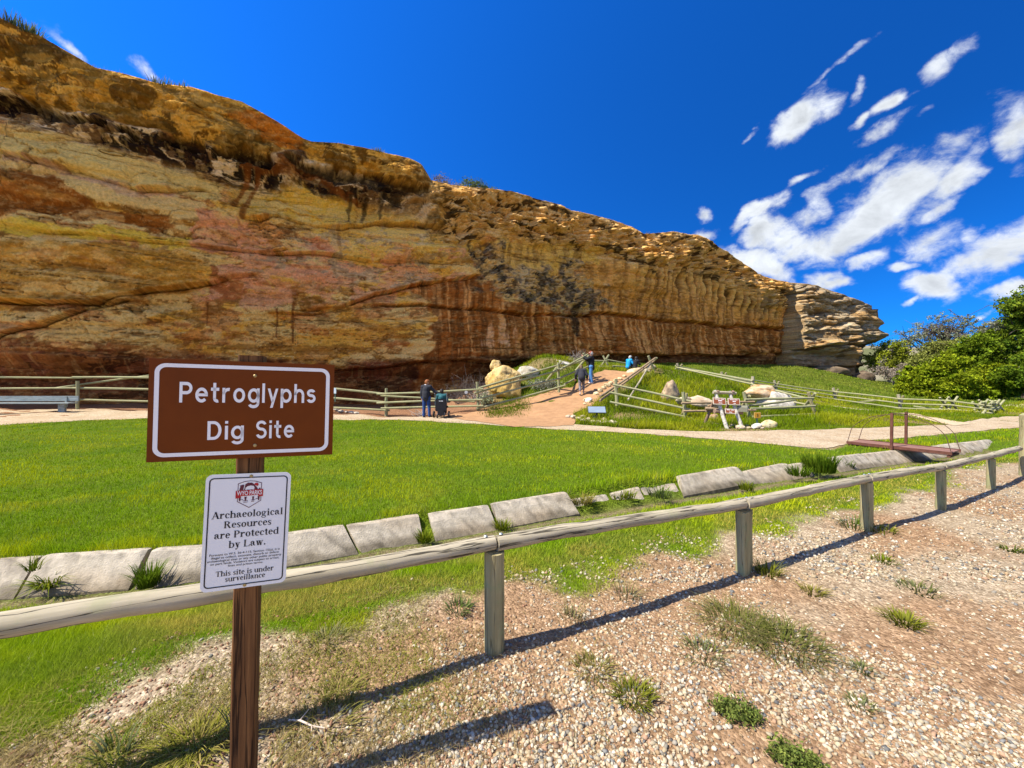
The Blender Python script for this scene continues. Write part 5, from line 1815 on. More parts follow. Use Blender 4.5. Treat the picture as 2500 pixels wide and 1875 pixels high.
M_PANEL = m_plain('blue_grey_panel', (.20, .25, .30), .3, .1, 4)
M_POSTBLK = m_plain('dark_metal_post', (.035, .035, .035), .5, .1, 9)


def build_info_panel():
    p = hit(1457, 1027)
    th = thing('info_panel', 'blue-grey tilted information panel on a single dark post beside the path', 'info panel', p[:])
    k = p.y / F
    MB().box((p.x, p.y, p.z + .16), (.07, .07, .40)).obj('post', M_POSTBLK, th)
    m = Matrix.Translation((p.x, p.y, p.z + .47)) @ Matrix.Rotation(R(-6), 4, 'Z') @ Matrix.Rotation(R(36), 4, 'X')
    fr = MB().box((0, 0, 0), (.80, .46, .035)).obj('frame', M_POSTBLK, th, m, bevel=.006)
    MB().box((0, 0, .0205), (.75, .41, .006)).obj('panel_face', M_PANEL, th, m)


build_info_panel()
M_OCHRE = m_plain('orange_yellow_sign', (.52, .26, .02), .45, .12, 6)
M_OCHREB = m_plain('pale_orange_border', (.60, .40, .12), .5, .1, 6)
M_SIGNR = m_plain('red_brown_sign', (.20, .055, .018), .45, .12, 6)
M_CREAM = m_plain('cream_sign_border', (.50, .44, .33), .5, .08, 6)
M_GREENPOST = m_plain('green_steel_post', (.10, .17, .12), .5, .2, 9)
M_MAIL = m_plain('dull_green_mailbox', (.19, .18, .12), .45, .15, 6)
M_DARK = m_plain('dark_mailbox_end', (.03, .03, .045), .4, .1, 6)


def build_sign_frame():
    Y = 14.9

    def A(u, v, d=0.0):
        return at(u, v, Y + d)
    base = flat(1785, 1044)
    th = thing('log_sign_frame', 'log A-frame with white birch legs carrying three small red-brown signs', 'sign frame', (base.x, Y, 0))
    pole('birch_leg', A(1775, 1048, -.25), A(1745, 953, .12), .072, .062, M_BIRCH, th, 10, 6, .01, 1)
    pole('birch_leg', A(1812, 1045, -.25), A(1780, 955, .12), .068, .058, M_BIRCH, th, 10, 6, .01, 2)
    pole('rear_leg', A(1722, 1031, .75), A(1753, 954, .02), .062, .055, W_PINK, th, 9, 5, .02, 3)
    pole('rear_leg', A(1766, 1020, .75), A(1790, 955, .02), .058, .052, W_PINK, th, 9, 5, .02, 4)
    pole('top_log', A(1741, 958, .06), A(1797, 960, .06), .062, .055, W_RAIL, th, 10, 5, .01, 5)
    pole('cross_log', A(1722, 997, .45), A(1757, 1000, .30), .07, .06, W_TAN, th, 10, 4, .02, 6)
    pole('cross_log', A(1724, 1003, .55), A(1750, 1006, .5), .055, .05, W_TAN, th, 9, 3, .02, 7)
    pole('cross_log', A(1744, 1003, -.02), A(1812, 1007, -.02), .092, .085, W_PINK, th, 10, 5, .008, 8)
    pole('brace', A(1728, 992, .5), A(1764, 972, .25), .035, .03, W_TAN, th, 7, 3, .02, 9)

    def sgn(u0, u1, v0, v1, rows, d, roll):
        c = A((u0 + u1) / 2, (v0 + v1) / 2, d)
        w, h = (u1 - u0) * Y / F, (v1 - v0) * Y / F
        m = Matrix.Translation(c) @ Matrix.Rotation(R(-6), 4, 'Z') @ Matrix.Rotation(R(-20), 4, 'X') @ Matrix.Rotation(R(roll), 4, 'Y')
        s = MB().box((0, .0, 0), (w, .03, h)).obj('sign_board', M_CREAM, th, m)
        MB().box((0, -.018, 0), (w - .05, .006, h - .05)).obj('sign_face', M_SIGNR, s, m)
        # lines of white lettering, a few pixels long in the photo
        f = Flat()
        rs = np.random.RandomState(int(u0))
        for (a, b, z, hh) in rows:
            x = a
            while x < b:
                g = rs.uniform(.020, .034)
                zz = z + rs.uniform(-.1, .1) * hh
                f.poly([(x * w, zz * h), (min(x + g * 1.0, b) * w, zz * h), (min(x + g, b) * w, (zz + hh) * h), (x * w, (zz + hh * rs.uniform(.6, 1)) * h)], .0225)
                x += g + .012
        f.obj('lettering', M_LETTER, s, m)
        return s
    sgn(1741.5, 1771, 971, 988, [(-.36, .02, .24, .1), (.12, .36, .24, .1), (-.10, .20, -.02, .16), (-.08, .2, -.33, .09)], -.12, 3)
    sgn(1778, 1805, 972.5, 989, [(-.34, -.02, .22, .1), (.05, .3, .22, .1), (-.12, .16, -.05, .16), (-.06, .12, -.33, .09)], -.12, 3)
    sgn(1771, 1794, 998, 1010, [(-.34, -.02, .16, .16), (.1, .34, .16, .16), (-.12, .18, -.28, .14)], -.22, 4)
    # mailbox on the end of the cross log
    p = A(1812, 998, -.12)
    mb = thing('mailbox', 'dull green mailbox with a dark end on the right of the log sign frame', 'mailbox', p[:])
    prof = [(-.10, -.11), (.10, -.11), (.10, .03)] + [(.10 * math.cos(R(a)), .03 + .10 * math.sin(R(a))) for a in range(20, 180, 20)] + [(-.10, .03)]
    m = Matrix.Translation(p) @ Matrix.Rotation(R(62), 4, 'Z')
    MB().prism(prof, -.17, .17).obj('body', M_MAIL, mb, m, smooth=False)
    MB().prism([(x * 1.04, z * 1.04) for x, z in prof], -.19, -.171).obj('door', M_DARK, mb, m)
    MB().box((0, -.2, .03), (.05, .02, .02)).obj('handle', M_LETTER, mb, m)
    # the small trail marker
    b = flat(1848, 1042)
    tm = thing('trail_marker', 'small orange trail marker on a green post by the path', 'trail marker', b[:])
    k = b.y / F
    MB().box((b.x + .0, b.y, b.z + .24), (.055, .03, .56)).obj('post', M_GREENPOST, tm)
    m = Matrix.Translation((b.x, b.y - .03, b.z + .46)) @ Matrix.Rotation(R(3), 4, 'Z')
    f = MB().box((0, 0, 0), (.27, .02, .23)).obj('plate', M_OCHREB, tm, m)
    MB().box((0, -.0125, 0), (.235, .005, .195)).obj('plate_face', M_OCHRE, tm, m)
    g = Flat()
    g.poly([(-.012, -.05), (.012, -.05), (.012, .06), (-.012, .06)], .0165)
    g.poly([(.012, -.01), (.05, .005), (.05, .025), (.012, .012)], .0165)
    g.poly([(-.045, -.066), (.045, -.066), (.045, -.052), (-.045, -.052)], .0165)
    g.poly([(-.04, .02), (-.012, -.01), (-.012, .012), (-.04, .04)], .0165)
    g.obj('symbol', M_BLACK, tm, m)


build_sign_frame()


def build_markers():
    p = at(1138, 958, 19.6)
    th = thing('number_disc', 'small white round marker on the top rail left of the yellow boulder', 'marker', p[:])
    M1 = m_plain('white_disc', (.72, .70, .66), .5, .05, 9)
    MB().lathe([(.075, -.01), (.078, 0), (.075, .012)], 16, Matrix.Translation(p) @ Matrix.Rotation(R(90), 4, 'X')).obj('disc', M1, th)
    f = Flat()
    ring_o = [(.055 * math.cos(R(a)), .055 * math.sin(R(a))) for a in range(0, 360, 24)]
    ring_i = [(.046 * math.cos(R(a)), .046 * math.sin(R(a))) for a in range(0, 360, 24)]
    f.ring(ring_o, ring_i, .014)
    f.poly([(-.008, -.03), (.010, -.03), (.010, .034), (-.008, .034)], .014)
    f.obj('numeral', M_BLACK, th, Matrix.Translation(p))
    p = at(817, 954, 20.6)
    th = thing('white_plate', 'small pale plate on the pole fence just right of the brown sign', 'plate', p[:])
    MB().box(p, (.17, .03, .30)).obj('plate', m_plain('pale_blue_plate', (.62, .70, .72), .4, .05, 5), th, bevel=.006)
    MB().box(p + Vector((0, .06, -.2)), (.04, .04, .75)).obj('stake', M_GREENPOST, th)


build_markers()

# ================================================================== ROCKS
_ICO = {}


def ico(sub):
    if sub not in _ICO:
        import bmesh
        bm = bmesh.new()
        bmesh.ops.create_icosphere(bm, subdivisions=sub, radius=1.0)
        v = np.array([p.co[:] for p in bm.verts])
        f = np.array([[q.index for q in p.verts] for p in bm.faces])
        bm.free()
        _ICO[sub] = (v, f)
    return _ICO[sub]


M_ROCK = m_attr('boulder_stone', rough=.92, var=.28, scale=6, bmp=.6, bscale=9, bdist=.05, spec=.15)


def rock_mesh(name, size, seed, sub, c0, c1, rough=.28, flat_n=9, cracks=0.0):
    v, f = ico(sub)
    rs = np.random.RandomState(seed)
    d = np.ones(len(v))
    # chop by planes for faceted faces
    for _ in range(flat_n):
        n = rs.normal(size=3)
        n /= np.linalg.norm(n)
        lim = rs.uniform(.62, .92)
        pr = v @ n
        d = np.where(pr * d > lim, lim / np.maximum(pr, 1e-3), d)
    o = rs.uniform(0, 50, 3)
    d = d * (1 + (fbm(v[:, 0] * 1.7 + o[0], v[:, 1] * 1.7 + o[1], v[:, 2] * 1.7 + o[2], oct=5, seed=seed) - .5) * rough * 2)
    if cracks:
        k = np.abs(fbm(v[:, 0] * 1.3 + o[1], v[:, 1] * 1.3 + o[2], v[:, 2] * 1.3, oct=3, seed=seed + 5) - .5)
        d = d * (1 - cracks * np.exp(-(k / .012) ** 2))
    p = v * d[:, None] * np.array(size)
    t = fbm(v[:, 0] * 2.1 + o[2], v[:, 1] * 2.1, v[:, 2] * 2.1 + o[0], oct=5, seed=seed + 9)
    c = np.array(c0) + (np.array(c1) - np.array(c0)) * sst(t, .42, .58)[:, None]
    t2 = fbm(v[:, 0] * 6 + o[2], v[:, 1] * 6, v[:, 2] * 6, oct=4, seed=seed + 19)
    c = c * (1 - .45 * sst(t2, .58, .7))[:, None]
    return np_mesh(name, p, f, np.clip(c, 0, .85), smooth=sub > 2)


def rock(name, label, u, v, size, seed, sub=4, c0=(.45, .36, .24), c1=(.35, .25, .15), rot=0.0, Y=None, sink=.3, group=None, rough=.2, cracks=.0, cat='boulder'):
    p = at(u, v, Y) if Y else hit(u, v)
    me = rock_mesh(name, size, seed, sub, c0, c1, rough, cracks=cracks)
    m = Matrix.Translation((p.x, p.y, p.z + size[2] * (1 - sink * 2) if not Y else p.z)) @ Matrix.Rotation(rot, 4, 'Z')
    o = link(name, me, M_ROCK, None, m)
    return tag(o, label, cat, group)


def build_rocks():
    # the yellow boulder with its knob: one mesh of two lobes
    v1 = rock_mesh('a', (1.32, 1.0, 1.22), 12, 5, (.58, .41, .17), (.54, .35, .10), .20, 14, .12)
    v2 = rock_mesh('b', (.34, .34, .40), 5, 4, (.57, .41, .18), (.50, .33, .11), .2, 5)
    p = at(1236, 936, 22.9)

    def arr(me, off):
        v = np.empty(len(me.vertices) * 3, np.float32)
        me.vertices.foreach_get('co', v)
        f = np.empty(len(me.polygons) * 3, np.int32)
        me.polygons.foreach_get('vertices', f)
        c = np.empty(len(me.vertices) * 4, np.float32)
        me.color_attributes['Col'].data.foreach_get('color', c)
        return v.reshape(-1, 3) + np.array(off), f.reshape(-1, 3), c.reshape(-1, 4)[:, :3]
    a, fa, ca = arr(v1, (0, 0, 0))
    b, fb, cb = arr(v2, (-.62, -.05, 1.02))
    a[:, 2] = np.where(a[:, 2] > .9, .9 + (a[:, 2] - .9) * .6, a[:, 2])
    a[:, 2] -= np.where(a[:, 0] > .4, (a[:, 0] - .4) * .16, 0)
    low = sst(a[:, 2] + .4 * a[:, 0], -.3, -.9)[:, None]
    ca = ca * (1 - low * .8) + np.array([.62, .40, .06]) * low * .8
    me = np_mesh('yellow_boulder', np.concatenate([a, b]), np.concatenate([fa, fb + len(a)]), np.concatenate([ca, cb]))
    bpy.data.meshes.remove(v1)
    bpy.data.meshes.remove(v2)
    tag(link('yellow_boulder', me, M_ROCK, None, Matrix.Translation(p)), 'big yellow boulder with a knob on top behind the climbing fence', 'boulder')
    rock('grey_boulder', 'low pale grey boulder half buried right of the yellow boulder', 1285, 912, (.85, .6, .5), 31, 4, (.46, .42, .33), (.36, .31, .22), Y=24.6, cracks=.05)
    rock('grey_boulder', 'dull grey sage-covered stone heap under the climbing fence', 1330, 945, (.75, .5, .42), 32, 4, (.25, .25, .19), (.33, .31, .24), Y=23.6, rough=.35)
    rock('flat_boulder', 'flat pale boulder with a rusty end on top of the grass bump', 1342, 884, (.75, .4, .18), 33, 4, (.55, .47, .33), (.48, .28, .15), Y=26.2)
    rock('flat_boulder', 'white-topped flat boulder at the right of the grass bump', 1372, 892, (.55, .5, .35), 34, 4, (.58, .54, .46), (.34, .30, .24), Y=26.0)
    rock('ramp_boulder', 'large cream boulder under the top of the ramp-side rails', 1560, 916, (.95, .6, .5), 35, 4, (.60, .49, .32), (.52, .37, .20), Y=25.2, cracks=.05)
    rock('ramp_boulder', 'cream boulder behind the crossed post at the ramp top', 1585, 904, (.5, .5, .45), 36, 4, (.58, .48, .33), (.45, .33, .2), Y=25.9)
    rock('tan_boulder', 'tall brown boulder standing alone in the grass behind the front fence', 1635, 958, (.52, .45, .66), 37, 4, (.52, .38, .22), (.34, .24, .15), Y=20.2, cracks=.06)
    rock('rust_boulder', 'flat rusty-orange boulder, upper of the two stacked behind the fence corner', 1857, 957, (.78, .5, .40), 38, 4, (.56, .40, .24), (.50, .28, .11), Y=19.6, cracks=.05)
    rock('white_boulder', 'pale grey wedge boulder, lower of the two stacked behind the fence corner', 1893, 984, (1.0, .7, .62), 39, 4, (.56, .51, .42), (.42, .37, .29), Y=19.4, rot=.3, cracks=.07)
    for (u, v, s, sd, lab) in ((1668, 978, .36, 41, 'low cream rock in the grass just left of the log sign frame'), (1712, 982, .55, 42, 'wide cream ledge rock in the grass behind the log sign frame'), (1745, 988, .34, 43, 'small pale rock behind the left birch leg')):
        rock('ledge_rock', lab, u, v, (s * 1.3, s * .7, s * .6), sd, 3, (.56, .46, .31), (.44, .32, .2), Y=18.6, group='cream ledge rocks behind the log sign frame')
    g = 'pale stones edging the path below the info panel'
    for i, (u, v) in enumerate(((1388, 1020), (1400, 1022), (1413, 1024), (1423, 1021), (1424, 1029), (1436, 1028), (1447, 1033), (1452, 1025), (1462, 1034), (1474, 1029), (1480, 1034), (1494, 1036), (1503, 1036))):
        rock('edging_stone', 'pale stone in the row edging the path below the info panel', u, v, (.16 + .05 * (i % 3), .13, .09 + .02 * (i % 2)), 200 + i, 2, (.54, .46, .33), (.43, .34, .22), rot=i, sink=.2, group=g, cat='stone')
    g = 'pale stones round the foot of the log sign frame'
    for i, (u, v, s) in enumerate(((1702, 1033, .8), (1712, 1036, .9), (1722, 1037, 1), (1733, 1034, 1), (1742, 1038, 1.1), (1752, 1039, .8), (1780, 1044, .8), (1789, 1043, 1), (1799, 1044, .8), (1807, 1048, 1.3), (1823, 1042, .9), (1829, 1047, .8), (1838, 1046, .7), (1856, 1045, .9), (1862, 1048, .7))):
        rock('frame_stone', 'pale stone scattered round the foot of the log sign frame', u, v, (.14 * s, .11 * s, .08 * s), 240 + i, 2, (.52, .44, .31), (.42, .31, .18), rot=i * 1.7, sink=.2, group=g, cat='stone')
    rock('white_stone', 'bright white stone at the foot of the orange trail marker', 1849, 1047, (.22, .17, .13), 270, 3, (.66, .62, .54), (.56, .49, .38), sink=.2, cat='stone')
    rock('yellow_stone', 'largest cream-yellow stone right of the orange trail marker', 1877, 1045, (.32, .2, .19), 271, 3, (.66, .56, .33), (.55, .42, .2), sink=.2, cat='stone')
    rock('brown_stone', 'squarish brown stone beside the rear leg of the log sign frame', 1742, 1028, (.24, .18, .2), 272, 3, (.52, .38, .22), (.35, .2, .12), sink=.2, cat='stone')
    g = 'cream rocks lining the right edge of the ramp'
    for i, (u, v, s) in enumerate(((1432, 980, .8), (1438, 985, .6), (1428, 988, .5), (1456, 965, .9), (1466, 958, 1.0), (1474, 951, .9), (1482, 946, 1.1), (1492, 940, 1.0), (1503, 933, .9), (1513, 928, .8), (1524, 922, .8))):
        rock('ramp_stone', 'cream rock in the line along the right edge of the ramp', u, v, (.22 * s, .18 * s, .15 * s), 280 + i, 2, (.64, .52, .30), (.55, .42, .22), rot=i, sink=.2, group=g, cat='stone')
    rock('lone_stone', 'lone white stone low on the right edge of the ramp', 1437, 983, (.22, .18, .17), 299, 3, (.74, .70, .62), (.62, .54, .4), sink=.2, cat='stone')
    g = 'pale stones at the foot of the pole fence right of the brown sign'
    for i, (u, v, s) in enumerate(((823, 1003, 1.2), (832, 1008, 1.0), (846, 1008, .8), (858, 1010, 1.0), (870, 1011, .8))):
        rock('fence_stone', 'pale stone under the pole fence right of the brown sign', u, v, (.2 * s, .15 * s, .1 * s), 320 + i, 2, (.60, .54, .42), (.45, .38, .28), rot=i, sink=.2, group=g, cat='stone')
    rock('dark_boulder', 'dark boulder at the foot of the headland above the hill', 2107, 924, (1.5, 1.2, 1.1), 330, 4, (.17, .125, .08), (.10, .07, .045), Y=54)
    rock('slab_boulder', 'flat brown boulder fallen at the headland corner', 2030, 906, (2.6, 1.4, .8), 331, 4, (.20, .145, .09), (.12, .085, .05), Y=54.5)


build_rocks()
# ================================================================== PEOPLE
M_SKIN = m_plain('skin', (.46, .24, .155), .55, .08, 20)
M_HAIR_RED = m_plain('auburn_hair', (.26, .085, .022), .6, .3, 40)
M_HAIR_DK = m_plain('dark_hair', (.022, .015, .011), .6, .3, 40)
M_HAIR_BR = m_plain('light_brown_hair', (.12, .075, .035), .6, .3, 40)
M_HAIR_GREY = m_plain('grey_hair', (.40, .37, .33), .6, .2, 40)
M_CHAR = m_plain('charcoal_knit', (.026, .026, .032), .9, .3, 30)
M_JET = m_plain('black_cloth', (.012, .012, .014), .85, .3, 30)
M_JEANS = m_plain('blue_jeans', (.022, .06, .19), .85, .25, 25)
M_JEANSL = m_plain('faded_blue_jeans', (.07, .20, .42), .85, .3, 20)
M_TEAL = m_plain('teal_jacket', (.02, .10, .11), .8, .3, 15)
M_CYAN = m_plain('bright_blue_jacket', (.005, .27, .55), .7, .15, 12)
M_PRINT = m_plain('patterned_leggings', (.30, .28, .30), .85, .9, 26, rgb2=(.012, .012, .016))
M_SHOE = m_plain('dark_shoes', (.02, .02, .026), .6, .2, 20)
M_SANDAL = m_plain('pale_sandals', (.42, .36, .28), .7, .2, 20)
M_CAP = m_plain('rust_cap', (.24, .045, .018), .8, .2, 20)
M_TYRE = m_plain('black_rubber', (.014, .014, .014), .8, .2, 20)
M_CHROME = m_plain('wheelchair_metal', (.35, .35, .36), .35, .1, 20, metal=.8)
M_COLLAR = m_plain('white_collar', (.68, .68, .66), .8, .1, 20)


def capsule_mesh(caps, sides=10):
    """closed round-ended links, later fused into one skin"""
    V, Fc = [], []
    for (a, b, r0, r1) in caps:
        a, b = Vector(a), Vector(b)
        d = b - a
        L = d.length
        d = d.normalized() if L > 1e-5 else Vector((0, 0, 1))
        u = d.orthogonal().normalized()
        w = d.cross(u)
        base = len(V)
        rings = []
        for t in (-80, -55, -28, 0):
            rings.append((a + d * (r0 * math.sin(R(t))), r0 * math.cos(R(t))))
        for t in (0, 28, 55, 80):
            rings.append((b + d * (r1 * math.sin(R(t))), r1 * math.cos(R(t))))
        for (c, r) in rings:
            for k in range(sides):
                t = 2 * math.pi * k / sides
                V.append(c + u * (r * math.cos(t)) + w * (r * math.sin(t)))
        n = len(rings)
        for i in range(n - 1):
            for k in range(sides):
                Fc.append((base + i * sides + k, base + i * sides + (k + 1) % sides, base + (i + 1) * sides + (k + 1) % sides, base + (i + 1) * sides + k))
        Fc.append(tuple(base + k for k in range(sides - 1, -1, -1)))
        Fc.append(tuple(base + (n - 1) * sides + k for k in range(sides)))
    me = bpy.data.meshes.new('links')
    me.from_pydata([v[:] for v in V], [], Fc)
    me.update()
    return me


def fused(name, caps, voxel, mat, parent, mtx, smooth=3):
    me0 = capsule_mesh(caps)
    o = bpy.data.objects.new('fuse', me0)
    COL.objects.link(o)
    m = o.modifiers.new('r', 'REMESH')
    m.mode = 'VOXEL'
    m.voxel_size = voxel
    s = o.modifiers.new('s', 'SMOOTH')
    s.factor = .5
    s.iterations = smooth
    dg = bpy.context.evaluated_depsgraph_get()
    me = bpy.data.meshes.new_from_object(o.evaluated_get(dg))
    bpy.data.objects.remove(o)
    bpy.data.meshes.remove(me0)
    me.name = name
    me.polygons.foreach_set('use_smooth', [True] * len(me.polygons))
    me.update()
    return link(name, me, mat, parent, mtx)


def person(label, feet, heading, h, J, wear, group=None):
    """J: joints (metres for a 1.70 m figure, x right, y forward, z up); wear: clothing"""
    k = h / 1.70
    m = Matrix.Translation(feet) @ Matrix.Rotation(heading, 4, 'Z') @ Matrix.Scale(k, 4)
    # keep object scale out of the matrix: scale the joints instead
    m = Matrix.Translation(feet) @ Matrix.Rotation(heading, 4, 'Z')
    J = {a: Vector(b) * k for a, b in J.items()}
    th = thing('person', label, 'person', feet, group)
    q = k
    H_ = J['head']
    up = (J['head'] - J['neck']).normalized()
    look = J['look'].normalized()
    side = look.cross(up).normalized()

    def limb(n1, n2, r0, r1, g=0.0):
        return (J[n1], J[n2], (r0 + g) * q, (r1 + g) * q)
    b = []
    b += [(H_ + up * .025 * q, H_ + up * .05 * q, .088 * q, .084 * q), (H_ - up * .045 * q + look * .018 * q, H_, .066 * q, .08 * q), (J['neck'] - up * .05 * q, H_ - up * .05 * q, .056 * q, .052 * q)]
    b += [(H_ + look * .085 * q + up * .01 * q, H_ + look * .105 * q - up * .015 * q, .010 * q, .014 * q)]
    for s in (-1, 1):
        b.append((H_ + side * (.085 * s * q) + up * .02 * q, H_ + side * (.088 * s * q) - up * .02 * q, .014 * q, .010 * q))
    b += [limb('neck', 'chest', .06, .135), limb('chest', 'hip', .135, .13), limb('ls', 'rs', .07, .07), limb('lh', 'rh', .10, .10)]
    for s in 'lr':
        b += [limb(s + 's', s + 'e', .050, .040), limb(s + 'e', s + 'w', .040, .028), limb(s + 'h', s + 'k', .080, .056), limb(s + 'k', s + 'a', .054, .036), limb(s + 'a', s + 't', .040, .034)]
        # hand: palm, four unequal bent fingers, thumb from the side
        wv = (J[s + 'w'] - J[s + 'e']).normalized()
        sd = wv.cross(Vector((0, 0, 1)))
        sd = sd.normalized() if sd.length > .1 else Vector((0, 1, 0))
        up2 = sd.cross(wv)
        p0 = J[s + 'w']
        p1 = p0 + wv * .085 * q
        b.append((p0, p1, .028 * q, .034 * q))
        for fi, (o_, ln) in enumerate(((-.028, .060), (-.010, .070), (.010, .066), (.027, .050))):
            r_ = p1 + sd * (o_ * q)
            mid = r_ + wv * (ln * .55 * q)
            b.append((r_, mid, .010 * q, .009 * q))
            b.append((mid, mid + (wv * .75 - up2 * .6).normalized() * (ln * .5 * q), .009 * q, .008 * q))
        tb = p0 + wv * .03 * q - sd * .03 * q
        b.append((tb, tb + (wv * .7 - sd * .7) * .045 * q, .011 * q, .009 * q))
    fused('body', b, .014 * q, M_SKIN, th, m, 2)
    # eyes and mouth
    mb = MB()
    for s in (-1, 1):
        c = H_ + side * (.034 * s * q) + look * .083 * q + up * .022 * q
        mb.lathe([(.001, -.008 * q), (.009 * q, -.004 * q), (.011 * q, 0), (.009 * q, .004 * q), (.001, .008 * q)], 8, Matrix.Translation(c))
    eo = mb.obj('eyes', M_JET, th, m)
    eo['kind'] = 'stuff'
    # hair
    if 'hair' in wear:
        mat, long = wear['hair']
        hh = [(H_ + up * .045 * q - look * .012 * q, H_ + up * .055 * q + look * .01 * q, .099 * q, .093 * q), (H_ - look * .04 * q, H_ - look * .035 * q - up * long * q, .082 * q, .062 * q)]
        for s in (-1, 1):
            hh.append((H_ + side * (.05 * s * q) + up * .04 * q - look * .01 * q, H_ + side * (.062 * s * q) - up * long * .5 * q - look * .02 * q, .05 * q, .036 * q))
        fused('hair', hh, .016 * q, mat, th, m, 1)
    if 'cap' in wear:
        c = [(H_ + up * .055 * q, H_ + up * .075 * q, .104 * q, .090 * q), (H_ + up * .05 * q + look * .07 * q, H_ + up * .045 * q + look * .15 * q, .045 * q, .03 * q)]
        fused('cap', c, .014 * q, wear['cap'], th, m, 1)
    mat, ln = wear['top']
    g = .024
    c = [limb('chest', 'hip', .145, .14, g), (J['neck'] - up * .03 * q, J['chest'], .075 * q, .16 * q), limb('ls', 'rs', .075, .075, g), (J['hip'], J['hip'].lerp((J['lk'] + J['rk']) / 2, ln), (.150 + g) * q, (.155 + g) * q)]
    if wear.get('belly'):
        c.append((J['chest'].lerp(J['hip'], .5), J['hip'], (.17 + g) * q, (.175 + g) * q))
    for s in 'lr':
        c += [limb(s + 's', s + 'e', .056, .05, g), (J[s + 'e'], J[s + 'e'].lerp(J[s + 'w'], .88), (.048 + g) * q, (.036 + g) * q)]
    fused('jacket', c, .02 * q, mat, th, m, 2)
    if 'collar' in wear:
        MB().tube([J['neck'] + side * (.075 * q) + look * .02 * q - up * .02 * q, J['neck'] - look * .075 * q - up * .005 * q, J['neck'] - side * (.075 * q) + look * .02 * q - up * .02 * q], .022 * q, 6).obj('collar', wear['collar'], th, m, smooth=True)
    mat, ln = wear['legs']
    g = .016
    c = [limb('lh', 'rh', .11, .11, g)]
    for s in 'lr':
        c += [limb(s + 'h', s + 'k', .088, .062, g), (J[s + 'k'], J[s + 'k'].lerp(J[s + 'a'], ln), (.060 + g) * q, (.046 + g * 1.2) * q)]
    fused('trousers', c, .018 * q, mat, th, m, 2)
    mat = wear['shoes']
    for s in 'lr':
        fused('shoe', [limb(s + 'a', s + 't', .046, .044), (J[s + 'a'] + Vector((0, -.03 * q, -.045 * q)), J[s + 't'] + Vector((0, .01, -.004)), .036 * q, .036 * q)], .016 * q, mat, th, m, 1)
    return th


def std(**kw):
    J = dict(head=(0, .02, 1.59), neck=(0, 0, 1.46), chest=(0, 0, 1.28), hip=(0, 0, .93), ls=(-.175, 0, 1.39), rs=(.175, 0, 1.39), le=(-.23, -.02, 1.11), re=(.23, -.02, 1.11), lw=(-.235, .05, .88), rw=(.235, .05, .88),
             lh=(-.085, 0, .90), rh=(.085, 0, .90), lk=(-.095, .02, .49), rk=(.095, .02, .49), la=(-.10, 0, .085), ra=(.10, 0, .085), lt=(-.12, .14, .045), rt=(.12, .14, .045), look=(0, 1, -.1))
    J.update(kw)
    return J


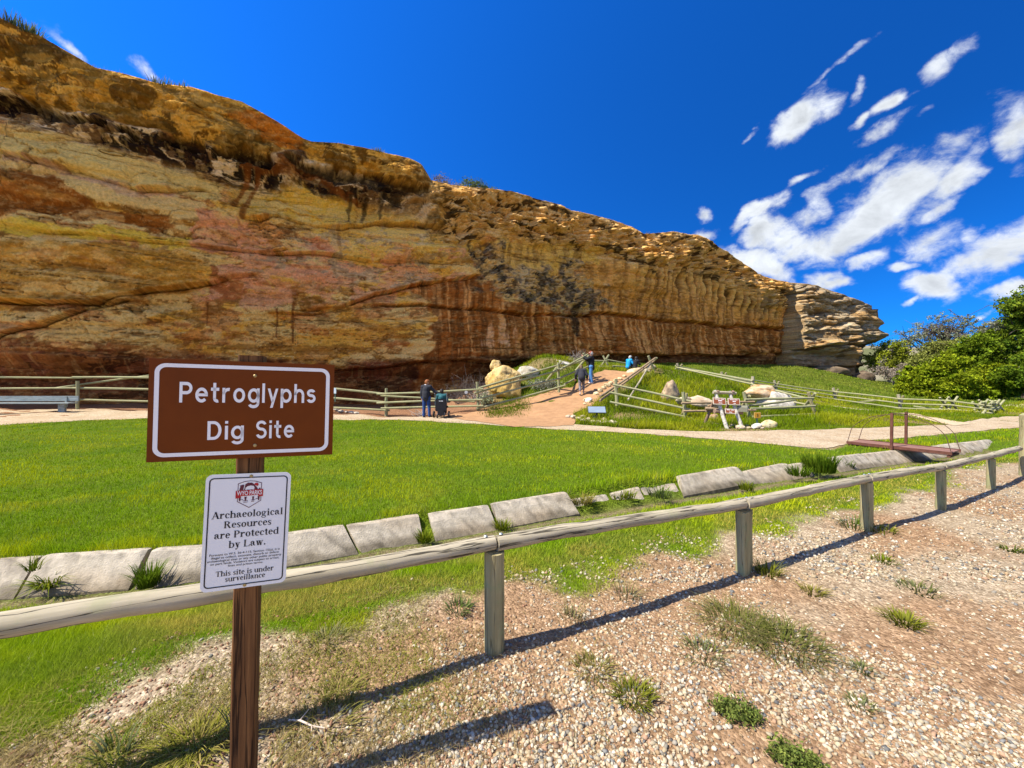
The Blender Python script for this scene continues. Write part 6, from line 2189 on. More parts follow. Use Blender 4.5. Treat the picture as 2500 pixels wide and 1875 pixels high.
def build_people():
    # woman beside the wheelchair: back to us, head and right arm turned to the sitter
    p = hit(1041, 1020)
    h = 92 * p.y / F
    person('woman with auburn hair in charcoal top and blue jeans standing beside the wheelchair', p, R(-12), h,
           std(look=(.75, .55, -.45), head=(.02, .03, 1.585), re=(.36, .10, 1.17), rw=(.60, .16, 1.10), la=(-.13, 0, .085), ra=(.14, .02, .085), lt=(-.17, .13, .045), rt=(.18, .15, .045), lk=(-.12, .02, .49), rk=(.12, .03, .49), lh=(-.095, 0, .9), rh=(.095, 0, .9)),
           dict(hair=(M_HAIR_RED, .05), top=(M_CHAR, .10), belly=True, legs=(M_JEANS, .97), shoes=M_SHOE, collar=M_COLLAR))
    # powered wheelchair and its sitter, seen from behind
    w = hit(1078, 1020)
    s = w.y / F                      # metres per pixel there
    th = thing('wheelchair', 'black powered wheelchair seen from behind on the path edge', 'wheelchair', w[:])
    m = Matrix.Translation(w)
    W = 18 * s
    MB().box((0, .10, 26 * s), (1.55 * W, .46, 5 * s)).obj('seat', M_JET, th, m, bevel=.02)
    mb = MB().box((0, -.14, 31 * s), (1.55 * W, .09, 30 * s))
    mb.obj('backrest', M_JET, th, m, bevel=.03)
    MB().box((0, .02, 13 * s), (.9 * W, .5, 14 * s)).obj('motor_base', M_JET, th, m, bevel=.02)
    for sx in (-1, 1):
        wm = m @ Matrix.Translation((sx * W * 1.02, -.02, 8.4 * s)) @ Matrix.Rotation(R(90), 4, 'Y')
        r = 8.2 * s
        wh = MB().lathe([(r * .55, -.03), (r * .95, -.035), (r, -.02), (r, .02), (r * .95, .035), (r * .55, .03)], 18).obj('wheel', M_TYRE, th, wm, smooth=True)
        MB().lathe([(.02, -.036), (r * .58, -.033), (r * .58, .033), (.02, .036)], 12).obj('rim', M_CHROME, wh, wm)
        cm = m @ Matrix.Translation((sx * W * .45, -.24, 4.2 * s)) @ Matrix.Rotation(R(90), 4, 'Y')
        MB().lathe([(.02, -.02), (4 * s, -.018), (4.1 * s, 0), (4 * s, .018), (.02, .02)], 12).obj('caster', M_TYRE, th, cm, smooth=True)
        MB().tube([(sx * W * .45, -.2, 5 * s), (sx * W * .45, -.14, 14 * s)], .016, 6).obj('caster_fork', M_CHROME, th, m)
        MB().box((sx * W * .98, .16, 38 * s), (.07, .36, .05)).obj('armrest', M_JET, th, m, bevel=.012)
        MB().tube([(sx * W * .78, -.13, 30 * s), (sx * W * .78, -.18, 58 * s), (sx * W * .78, -.30, 60 * s)], .016, 6).obj('push_handle', M_CHROME, th, m)
        MB().box((sx * W * .4, .52, 6 * s), (.16, .22, .02)).obj('footplate', M_CHROME, th, m)
    # maker's plate on the back: three short pale strokes, too small to read
    g = Flat()
    for x in (-.5, -.32, -.14, .04, .22, .40):
        g.poly([(x * 9 * s, 40.0 * s), (x * 9 * s + 1.2 * s, 40.0 * s), (x * 9 * s + 1.2 * s, 42 * s), (x * 9 * s, 42.4 * s)], .188)
    g.obj('back_print', M_COLLAR, th, m)
    MB().box((0, -.165, 18 * s), (.10, .02, .07)).obj('rear_lamp', M_COLLAR, th, m)
    k = 1.0
    person('person with dark hair in a teal and black jacket sitting in the wheelchair', Vector((w.x, w.y + .02, w.z + 26 * s - .50)), R(0), 1.66,
           std(hip=(0, .02, .62), chest=(0, -.02, .98), neck=(0, .0, 1.16), head=(.0, .03, 1.285), ls=(-.18, 0, 1.09), rs=(.18, 0, 1.09), le=(-.27, .05, .84), re=(.27, .05, .84), lw=(-.24, .28, .80), rw=(.24, .28, .80),
               lh=(-.09, .05, .62), rh=(.09, .05, .62), lk=(-.11, .48, .62), rk=(.11, .48, .62), la=(-.11, .52, .24), ra=(.11, .52, .24), lt=(-.12, .66, .20), rt=(.12, .66, .20), look=(.05, 1, -.05)),
           dict(hair=(M_HAIR_DK, .06), top=(M_TEAL, .1), legs=(M_JET, .97), shoes=M_SHOE))
    # woman walking up the ramp, bent forward
    p = hit(1420, 965)
    h = 74 * p.y / F * 1.07
    person('woman in a black hooded jacket and patterned leggings climbing the ramp', p, R(-8), h,
           std(hip=(0, -.03, .92), chest=(0, .16, 1.22), neck=(0, .24, 1.37), head=(-.01, .31, 1.475), ls=(-.17, .19, 1.31), rs=(.17, .19, 1.31), le=(-.29, .10, 1.08), re=(.29, .12, 1.06), lw=(-.31, .22, .86), rw=(.30, .30, .86),
               lh=(-.08, -.03, .90), rh=(.08, -.03, .90), lk=(-.09, -.02, .49), rk=(.10, .20, .56), la=(-.08, -.18, .12), ra=(.10, .10, .16), lt=(-.09, -.06, .045), rt=(.11, .24, .11), look=(0, .9, -.5)),
           dict(hair=(M_HAIR_BR, .09), top=(M_CHAR, .16), belly=True, legs=(M_PRINT, .62), shoes=M_SANDAL))
    # man in a cap at the fence, both hands raised to the post top
    p = hit(1444, 938)
    h = 78 * p.y / F
    person('man in rust cap, black jacket and faded jeans leaning on the fence post', p, R(68), h,
           std(look=(.1, 1, -.05), le=(-.20, .22, 1.30), re=(.22, .20, 1.24), lw=(-.10, .42, 1.47), rw=(.10, .44, 1.42), la=(-.10, -.05, .085), ra=(.12, .10, .085), lt=(-.12, .09, .045), rt=(.14, .24, .045), rk=(.10, .08, .49)),
           dict(hair=(M_HAIR_GREY, .03), cap=M_CAP, top=(M_JET, .18), legs=(M_JEANSL, .97), shoes=M_COLLAR))
    # two people seated at the top
    sit = dict(hip=(0, .02, .52), chest=(0, .10, .86), neck=(0, .15, 1.03), head=(.0, .20, 1.15), ls=(-.17, .11, .97), rs=(.17, .11, .97), le=(-.27, .16, .74), re=(.27, .18, .74), lw=(-.15, .36, .72), rw=(.15, .36, .72),
               lh=(-.09, .04, .50), rh=(.09, .04, .50), lk=(-.12, .44, .56), rk=(.12, .44, .56), la=(-.11, .42, .10), ra=(.11, .42, .10), lt=(-.12, .56, .05), rt=(.12, .56, .05), look=(.3, .9, -.4))
    p = at(1533, 915, 26.4)
    person('person in a bright blue jacket sitting at the top of the mound', p, R(-62), 1.76, std(**sit), dict(hair=(M_HAIR_GREY, .05), top=(M_CYAN, .12), legs=(M_JET, .97), shoes=M_SHOE))
    sit2 = dict(sit)
    sit2['look'] = (-.4, .9, -.3)
    p = at(1550, 916, 26.1)
    person('person in dark clothes sitting beside the bright blue jacket', p, R(-40), 1.70, std(**sit2), dict(hair=(M_HAIR_DK, .08), top=(M_JET, .14), legs=(M_JET, .97), shoes=M_COLLAR, collar=M_COLLAR))


build_people()
# ================================================================== GRASS, GRAVEL, PLANTS
M_GRASS = m_attr('grass_blades', rough=.8, transl=.35, spec=.04)
M_LEAF = m_attr('leaves', rough=.75, transl=.30, spec=.06)
M_PEB = m_attr('pebbles', rough=.85, var=.12, scale=60, spec=.25)


def blades(P, hgt, wid, lean, c_base, c_tip, rs, two=False):
    """single-triangle (or bent two-part) blades; P (n,3)"""
    n = len(P)
    a = rs.uniform(0, 2 * np.pi, n)
    b = rs.uniform(0, 2 * np.pi, n)
    dx, dy = np.cos(a) * wid * .5, np.sin(a) * wid * .5
    lx, ly = np.cos(b) * lean * hgt, np.sin(b) * lean * hgt
    z0 = np.zeros(n)
    A = P + np.stack([-dx, -dy, z0 - .01], 1)
    B = P + np.stack([dx, dy, z0 - .01], 1)
    T = P + np.stack([lx, ly, hgt], 1)
    if not two:
        V = np.stack([A, B, T], 1).reshape(-1, 3)
        Fc = np.arange(3 * n).reshape(n, 3)
        C = np.stack([c_base, c_base, c_tip], 1).reshape(-1, 3)
        return V, [Fc], C
    M1 = P + np.stack([-dx * .8 + lx * .3, -dy * .8 + ly * .3, hgt * .62], 1)
    M2 = P + np.stack([dx * .8 + lx * .3, dy * .8 + ly * .3, hgt * .62], 1)
    V = np.stack([A, B, M2, M1, T], 1).reshape(-1, 3)
    i = np.arange(n)[:, None] * 5
    Q = i + np.array([[0, 1, 2, 3]])
    Tt = i + np.array([[3, 2, 4]])
    cm = (c_base + c_tip) / 2
    C = np.stack([c_base, c_base, cm, cm, c_tip], 1).reshape(-1, 3)
    return V, [Q, Tt], C


def build_lawn():
    rs = np.random.RandomState(21)
    px = 2.44 / F
    # main lawn and the strip in front of the ditch, sampled evenly by how large they look
    N = 440000
    u = rs.uniform(-260, 2760, N)
    v = CV + 84 + (900 - 84) * rs.uniform(0, 1, N) ** 1.55
    N2 = 170000
    u = np.concatenate([u, rs.uniform(-260, 2500, N2)])
    v = np.concatenate([v, rs.uniform(1180, 1790, N2)])
    N += N2
    Y = H * F / (v - CV)
    X = (u - CU) / F * Y
    k = lawn_mask(X, Y) > rs.uniform(.15, .95, N)
    k[N - N2:] &= poly_off(X[N - N2:], Y[N - N2:], DITCH)[0] > .4
    sd, ss = poly_off(X, Y, DITCH)
    bare = (sd > -.05 + .13 * rs.uniform(0, 1, N) ** 5) & (sd < .46) & (X < 14)
    # slabs keep the grass off; a few blades reach over the lip
    k &= ~bare
    thin = np.exp(-((sd - .62) / .22) ** 2) * .6
    k &= rs.uniform(0, 1, N) > thin
    X, Y, sd = X[k], Y[k], sd[k]
    n = len(X)
    Z = ground_z(X, Y)
    P = np.stack([X, Y, Z], 1)
    pat = fbm(X * .55, Y * .8, oct=4, seed=201)
    pat2 = fbm(X * 2.2, Y * 2.6, oct=3, seed=203)
    edge, _ = poly_off(X, Y, GRASS_EDGE)
    near = sd > .4
    hgt = np.where(near, .050, .048) * rs.uniform(.6, 1.35, n) * (0.75 + .6 * pat2)
    lip = np.exp(-((sd + .10) / .13) ** 2) * (sd < 0)
    hgt *= 1 + lip * (0.9 + 1.6 * sst(X, .8, 1.8) * (1 - sst(X, 3.2, 3.8)))
    hgt *= 1 - .45 * sst(-edge, .5, .0)
    wid = np.maximum(.0042, Y * px * .62) * rs.uniform(.7, 1.25, n)
    yel = sst(pat * .6 + pat2 * .4, .44, .62)[:, None]
    dry = (sst(-edge + (pat2 - .5) * 1.4, .75, .05) * .8 * (edge < 0) * near)[:, None]
    tip = np.array([.185, .285, .004]) * (1 - yel) + np.array([.34, .375, .005]) * yel
    tip = tip * (1 - dry) + np.array([.36, .28, .06]) * dry
    tip = tip * rs.uniform(.7, 1.3, (n, 1))
    worn = (sst(fbm(X * .8, Y * 1.1, oct=5, seed=205, gain=.6), .58, .70) * .32)[:, None]
    tip = tip * (1 - worn) + np.array([.42, .36, .05]) * worn
    lush = (sst(fbm(X * .6, Y * .9, oct=4, seed=207), .55, .66) * .5)[:, None]
    tip = tip * (1 - lush) + np.array([.13, .23, .008]) * lush
    pale = (rs.uniform(0, 1, n) < .02)[:, None]
    tip = np.where(pale, np.array([.30, .30, .10]), tip)
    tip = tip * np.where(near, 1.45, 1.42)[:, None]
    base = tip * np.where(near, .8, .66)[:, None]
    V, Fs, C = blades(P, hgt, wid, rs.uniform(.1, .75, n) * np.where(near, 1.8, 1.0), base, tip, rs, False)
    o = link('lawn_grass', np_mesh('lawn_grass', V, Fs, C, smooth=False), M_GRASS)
    tag(o, 'bright mown lawn grass on both sides of the ditch', 'grass', kind='stuff')


def inside(X, Y, poly):
    return pmask(X, Y, poly, .02) > .5


PATH_POLY = None


def build_meadow():
    rs = np.random.RandomState(22)
    N = 230000
    u = rs.uniform(1120, 2700, N)
    Yd = 14.0 * (60 / 14.0) ** (rs.uniform(0, 1, N) ** 1.25)
    X = (u - CU) / F * Yd
    p, _ = poly_off(X, Yd, PATH_N)
    gp = bpy.data.objects['gravel_path'].data
    ramp = [tuple(hit(a, b))[:2] for a, b in RAMP_L] + [tuple(hit(a, b))[:2] for a, b in reversed(RAMP_R)]
    far = [hit(a, b) for a, b in [(-900, 1012), (360, 1003), (830, 1014), (1180, 1023), (1400, 1036), (1560, 1049), (1700, 1054), (1881, 1053), (2010, 1050), (2160, 1044), (2300, 1039), (2347, 1033), (2420, 1022), (2480, 1017), (2560, 1009), (2700, 1003)]]
    pf, _ = poly_off(X, Yd, np.array([(q.x, q.y) for q in far]))
    k = (pf < -.05) & ~inside(X, Yd, ramp)
    tr = [tuple(hit(a, b))[:2] for a, b in [(2350, 1039), (2285, 1026), (2217, 1011), (2120, 1002), (2045, 993.5), (1992, 986.5)]]
    td = np.abs(poly_off(X, Yd, np.array(tr))[0])
    k &= td > .28
    bare = sst(fbm(X * .35, Yd * .35, oct=3, seed=41), .58, .72)
    k &= rs.uniform(0, 1, N) > bare * .8 * (Yd < 27)
    k &= ~((X < 1.8) & (Yd < 21.5)) & ~((X < -.5))
    X, Yd, pf = X[k], Yd[k], pf[k]
    n = len(X)
    Z = ground_z(X, Yd)
    P = np.stack([X, Yd, Z], 1)
    pat = fbm(X * .35, Yd * .35, oct=4, seed=211)
    mown = sst(-pf, 1.5, .5) * (X > 6) + sst(X, 13, 16) * .7 * (Yd < 30)
    mown = np.clip(mown, 0, 1)
    hill = sst(Yd, 30, 36)
    hgt = (.27 * (1 - mown) + .06 * mown) * rs.uniform(.5, 1.3, n) * (.6 + .8 * pat) * (1 - .45 * hill)
    wid = Yd * 2.44 / F * .62 * rs.uniform(.7, 1.3, n)
    yel = sst(pat, .42, .6)[:, None]
    tip = np.array([.165, .235, .006]) * (1 - yel) + np.array([.32, .335, .012]) * yel
    tip = tip * (1 - hill[:, None]) + (np.array([.165, .235, .018]) * (1 - yel) + np.array([.25, .29, .034]) * yel) * hill[:, None]
    tip = tip * 1.35 * rs.uniform(.65, 1.3, (n, 1))
    tip = np.where((rs.uniform(0, 1, n) < .04)[:, None], np.array([.30, .26, .12]), tip)
    V, Fs, C = blades(P, hgt, wid, rs.uniform(.15, .8, n), tip * .45, tip, rs)
    o = link('meadow_grass', np_mesh('meadow_grass', V, Fs, C, smooth=False), M_GRASS)
    tag(o, 'longer meadow grass on the mound and the hill below the cliff', 'grass', kind='stuff')
    # the small strip by the foot of the ramp
    N = 9000
    u, v = rs.uniform(1165, 1300, N), rs.uniform(1009, 1024, N)
    P = np.array([flat(a, b) for a, b in zip(u, v)])
    k = rs.uniform(0, 1, N) < np.exp(-((u - 1240) / 48) ** 4 - ((v - 1017 + (u - 1240) * .06) / 4.5) ** 2)
    P = P[k]
    P[:, 2] = ground_z(P[:, 0], P[:, 1])
    n = len(P)
    tip = np.array([.19, .26, .012]) * rs.uniform(.6, 1.3, (n, 1))
    V, Fs, C = blades(P, .14 * rs.uniform(.5, 1.3, n), np.full(n, .03), rs.uniform(.1, .7, n), tip * .4, tip, rs)
    tag(link('verge_grass', np_mesh('verge_grass', V, Fs, C, smooth=False), M_GRASS), 'short strip of green grass between the path and the ramp', 'grass', kind='stuff')


def build_gravel():
    rs = np.random.RandomState(23)
    pal = np.array([(.50, .41, .26), (.56, .49, .36), (.41, .32, .19), (.30, .265, .20), (.19, .185, .165), (.40, .27, .14), (.36, .22, .13), (.25, .155, .085), (.52, .43, .30), (.10, .095, .085)])
    wgt = np.array([.22, .17, .14, .09, .07, .10, .08, .05, .06, .02])

    def batch(name, N, v0, v1, vf, ft, r0, r1, label):
        u = rs.uniform(-220, 2720, N)
        v = v0 + (v1 - v0) * rs.uniform(0, 1, N) ** .9
        Y = H * F / (v - CV)
        X = (u - CU) / F * Y
        e, _ = poly_off(X, Y, GRASS_EDGE)
        d = fbm(X * .75, Y * .75, oct=4, seed=221)
        d2 = fbm(X * 2.6, Y * 2.6, oct=3, seed=223)
        dens = sst(d * .7 + d2 * .3, .40, .60) * .78 + .14
        dens *= sst(e + (d2 - .5) * .8, -.25, .35)
        dens *= 1 - .88 * sst(-X, .35, 1.2)          # the ground left of the sign is bare soil and dry weeds
        lot = sst(e, 2.2, 4.5)
        dens = np.maximum(dens, lot * .95)
        k = rs.uniform(0, 1, N) < dens
        X, Y = X[k], Y[k]
        n = len(X)
        r = np.exp(rs.normal(0, .58, n)) * r0 * .9
        r = np.clip(r, r0 * .4, r1) * (1 - .25 * lot[k])
        # random tumble
        ax = rs.normal(size=(n, 3))
        ax /= np.linalg.norm(ax, axis=1, keepdims=True)
        an = rs.uniform(0, np.pi, n)
        sc = np.stack([rs.uniform(.8, 1.5, n), rs.uniform(.7, 1.1, n), rs.uniform(.5, .85, n)], 1)
        m = len(vf)
        jit = 1 + rs.uniform(-.22, .22, (n, m, 1))
        p = vf[None] * jit * sc[:, None]
        c, s = np.cos(an)[:, None, None], np.sin(an)[:, None, None]
        kx = ax[:, None]
        yaw = rs.uniform(0, 2 * np.pi, n)
        cy, sy = np.cos(yaw)[:, None], np.sin(yaw)[:, None]
        tl = rs.normal(0, .35, n)[:, None]
        x = p[..., 0] * cy - p[..., 1] * sy
        y = p[..., 0] * sy + p[..., 1] * cy
        z = p[..., 2] + x * tl
        p = np.stack([x, y, z], -1) * r[:, None, None]
        Z = ground_z(X, Y)
        p = p + np.stack([X, Y, Z + r * .22], -1)[:, None]
        V = p.reshape(-1, 3)
        Fc = (ft[None] + (np.arange(n) * m)[:, None, None]).reshape(-1, 3)
        col = pal[rs.choice(len(pal), n, p=wgt)] * rs.uniform(.6, 1.08, (n, 1))
        C = np.repeat(col, m, 0)
        o = link(name, np_mesh(name, V, Fc, C, smooth=True), M_PEB)
        tag(o, label, 'gravel', kind='stuff')
    vi, fi = ico(1)
    assert len(vi) == 12
    vo = np.array([(1, 0, 0), (-1, 0, 0), (0, 1, 0), (0, -1, 0), (0, 0, 1), (0, 0, -1)], float)
    fo = np.array([(0, 2, 4), (2, 1, 4), (1, 3, 4), (3, 0, 4), (2, 0, 5), (1, 2, 5), (3, 1, 5), (0, 3, 5)])
    batch('gravel', 62000, 1390, 1990, vi, fi, .0064, .0135, 'loose mixed pebbles on the reddish parking ground near the fence')
    batch('fine_gravel', 90000, 1085, 1420, vo, fo, .0095, .022, 'pale gravel of the parking ground further off')


def tuft_mesh(name, n, spread, length, width, droop, c0, c1, rs, up=.6, lean=(0, 0)):
    V, Q, C = [], [], []
    for i in range(n):
        a = rs.uniform(0, 2 * math.pi)
        r = spread * math.sqrt(rs.uniform()) * .8
        px_, py_ = r * math.cos(a), r * math.sin(a)
        L = length * rs.uniform(.45, 1.15)
        out = rs.uniform(.15, 1.0) * (1 - up) * 2
        da = a + rs.uniform(-.7, .7)
        dx, dy = math.cos(da) * out + lean[0], math.sin(da) * out + lean[1]
        w = width * rs.uniform(.7, 1.3)
        sx, sy = -math.sin(da + rs.uniform(-.6, .6)) * w, math.cos(da) * w
        t = rs.uniform()
        col = np.array(c0) * (1 - t) + np.array(c1) * t
        col = col * rs.uniform(.7, 1.25)
        b = len(V)
        segs = 4
        for k in range(segs + 1):
            s = k / segs
            hx = px_ + dx * L * s * (.6 + .4 * s)
            hy = py_ + dy * L * s * (.6 + .4 * s)
            hz = L * (s - droop * s * s * rs.uniform(.85, 1.1)) * (1.1 - .3 * out)
            ww = (1 - s) ** .7
            V.append((hx - sx * ww, hy - sy * ww, max(hz, -.02 + .004 * s)))
            V.append((hx + sx * ww, hy + sy * ww, max(hz, -.02 + .004 * s)))
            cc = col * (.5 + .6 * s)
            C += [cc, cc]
        for k in range(segs):
            Q.append((b + 2 * k, b + 2 * k + 1, b + 2 * k + 3, b + 2 * k + 2))
    return np_mesh(name, np.array(V), np.array(Q), np.array(C), smooth=False)


GRN, YGR, DRY, OLV, SAGE = (.115, .185, .008), (.26, .27, .015), (.40, .31, .10), (.19, .20, .035), (.22, .24, .11)


def build_tufts():
    rs = np.random.RandomState(31)
    # tufts growing in the ditch: u, v(base), z, n, spread, length, width, droop, c0, c1, up, name, label
    D = [(118, 1432, -.22, 90, .10, .32, .006, .75, GRN, YGR, .35, 'drooping straggly grass tuft over the slab gap at the far left', (.10, -.15)),
         (82, 1392, .0, 40, .06, .20, .005, .4, GRN, YGR, .6, 'short grass sprigs on the lip of the leftmost slab gap', (0, 0)),
         (362, 1430, -.22, 260, .10, .30, .0055, .35, GRN, (.13, .19, .012), .68, 'dense upright round grass tuft between the two left slabs', (0, 0)),
         (1036, 1322, -.22, 130, .10, .20, .006, .35, YGR, GRN, .65, 'narrow yellow-green tuft filling the gap between two middle slabs', (0, 0)),
         (1228, 1292, -.25, 120, .12, .20, .006, .4, GRN, YGR, .6, 'grass tuft at the foot of the joint above the nearest fence post', (0, 0)),
         (1420, 1228, -.15, 190, .20, .26, .006, .45, YGR, DRY, .6, 'yellowish grass tuft at the end of the long slab row', (0, 0)),
         (1520, 1215, -.15, 130, .25, .20, .007, .35, GRN, YGR, .65, 'low grass tuft on the sunken slab pieces', (0, 0)),
         (1612, 1212, -.12, 150, .22, .24, .007, .45, SAGE, GRN, .6, 'spiky grass tuft left of the tall standing slab', (0, 0)),
         (1822, 1195, -.2, 110, .14, .22, .007, .4, GRN, YGR, .65, 'grass tuft in the gap right of the tall standing slab', (0, 0)),
         (1950, 1160, -.1, 180, .24, .30, .008, .35, GRN, (.12, .19, .012), .65, 'dark grass tuft beside the small square slab', (0, 0)),
         (2000, 1150, -.1, 420, .34, .52, .009, .25, GRN, (.14, .21, .012), .74, 'tallest green grass clump before the footbridge slabs', (0, 0)),
         (2060, 1140, -.22, 130, .22, .26, .009, .35, GRN, (.12, .19, .012), .66, 'low grass clump at the foot of the first slab before the footbridge', (0, 0)),
         (2120, 1128, -.22, 90, .2, .18, .009, .35, GRN, YGR, .66, 'small grass clump under the shadow of the footbridge', (0, 0))]
    g = 'grass tufts growing in the broken ditch'
    for (u, v, z, n, sp, L, w, dr, c0, c1, up, lab, ln) in D:
        p = flat(u, v, z)
        if v > 1390 and z == 0:
            p = flat(u, v, 0)
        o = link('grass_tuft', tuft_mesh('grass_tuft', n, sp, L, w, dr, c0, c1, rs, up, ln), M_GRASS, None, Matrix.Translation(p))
        tag(o, lab, 'grass tuft', g)
    T = [(1530, 1452, 70, .13, .20, .003, .5, SAGE, DRY, .55, 'dry wispy tuft on the rail shadow between the first two posts'),
         (1400, 1510, 60, .10, .18, .003, .5, SAGE, DRY, .5, 'thin tuft left of the dry wispy one on the rail shadow'),
         (1875, 1398, 110, .12, .20, .004, .5, YGR, OLV, .5, 'grass tuft at the foot of the second fence post'),
         (2085, 1290, 90, .20, .20, .005, .45, SAGE, GRN, .5, 'grey-green tuft hugging the third fence post'),
         (2150, 1300, 70, .18, .14, .005, .5, YGR, OLV, .45, 'flat tuft on the rail shadow right of the third post'),
         (1800, 1530, 420, .27, .22, .0028, .75, (.15, .18, .02), (.30, .26, .09), .34, 'larger green clump in the middle of the gravel, left half'),
         (1915, 1575, 420, .27, .22, .0028, .75, (.13, .16, .02), (.26, .24, .08), .34, 'larger green clump in the middle of the gravel, right half'),
         (1720, 1600, 110, .15, .13, .0035, .6, OLV, SAGE, .4, 'sparse olive tuft in front of the large green clump'),
         (1450, 1640, 160, .14, .10, .0032, .6, DRY, OLV, .35, 'straw-coloured mat weed on the gravel'),
         (1545, 1705, 240, .12, .10, .0035, .5, YGR, OLV, .45, 'yellow-green weed clump in front of the straw-coloured mat'),
         (1798, 1752, 340, .085, .075, .0042, .35, (.10, .13, .025), (.16, .19, .04), .5, 'round leafy green weed near the bottom of the gravel'),
         (1935, 1862, 260, .085, .07, .0042, .35, (.09, .13, .02), YGR, .5, 'round green weed at the bottom edge of the frame'),
         (2205, 1520, 160, .12, .12, .0045, .5, YGR, OLV, .45, 'yellowish weed far out on the right gravel'),
         (1985, 1445, 90, .10, .10, .004, .5, DRY, YGR, .45, 'pale dry weed between the green clump and the second post'),
         (2160, 1372, 80, .12, .09, .005, .5, YGR, GRN, .45, 'small flat green weed right of the second post'),
         (2240, 1440, 90, .16, .10, .005, .55, OLV, SAGE, .4, 'grey-green sprawl on the gravel right of the pale weed'),
         (2470, 1345, 60, .10, .09, .006, .5, GRN, OLV, .45, 'small green weed at the right edge of the gravel'),
         (2105, 1640, 70, .07, .07, .0035, .5, OLV, SAGE, .45, 'tiny olive weed on the open gravel'),
         (2100, 1725, 90, .08, .06, .0035, .5, OLV, SAGE, .45, 'tiny dull weed below the open gravel one'),
         (480, 1830, 320, .17, .16, .0034, .75, YGR, DRY, .35, 'curly yellow grass left of the sign post foot'),
         (585, 1800, 60, .05, .22, .0036, .35, SAGE, GRN, .7, 'upright grey-green grass against the sign post'),
         (280, 1845, 60, .08, .16, .004, .4, SAGE, GRN, .6, 'grey-green blades at the bottom left corner'),
         (800, 1760, 260, .20, .10, .003, .6, OLV, DRY, .4, 'dusty olive weed patch in the sign shadow'),
         (830, 1690, 180, .13, .11, .003, .6, OLV, DRY, .4, 'dusty weed patch between the two shadows'),
         (800, 1570, 140, .15, .10, .004, .5, SAGE, DRY, .45, 'silvery weed patch right of the sign post'),
         (1120, 1490, 120, .12, .11, .004, .5, SAGE, GRN, .5, 'silvery grass patch left of the first fence post')]
    g = 'weeds growing on the gravel and bare soil'
    for (u, v, n, sp, L, w, dr, c0, c1, up, lab) in T:
        p = flat(u, v)
        p.z = gz(p.x, p.y)
        if 'round' in lab:
            me, _ = leaf_cloud('weed_tuft', [((0, 0, .035), (.085, .085, .04)), ((.05, -.03, .03), (.06, .05, .035)), ((-.05, .03, .03), (.055, .05, .03))], 150, 9, .0085, ((.085, .12, .022), (.17, .19, .04)), rs, .22, .1)
            tag(link('weed_tuft', me, M_LEAF, None, Matrix.Translation(p)), lab, 'weed', g)
            continue
        o = link('weed_tuft', tuft_mesh('weed_tuft', n, sp, L, w, dr, c0, c1, rs, up), M_GRASS, None, Matrix.Translation(p))
        tag(o, lab, 'weed', g)
    # curly dry weeds and straw scattered over the bare soil at the left
    N = 60000
    u = rs.uniform(-220, 1500, N)
    v = rs.uniform(1430, 1990, N)
    Y = H * F / (v - CV)
    X = (u - CU) / F * Y
    e, _ = poly_off(X, Y, GRASS_EDGE)
    d = fbm(X * 2.4, Y * 2.4, oct=3, seed=231)
    k = (rs.uniform(0, 1, N) < (sst(d, .38, .60) * .9 + .06) * sst(e, -.35, .05) * (1 - .90 * sst(X, -.9, .3)) * (1 - sst(e, .9, 1.7) * .5))
    X, Y, e = X[k], Y[k], e[k]
    n = len(X)
    P = np.stack([X, Y, ground_z(X, Y)], 1)
    t = rs.uniform(0, 1, (n, 1))
    g = sst(fbm(X * 1.3, Y * 1.3, oct=3, seed=233), .50, .66)[:, None] * .8
    tip = (np.array(DRY) * 1.25 * (1 - t) + np.array([.34, .26, .13]) * t) * (1 - g) + (np.array(YGR) * 1.3 * t + np.array([.22, .25, .03]) * (1 - t)) * g
    tip = tip * rs.uniform(.6, 1.25, (n, 1))
    V, Fs, C = blades(P, rs.uniform(.006, .045, n), np.full(n, .0034), rs.uniform(.6, 3.2, n), tip * .7, tip, rs, True)
    o = link('dry_weeds', np_mesh('dry_weeds', V, Fs, C, smooth=False), M_GRASS)
    tag(o, 'curly dry weeds and straw on the bare soil left of the fence post', 'dry weeds', kind='stuff')
    # clods of soil
    N = 5200
    u = rs.uniform(-220, 1300, N)
    v = rs.uniform(1470, 1980, N)
    Y = H * F / (v - CV)
    X = (u - CU) / F * Y
    e, _ = poly_off(X, Y, GRASS_EDGE)
    k = (e > -.1) & (rs.uniform(0, 1, N) < .8)
    X, Y = X[k], Y[k]
    vi, fi = ico(1)
    n = len(X)
    r = np.minimum(np.exp(rs.normal(0, .5, n)) * .006, .0105)
    p = vi[None] * (1 + rs.uniform(-.3, .3, (n, len(vi), 1))) * r[:, None, None] + np.stack([X, Y, ground_z(X, Y) + r * .2], 1)[:, None]
    col = np.array([.27, .145, .08]) * rs.uniform(.6, 1.35, (n, 1))
    o = link('soil_clods', np_mesh('soil_clods', p.reshape(-1, 3), (fi[None] + (np.arange(n) * len(vi))[:, None, None]).reshape(-1, 3), np.repeat(col, len(vi), 0)), M_PEB)
    tag(o, 'crumbly reddish soil clods on the bare ground', 'soil', kind='stuff')
    # a bleached twig lying by the sign shadow
    a = flat(705, 1768)
    mb = MB()
    pts = [a + Vector((0, 0, .02)), a + Vector((.06, -.01, .028)), a + Vector((.13, -.03, .018)), a + Vector((.20, -.035, .012))]
    mb.tube(pts, [.004, .005, .004, .003], 6)
    mb.tube([pts[1], pts[1] + Vector((.03, .03, .03))], [.003, .0015], 5)
    mb.tube([pts[2], pts[2] + Vector((.02, -.04, .01))], [.003, .0015], 5)
    tag(mb.obj('twig', m_plain('bleached_twig', (.55, .44, .34), .9, .2, 20), smooth=True), 'bleached forked twig lying beside the sign shadow', 'twig')


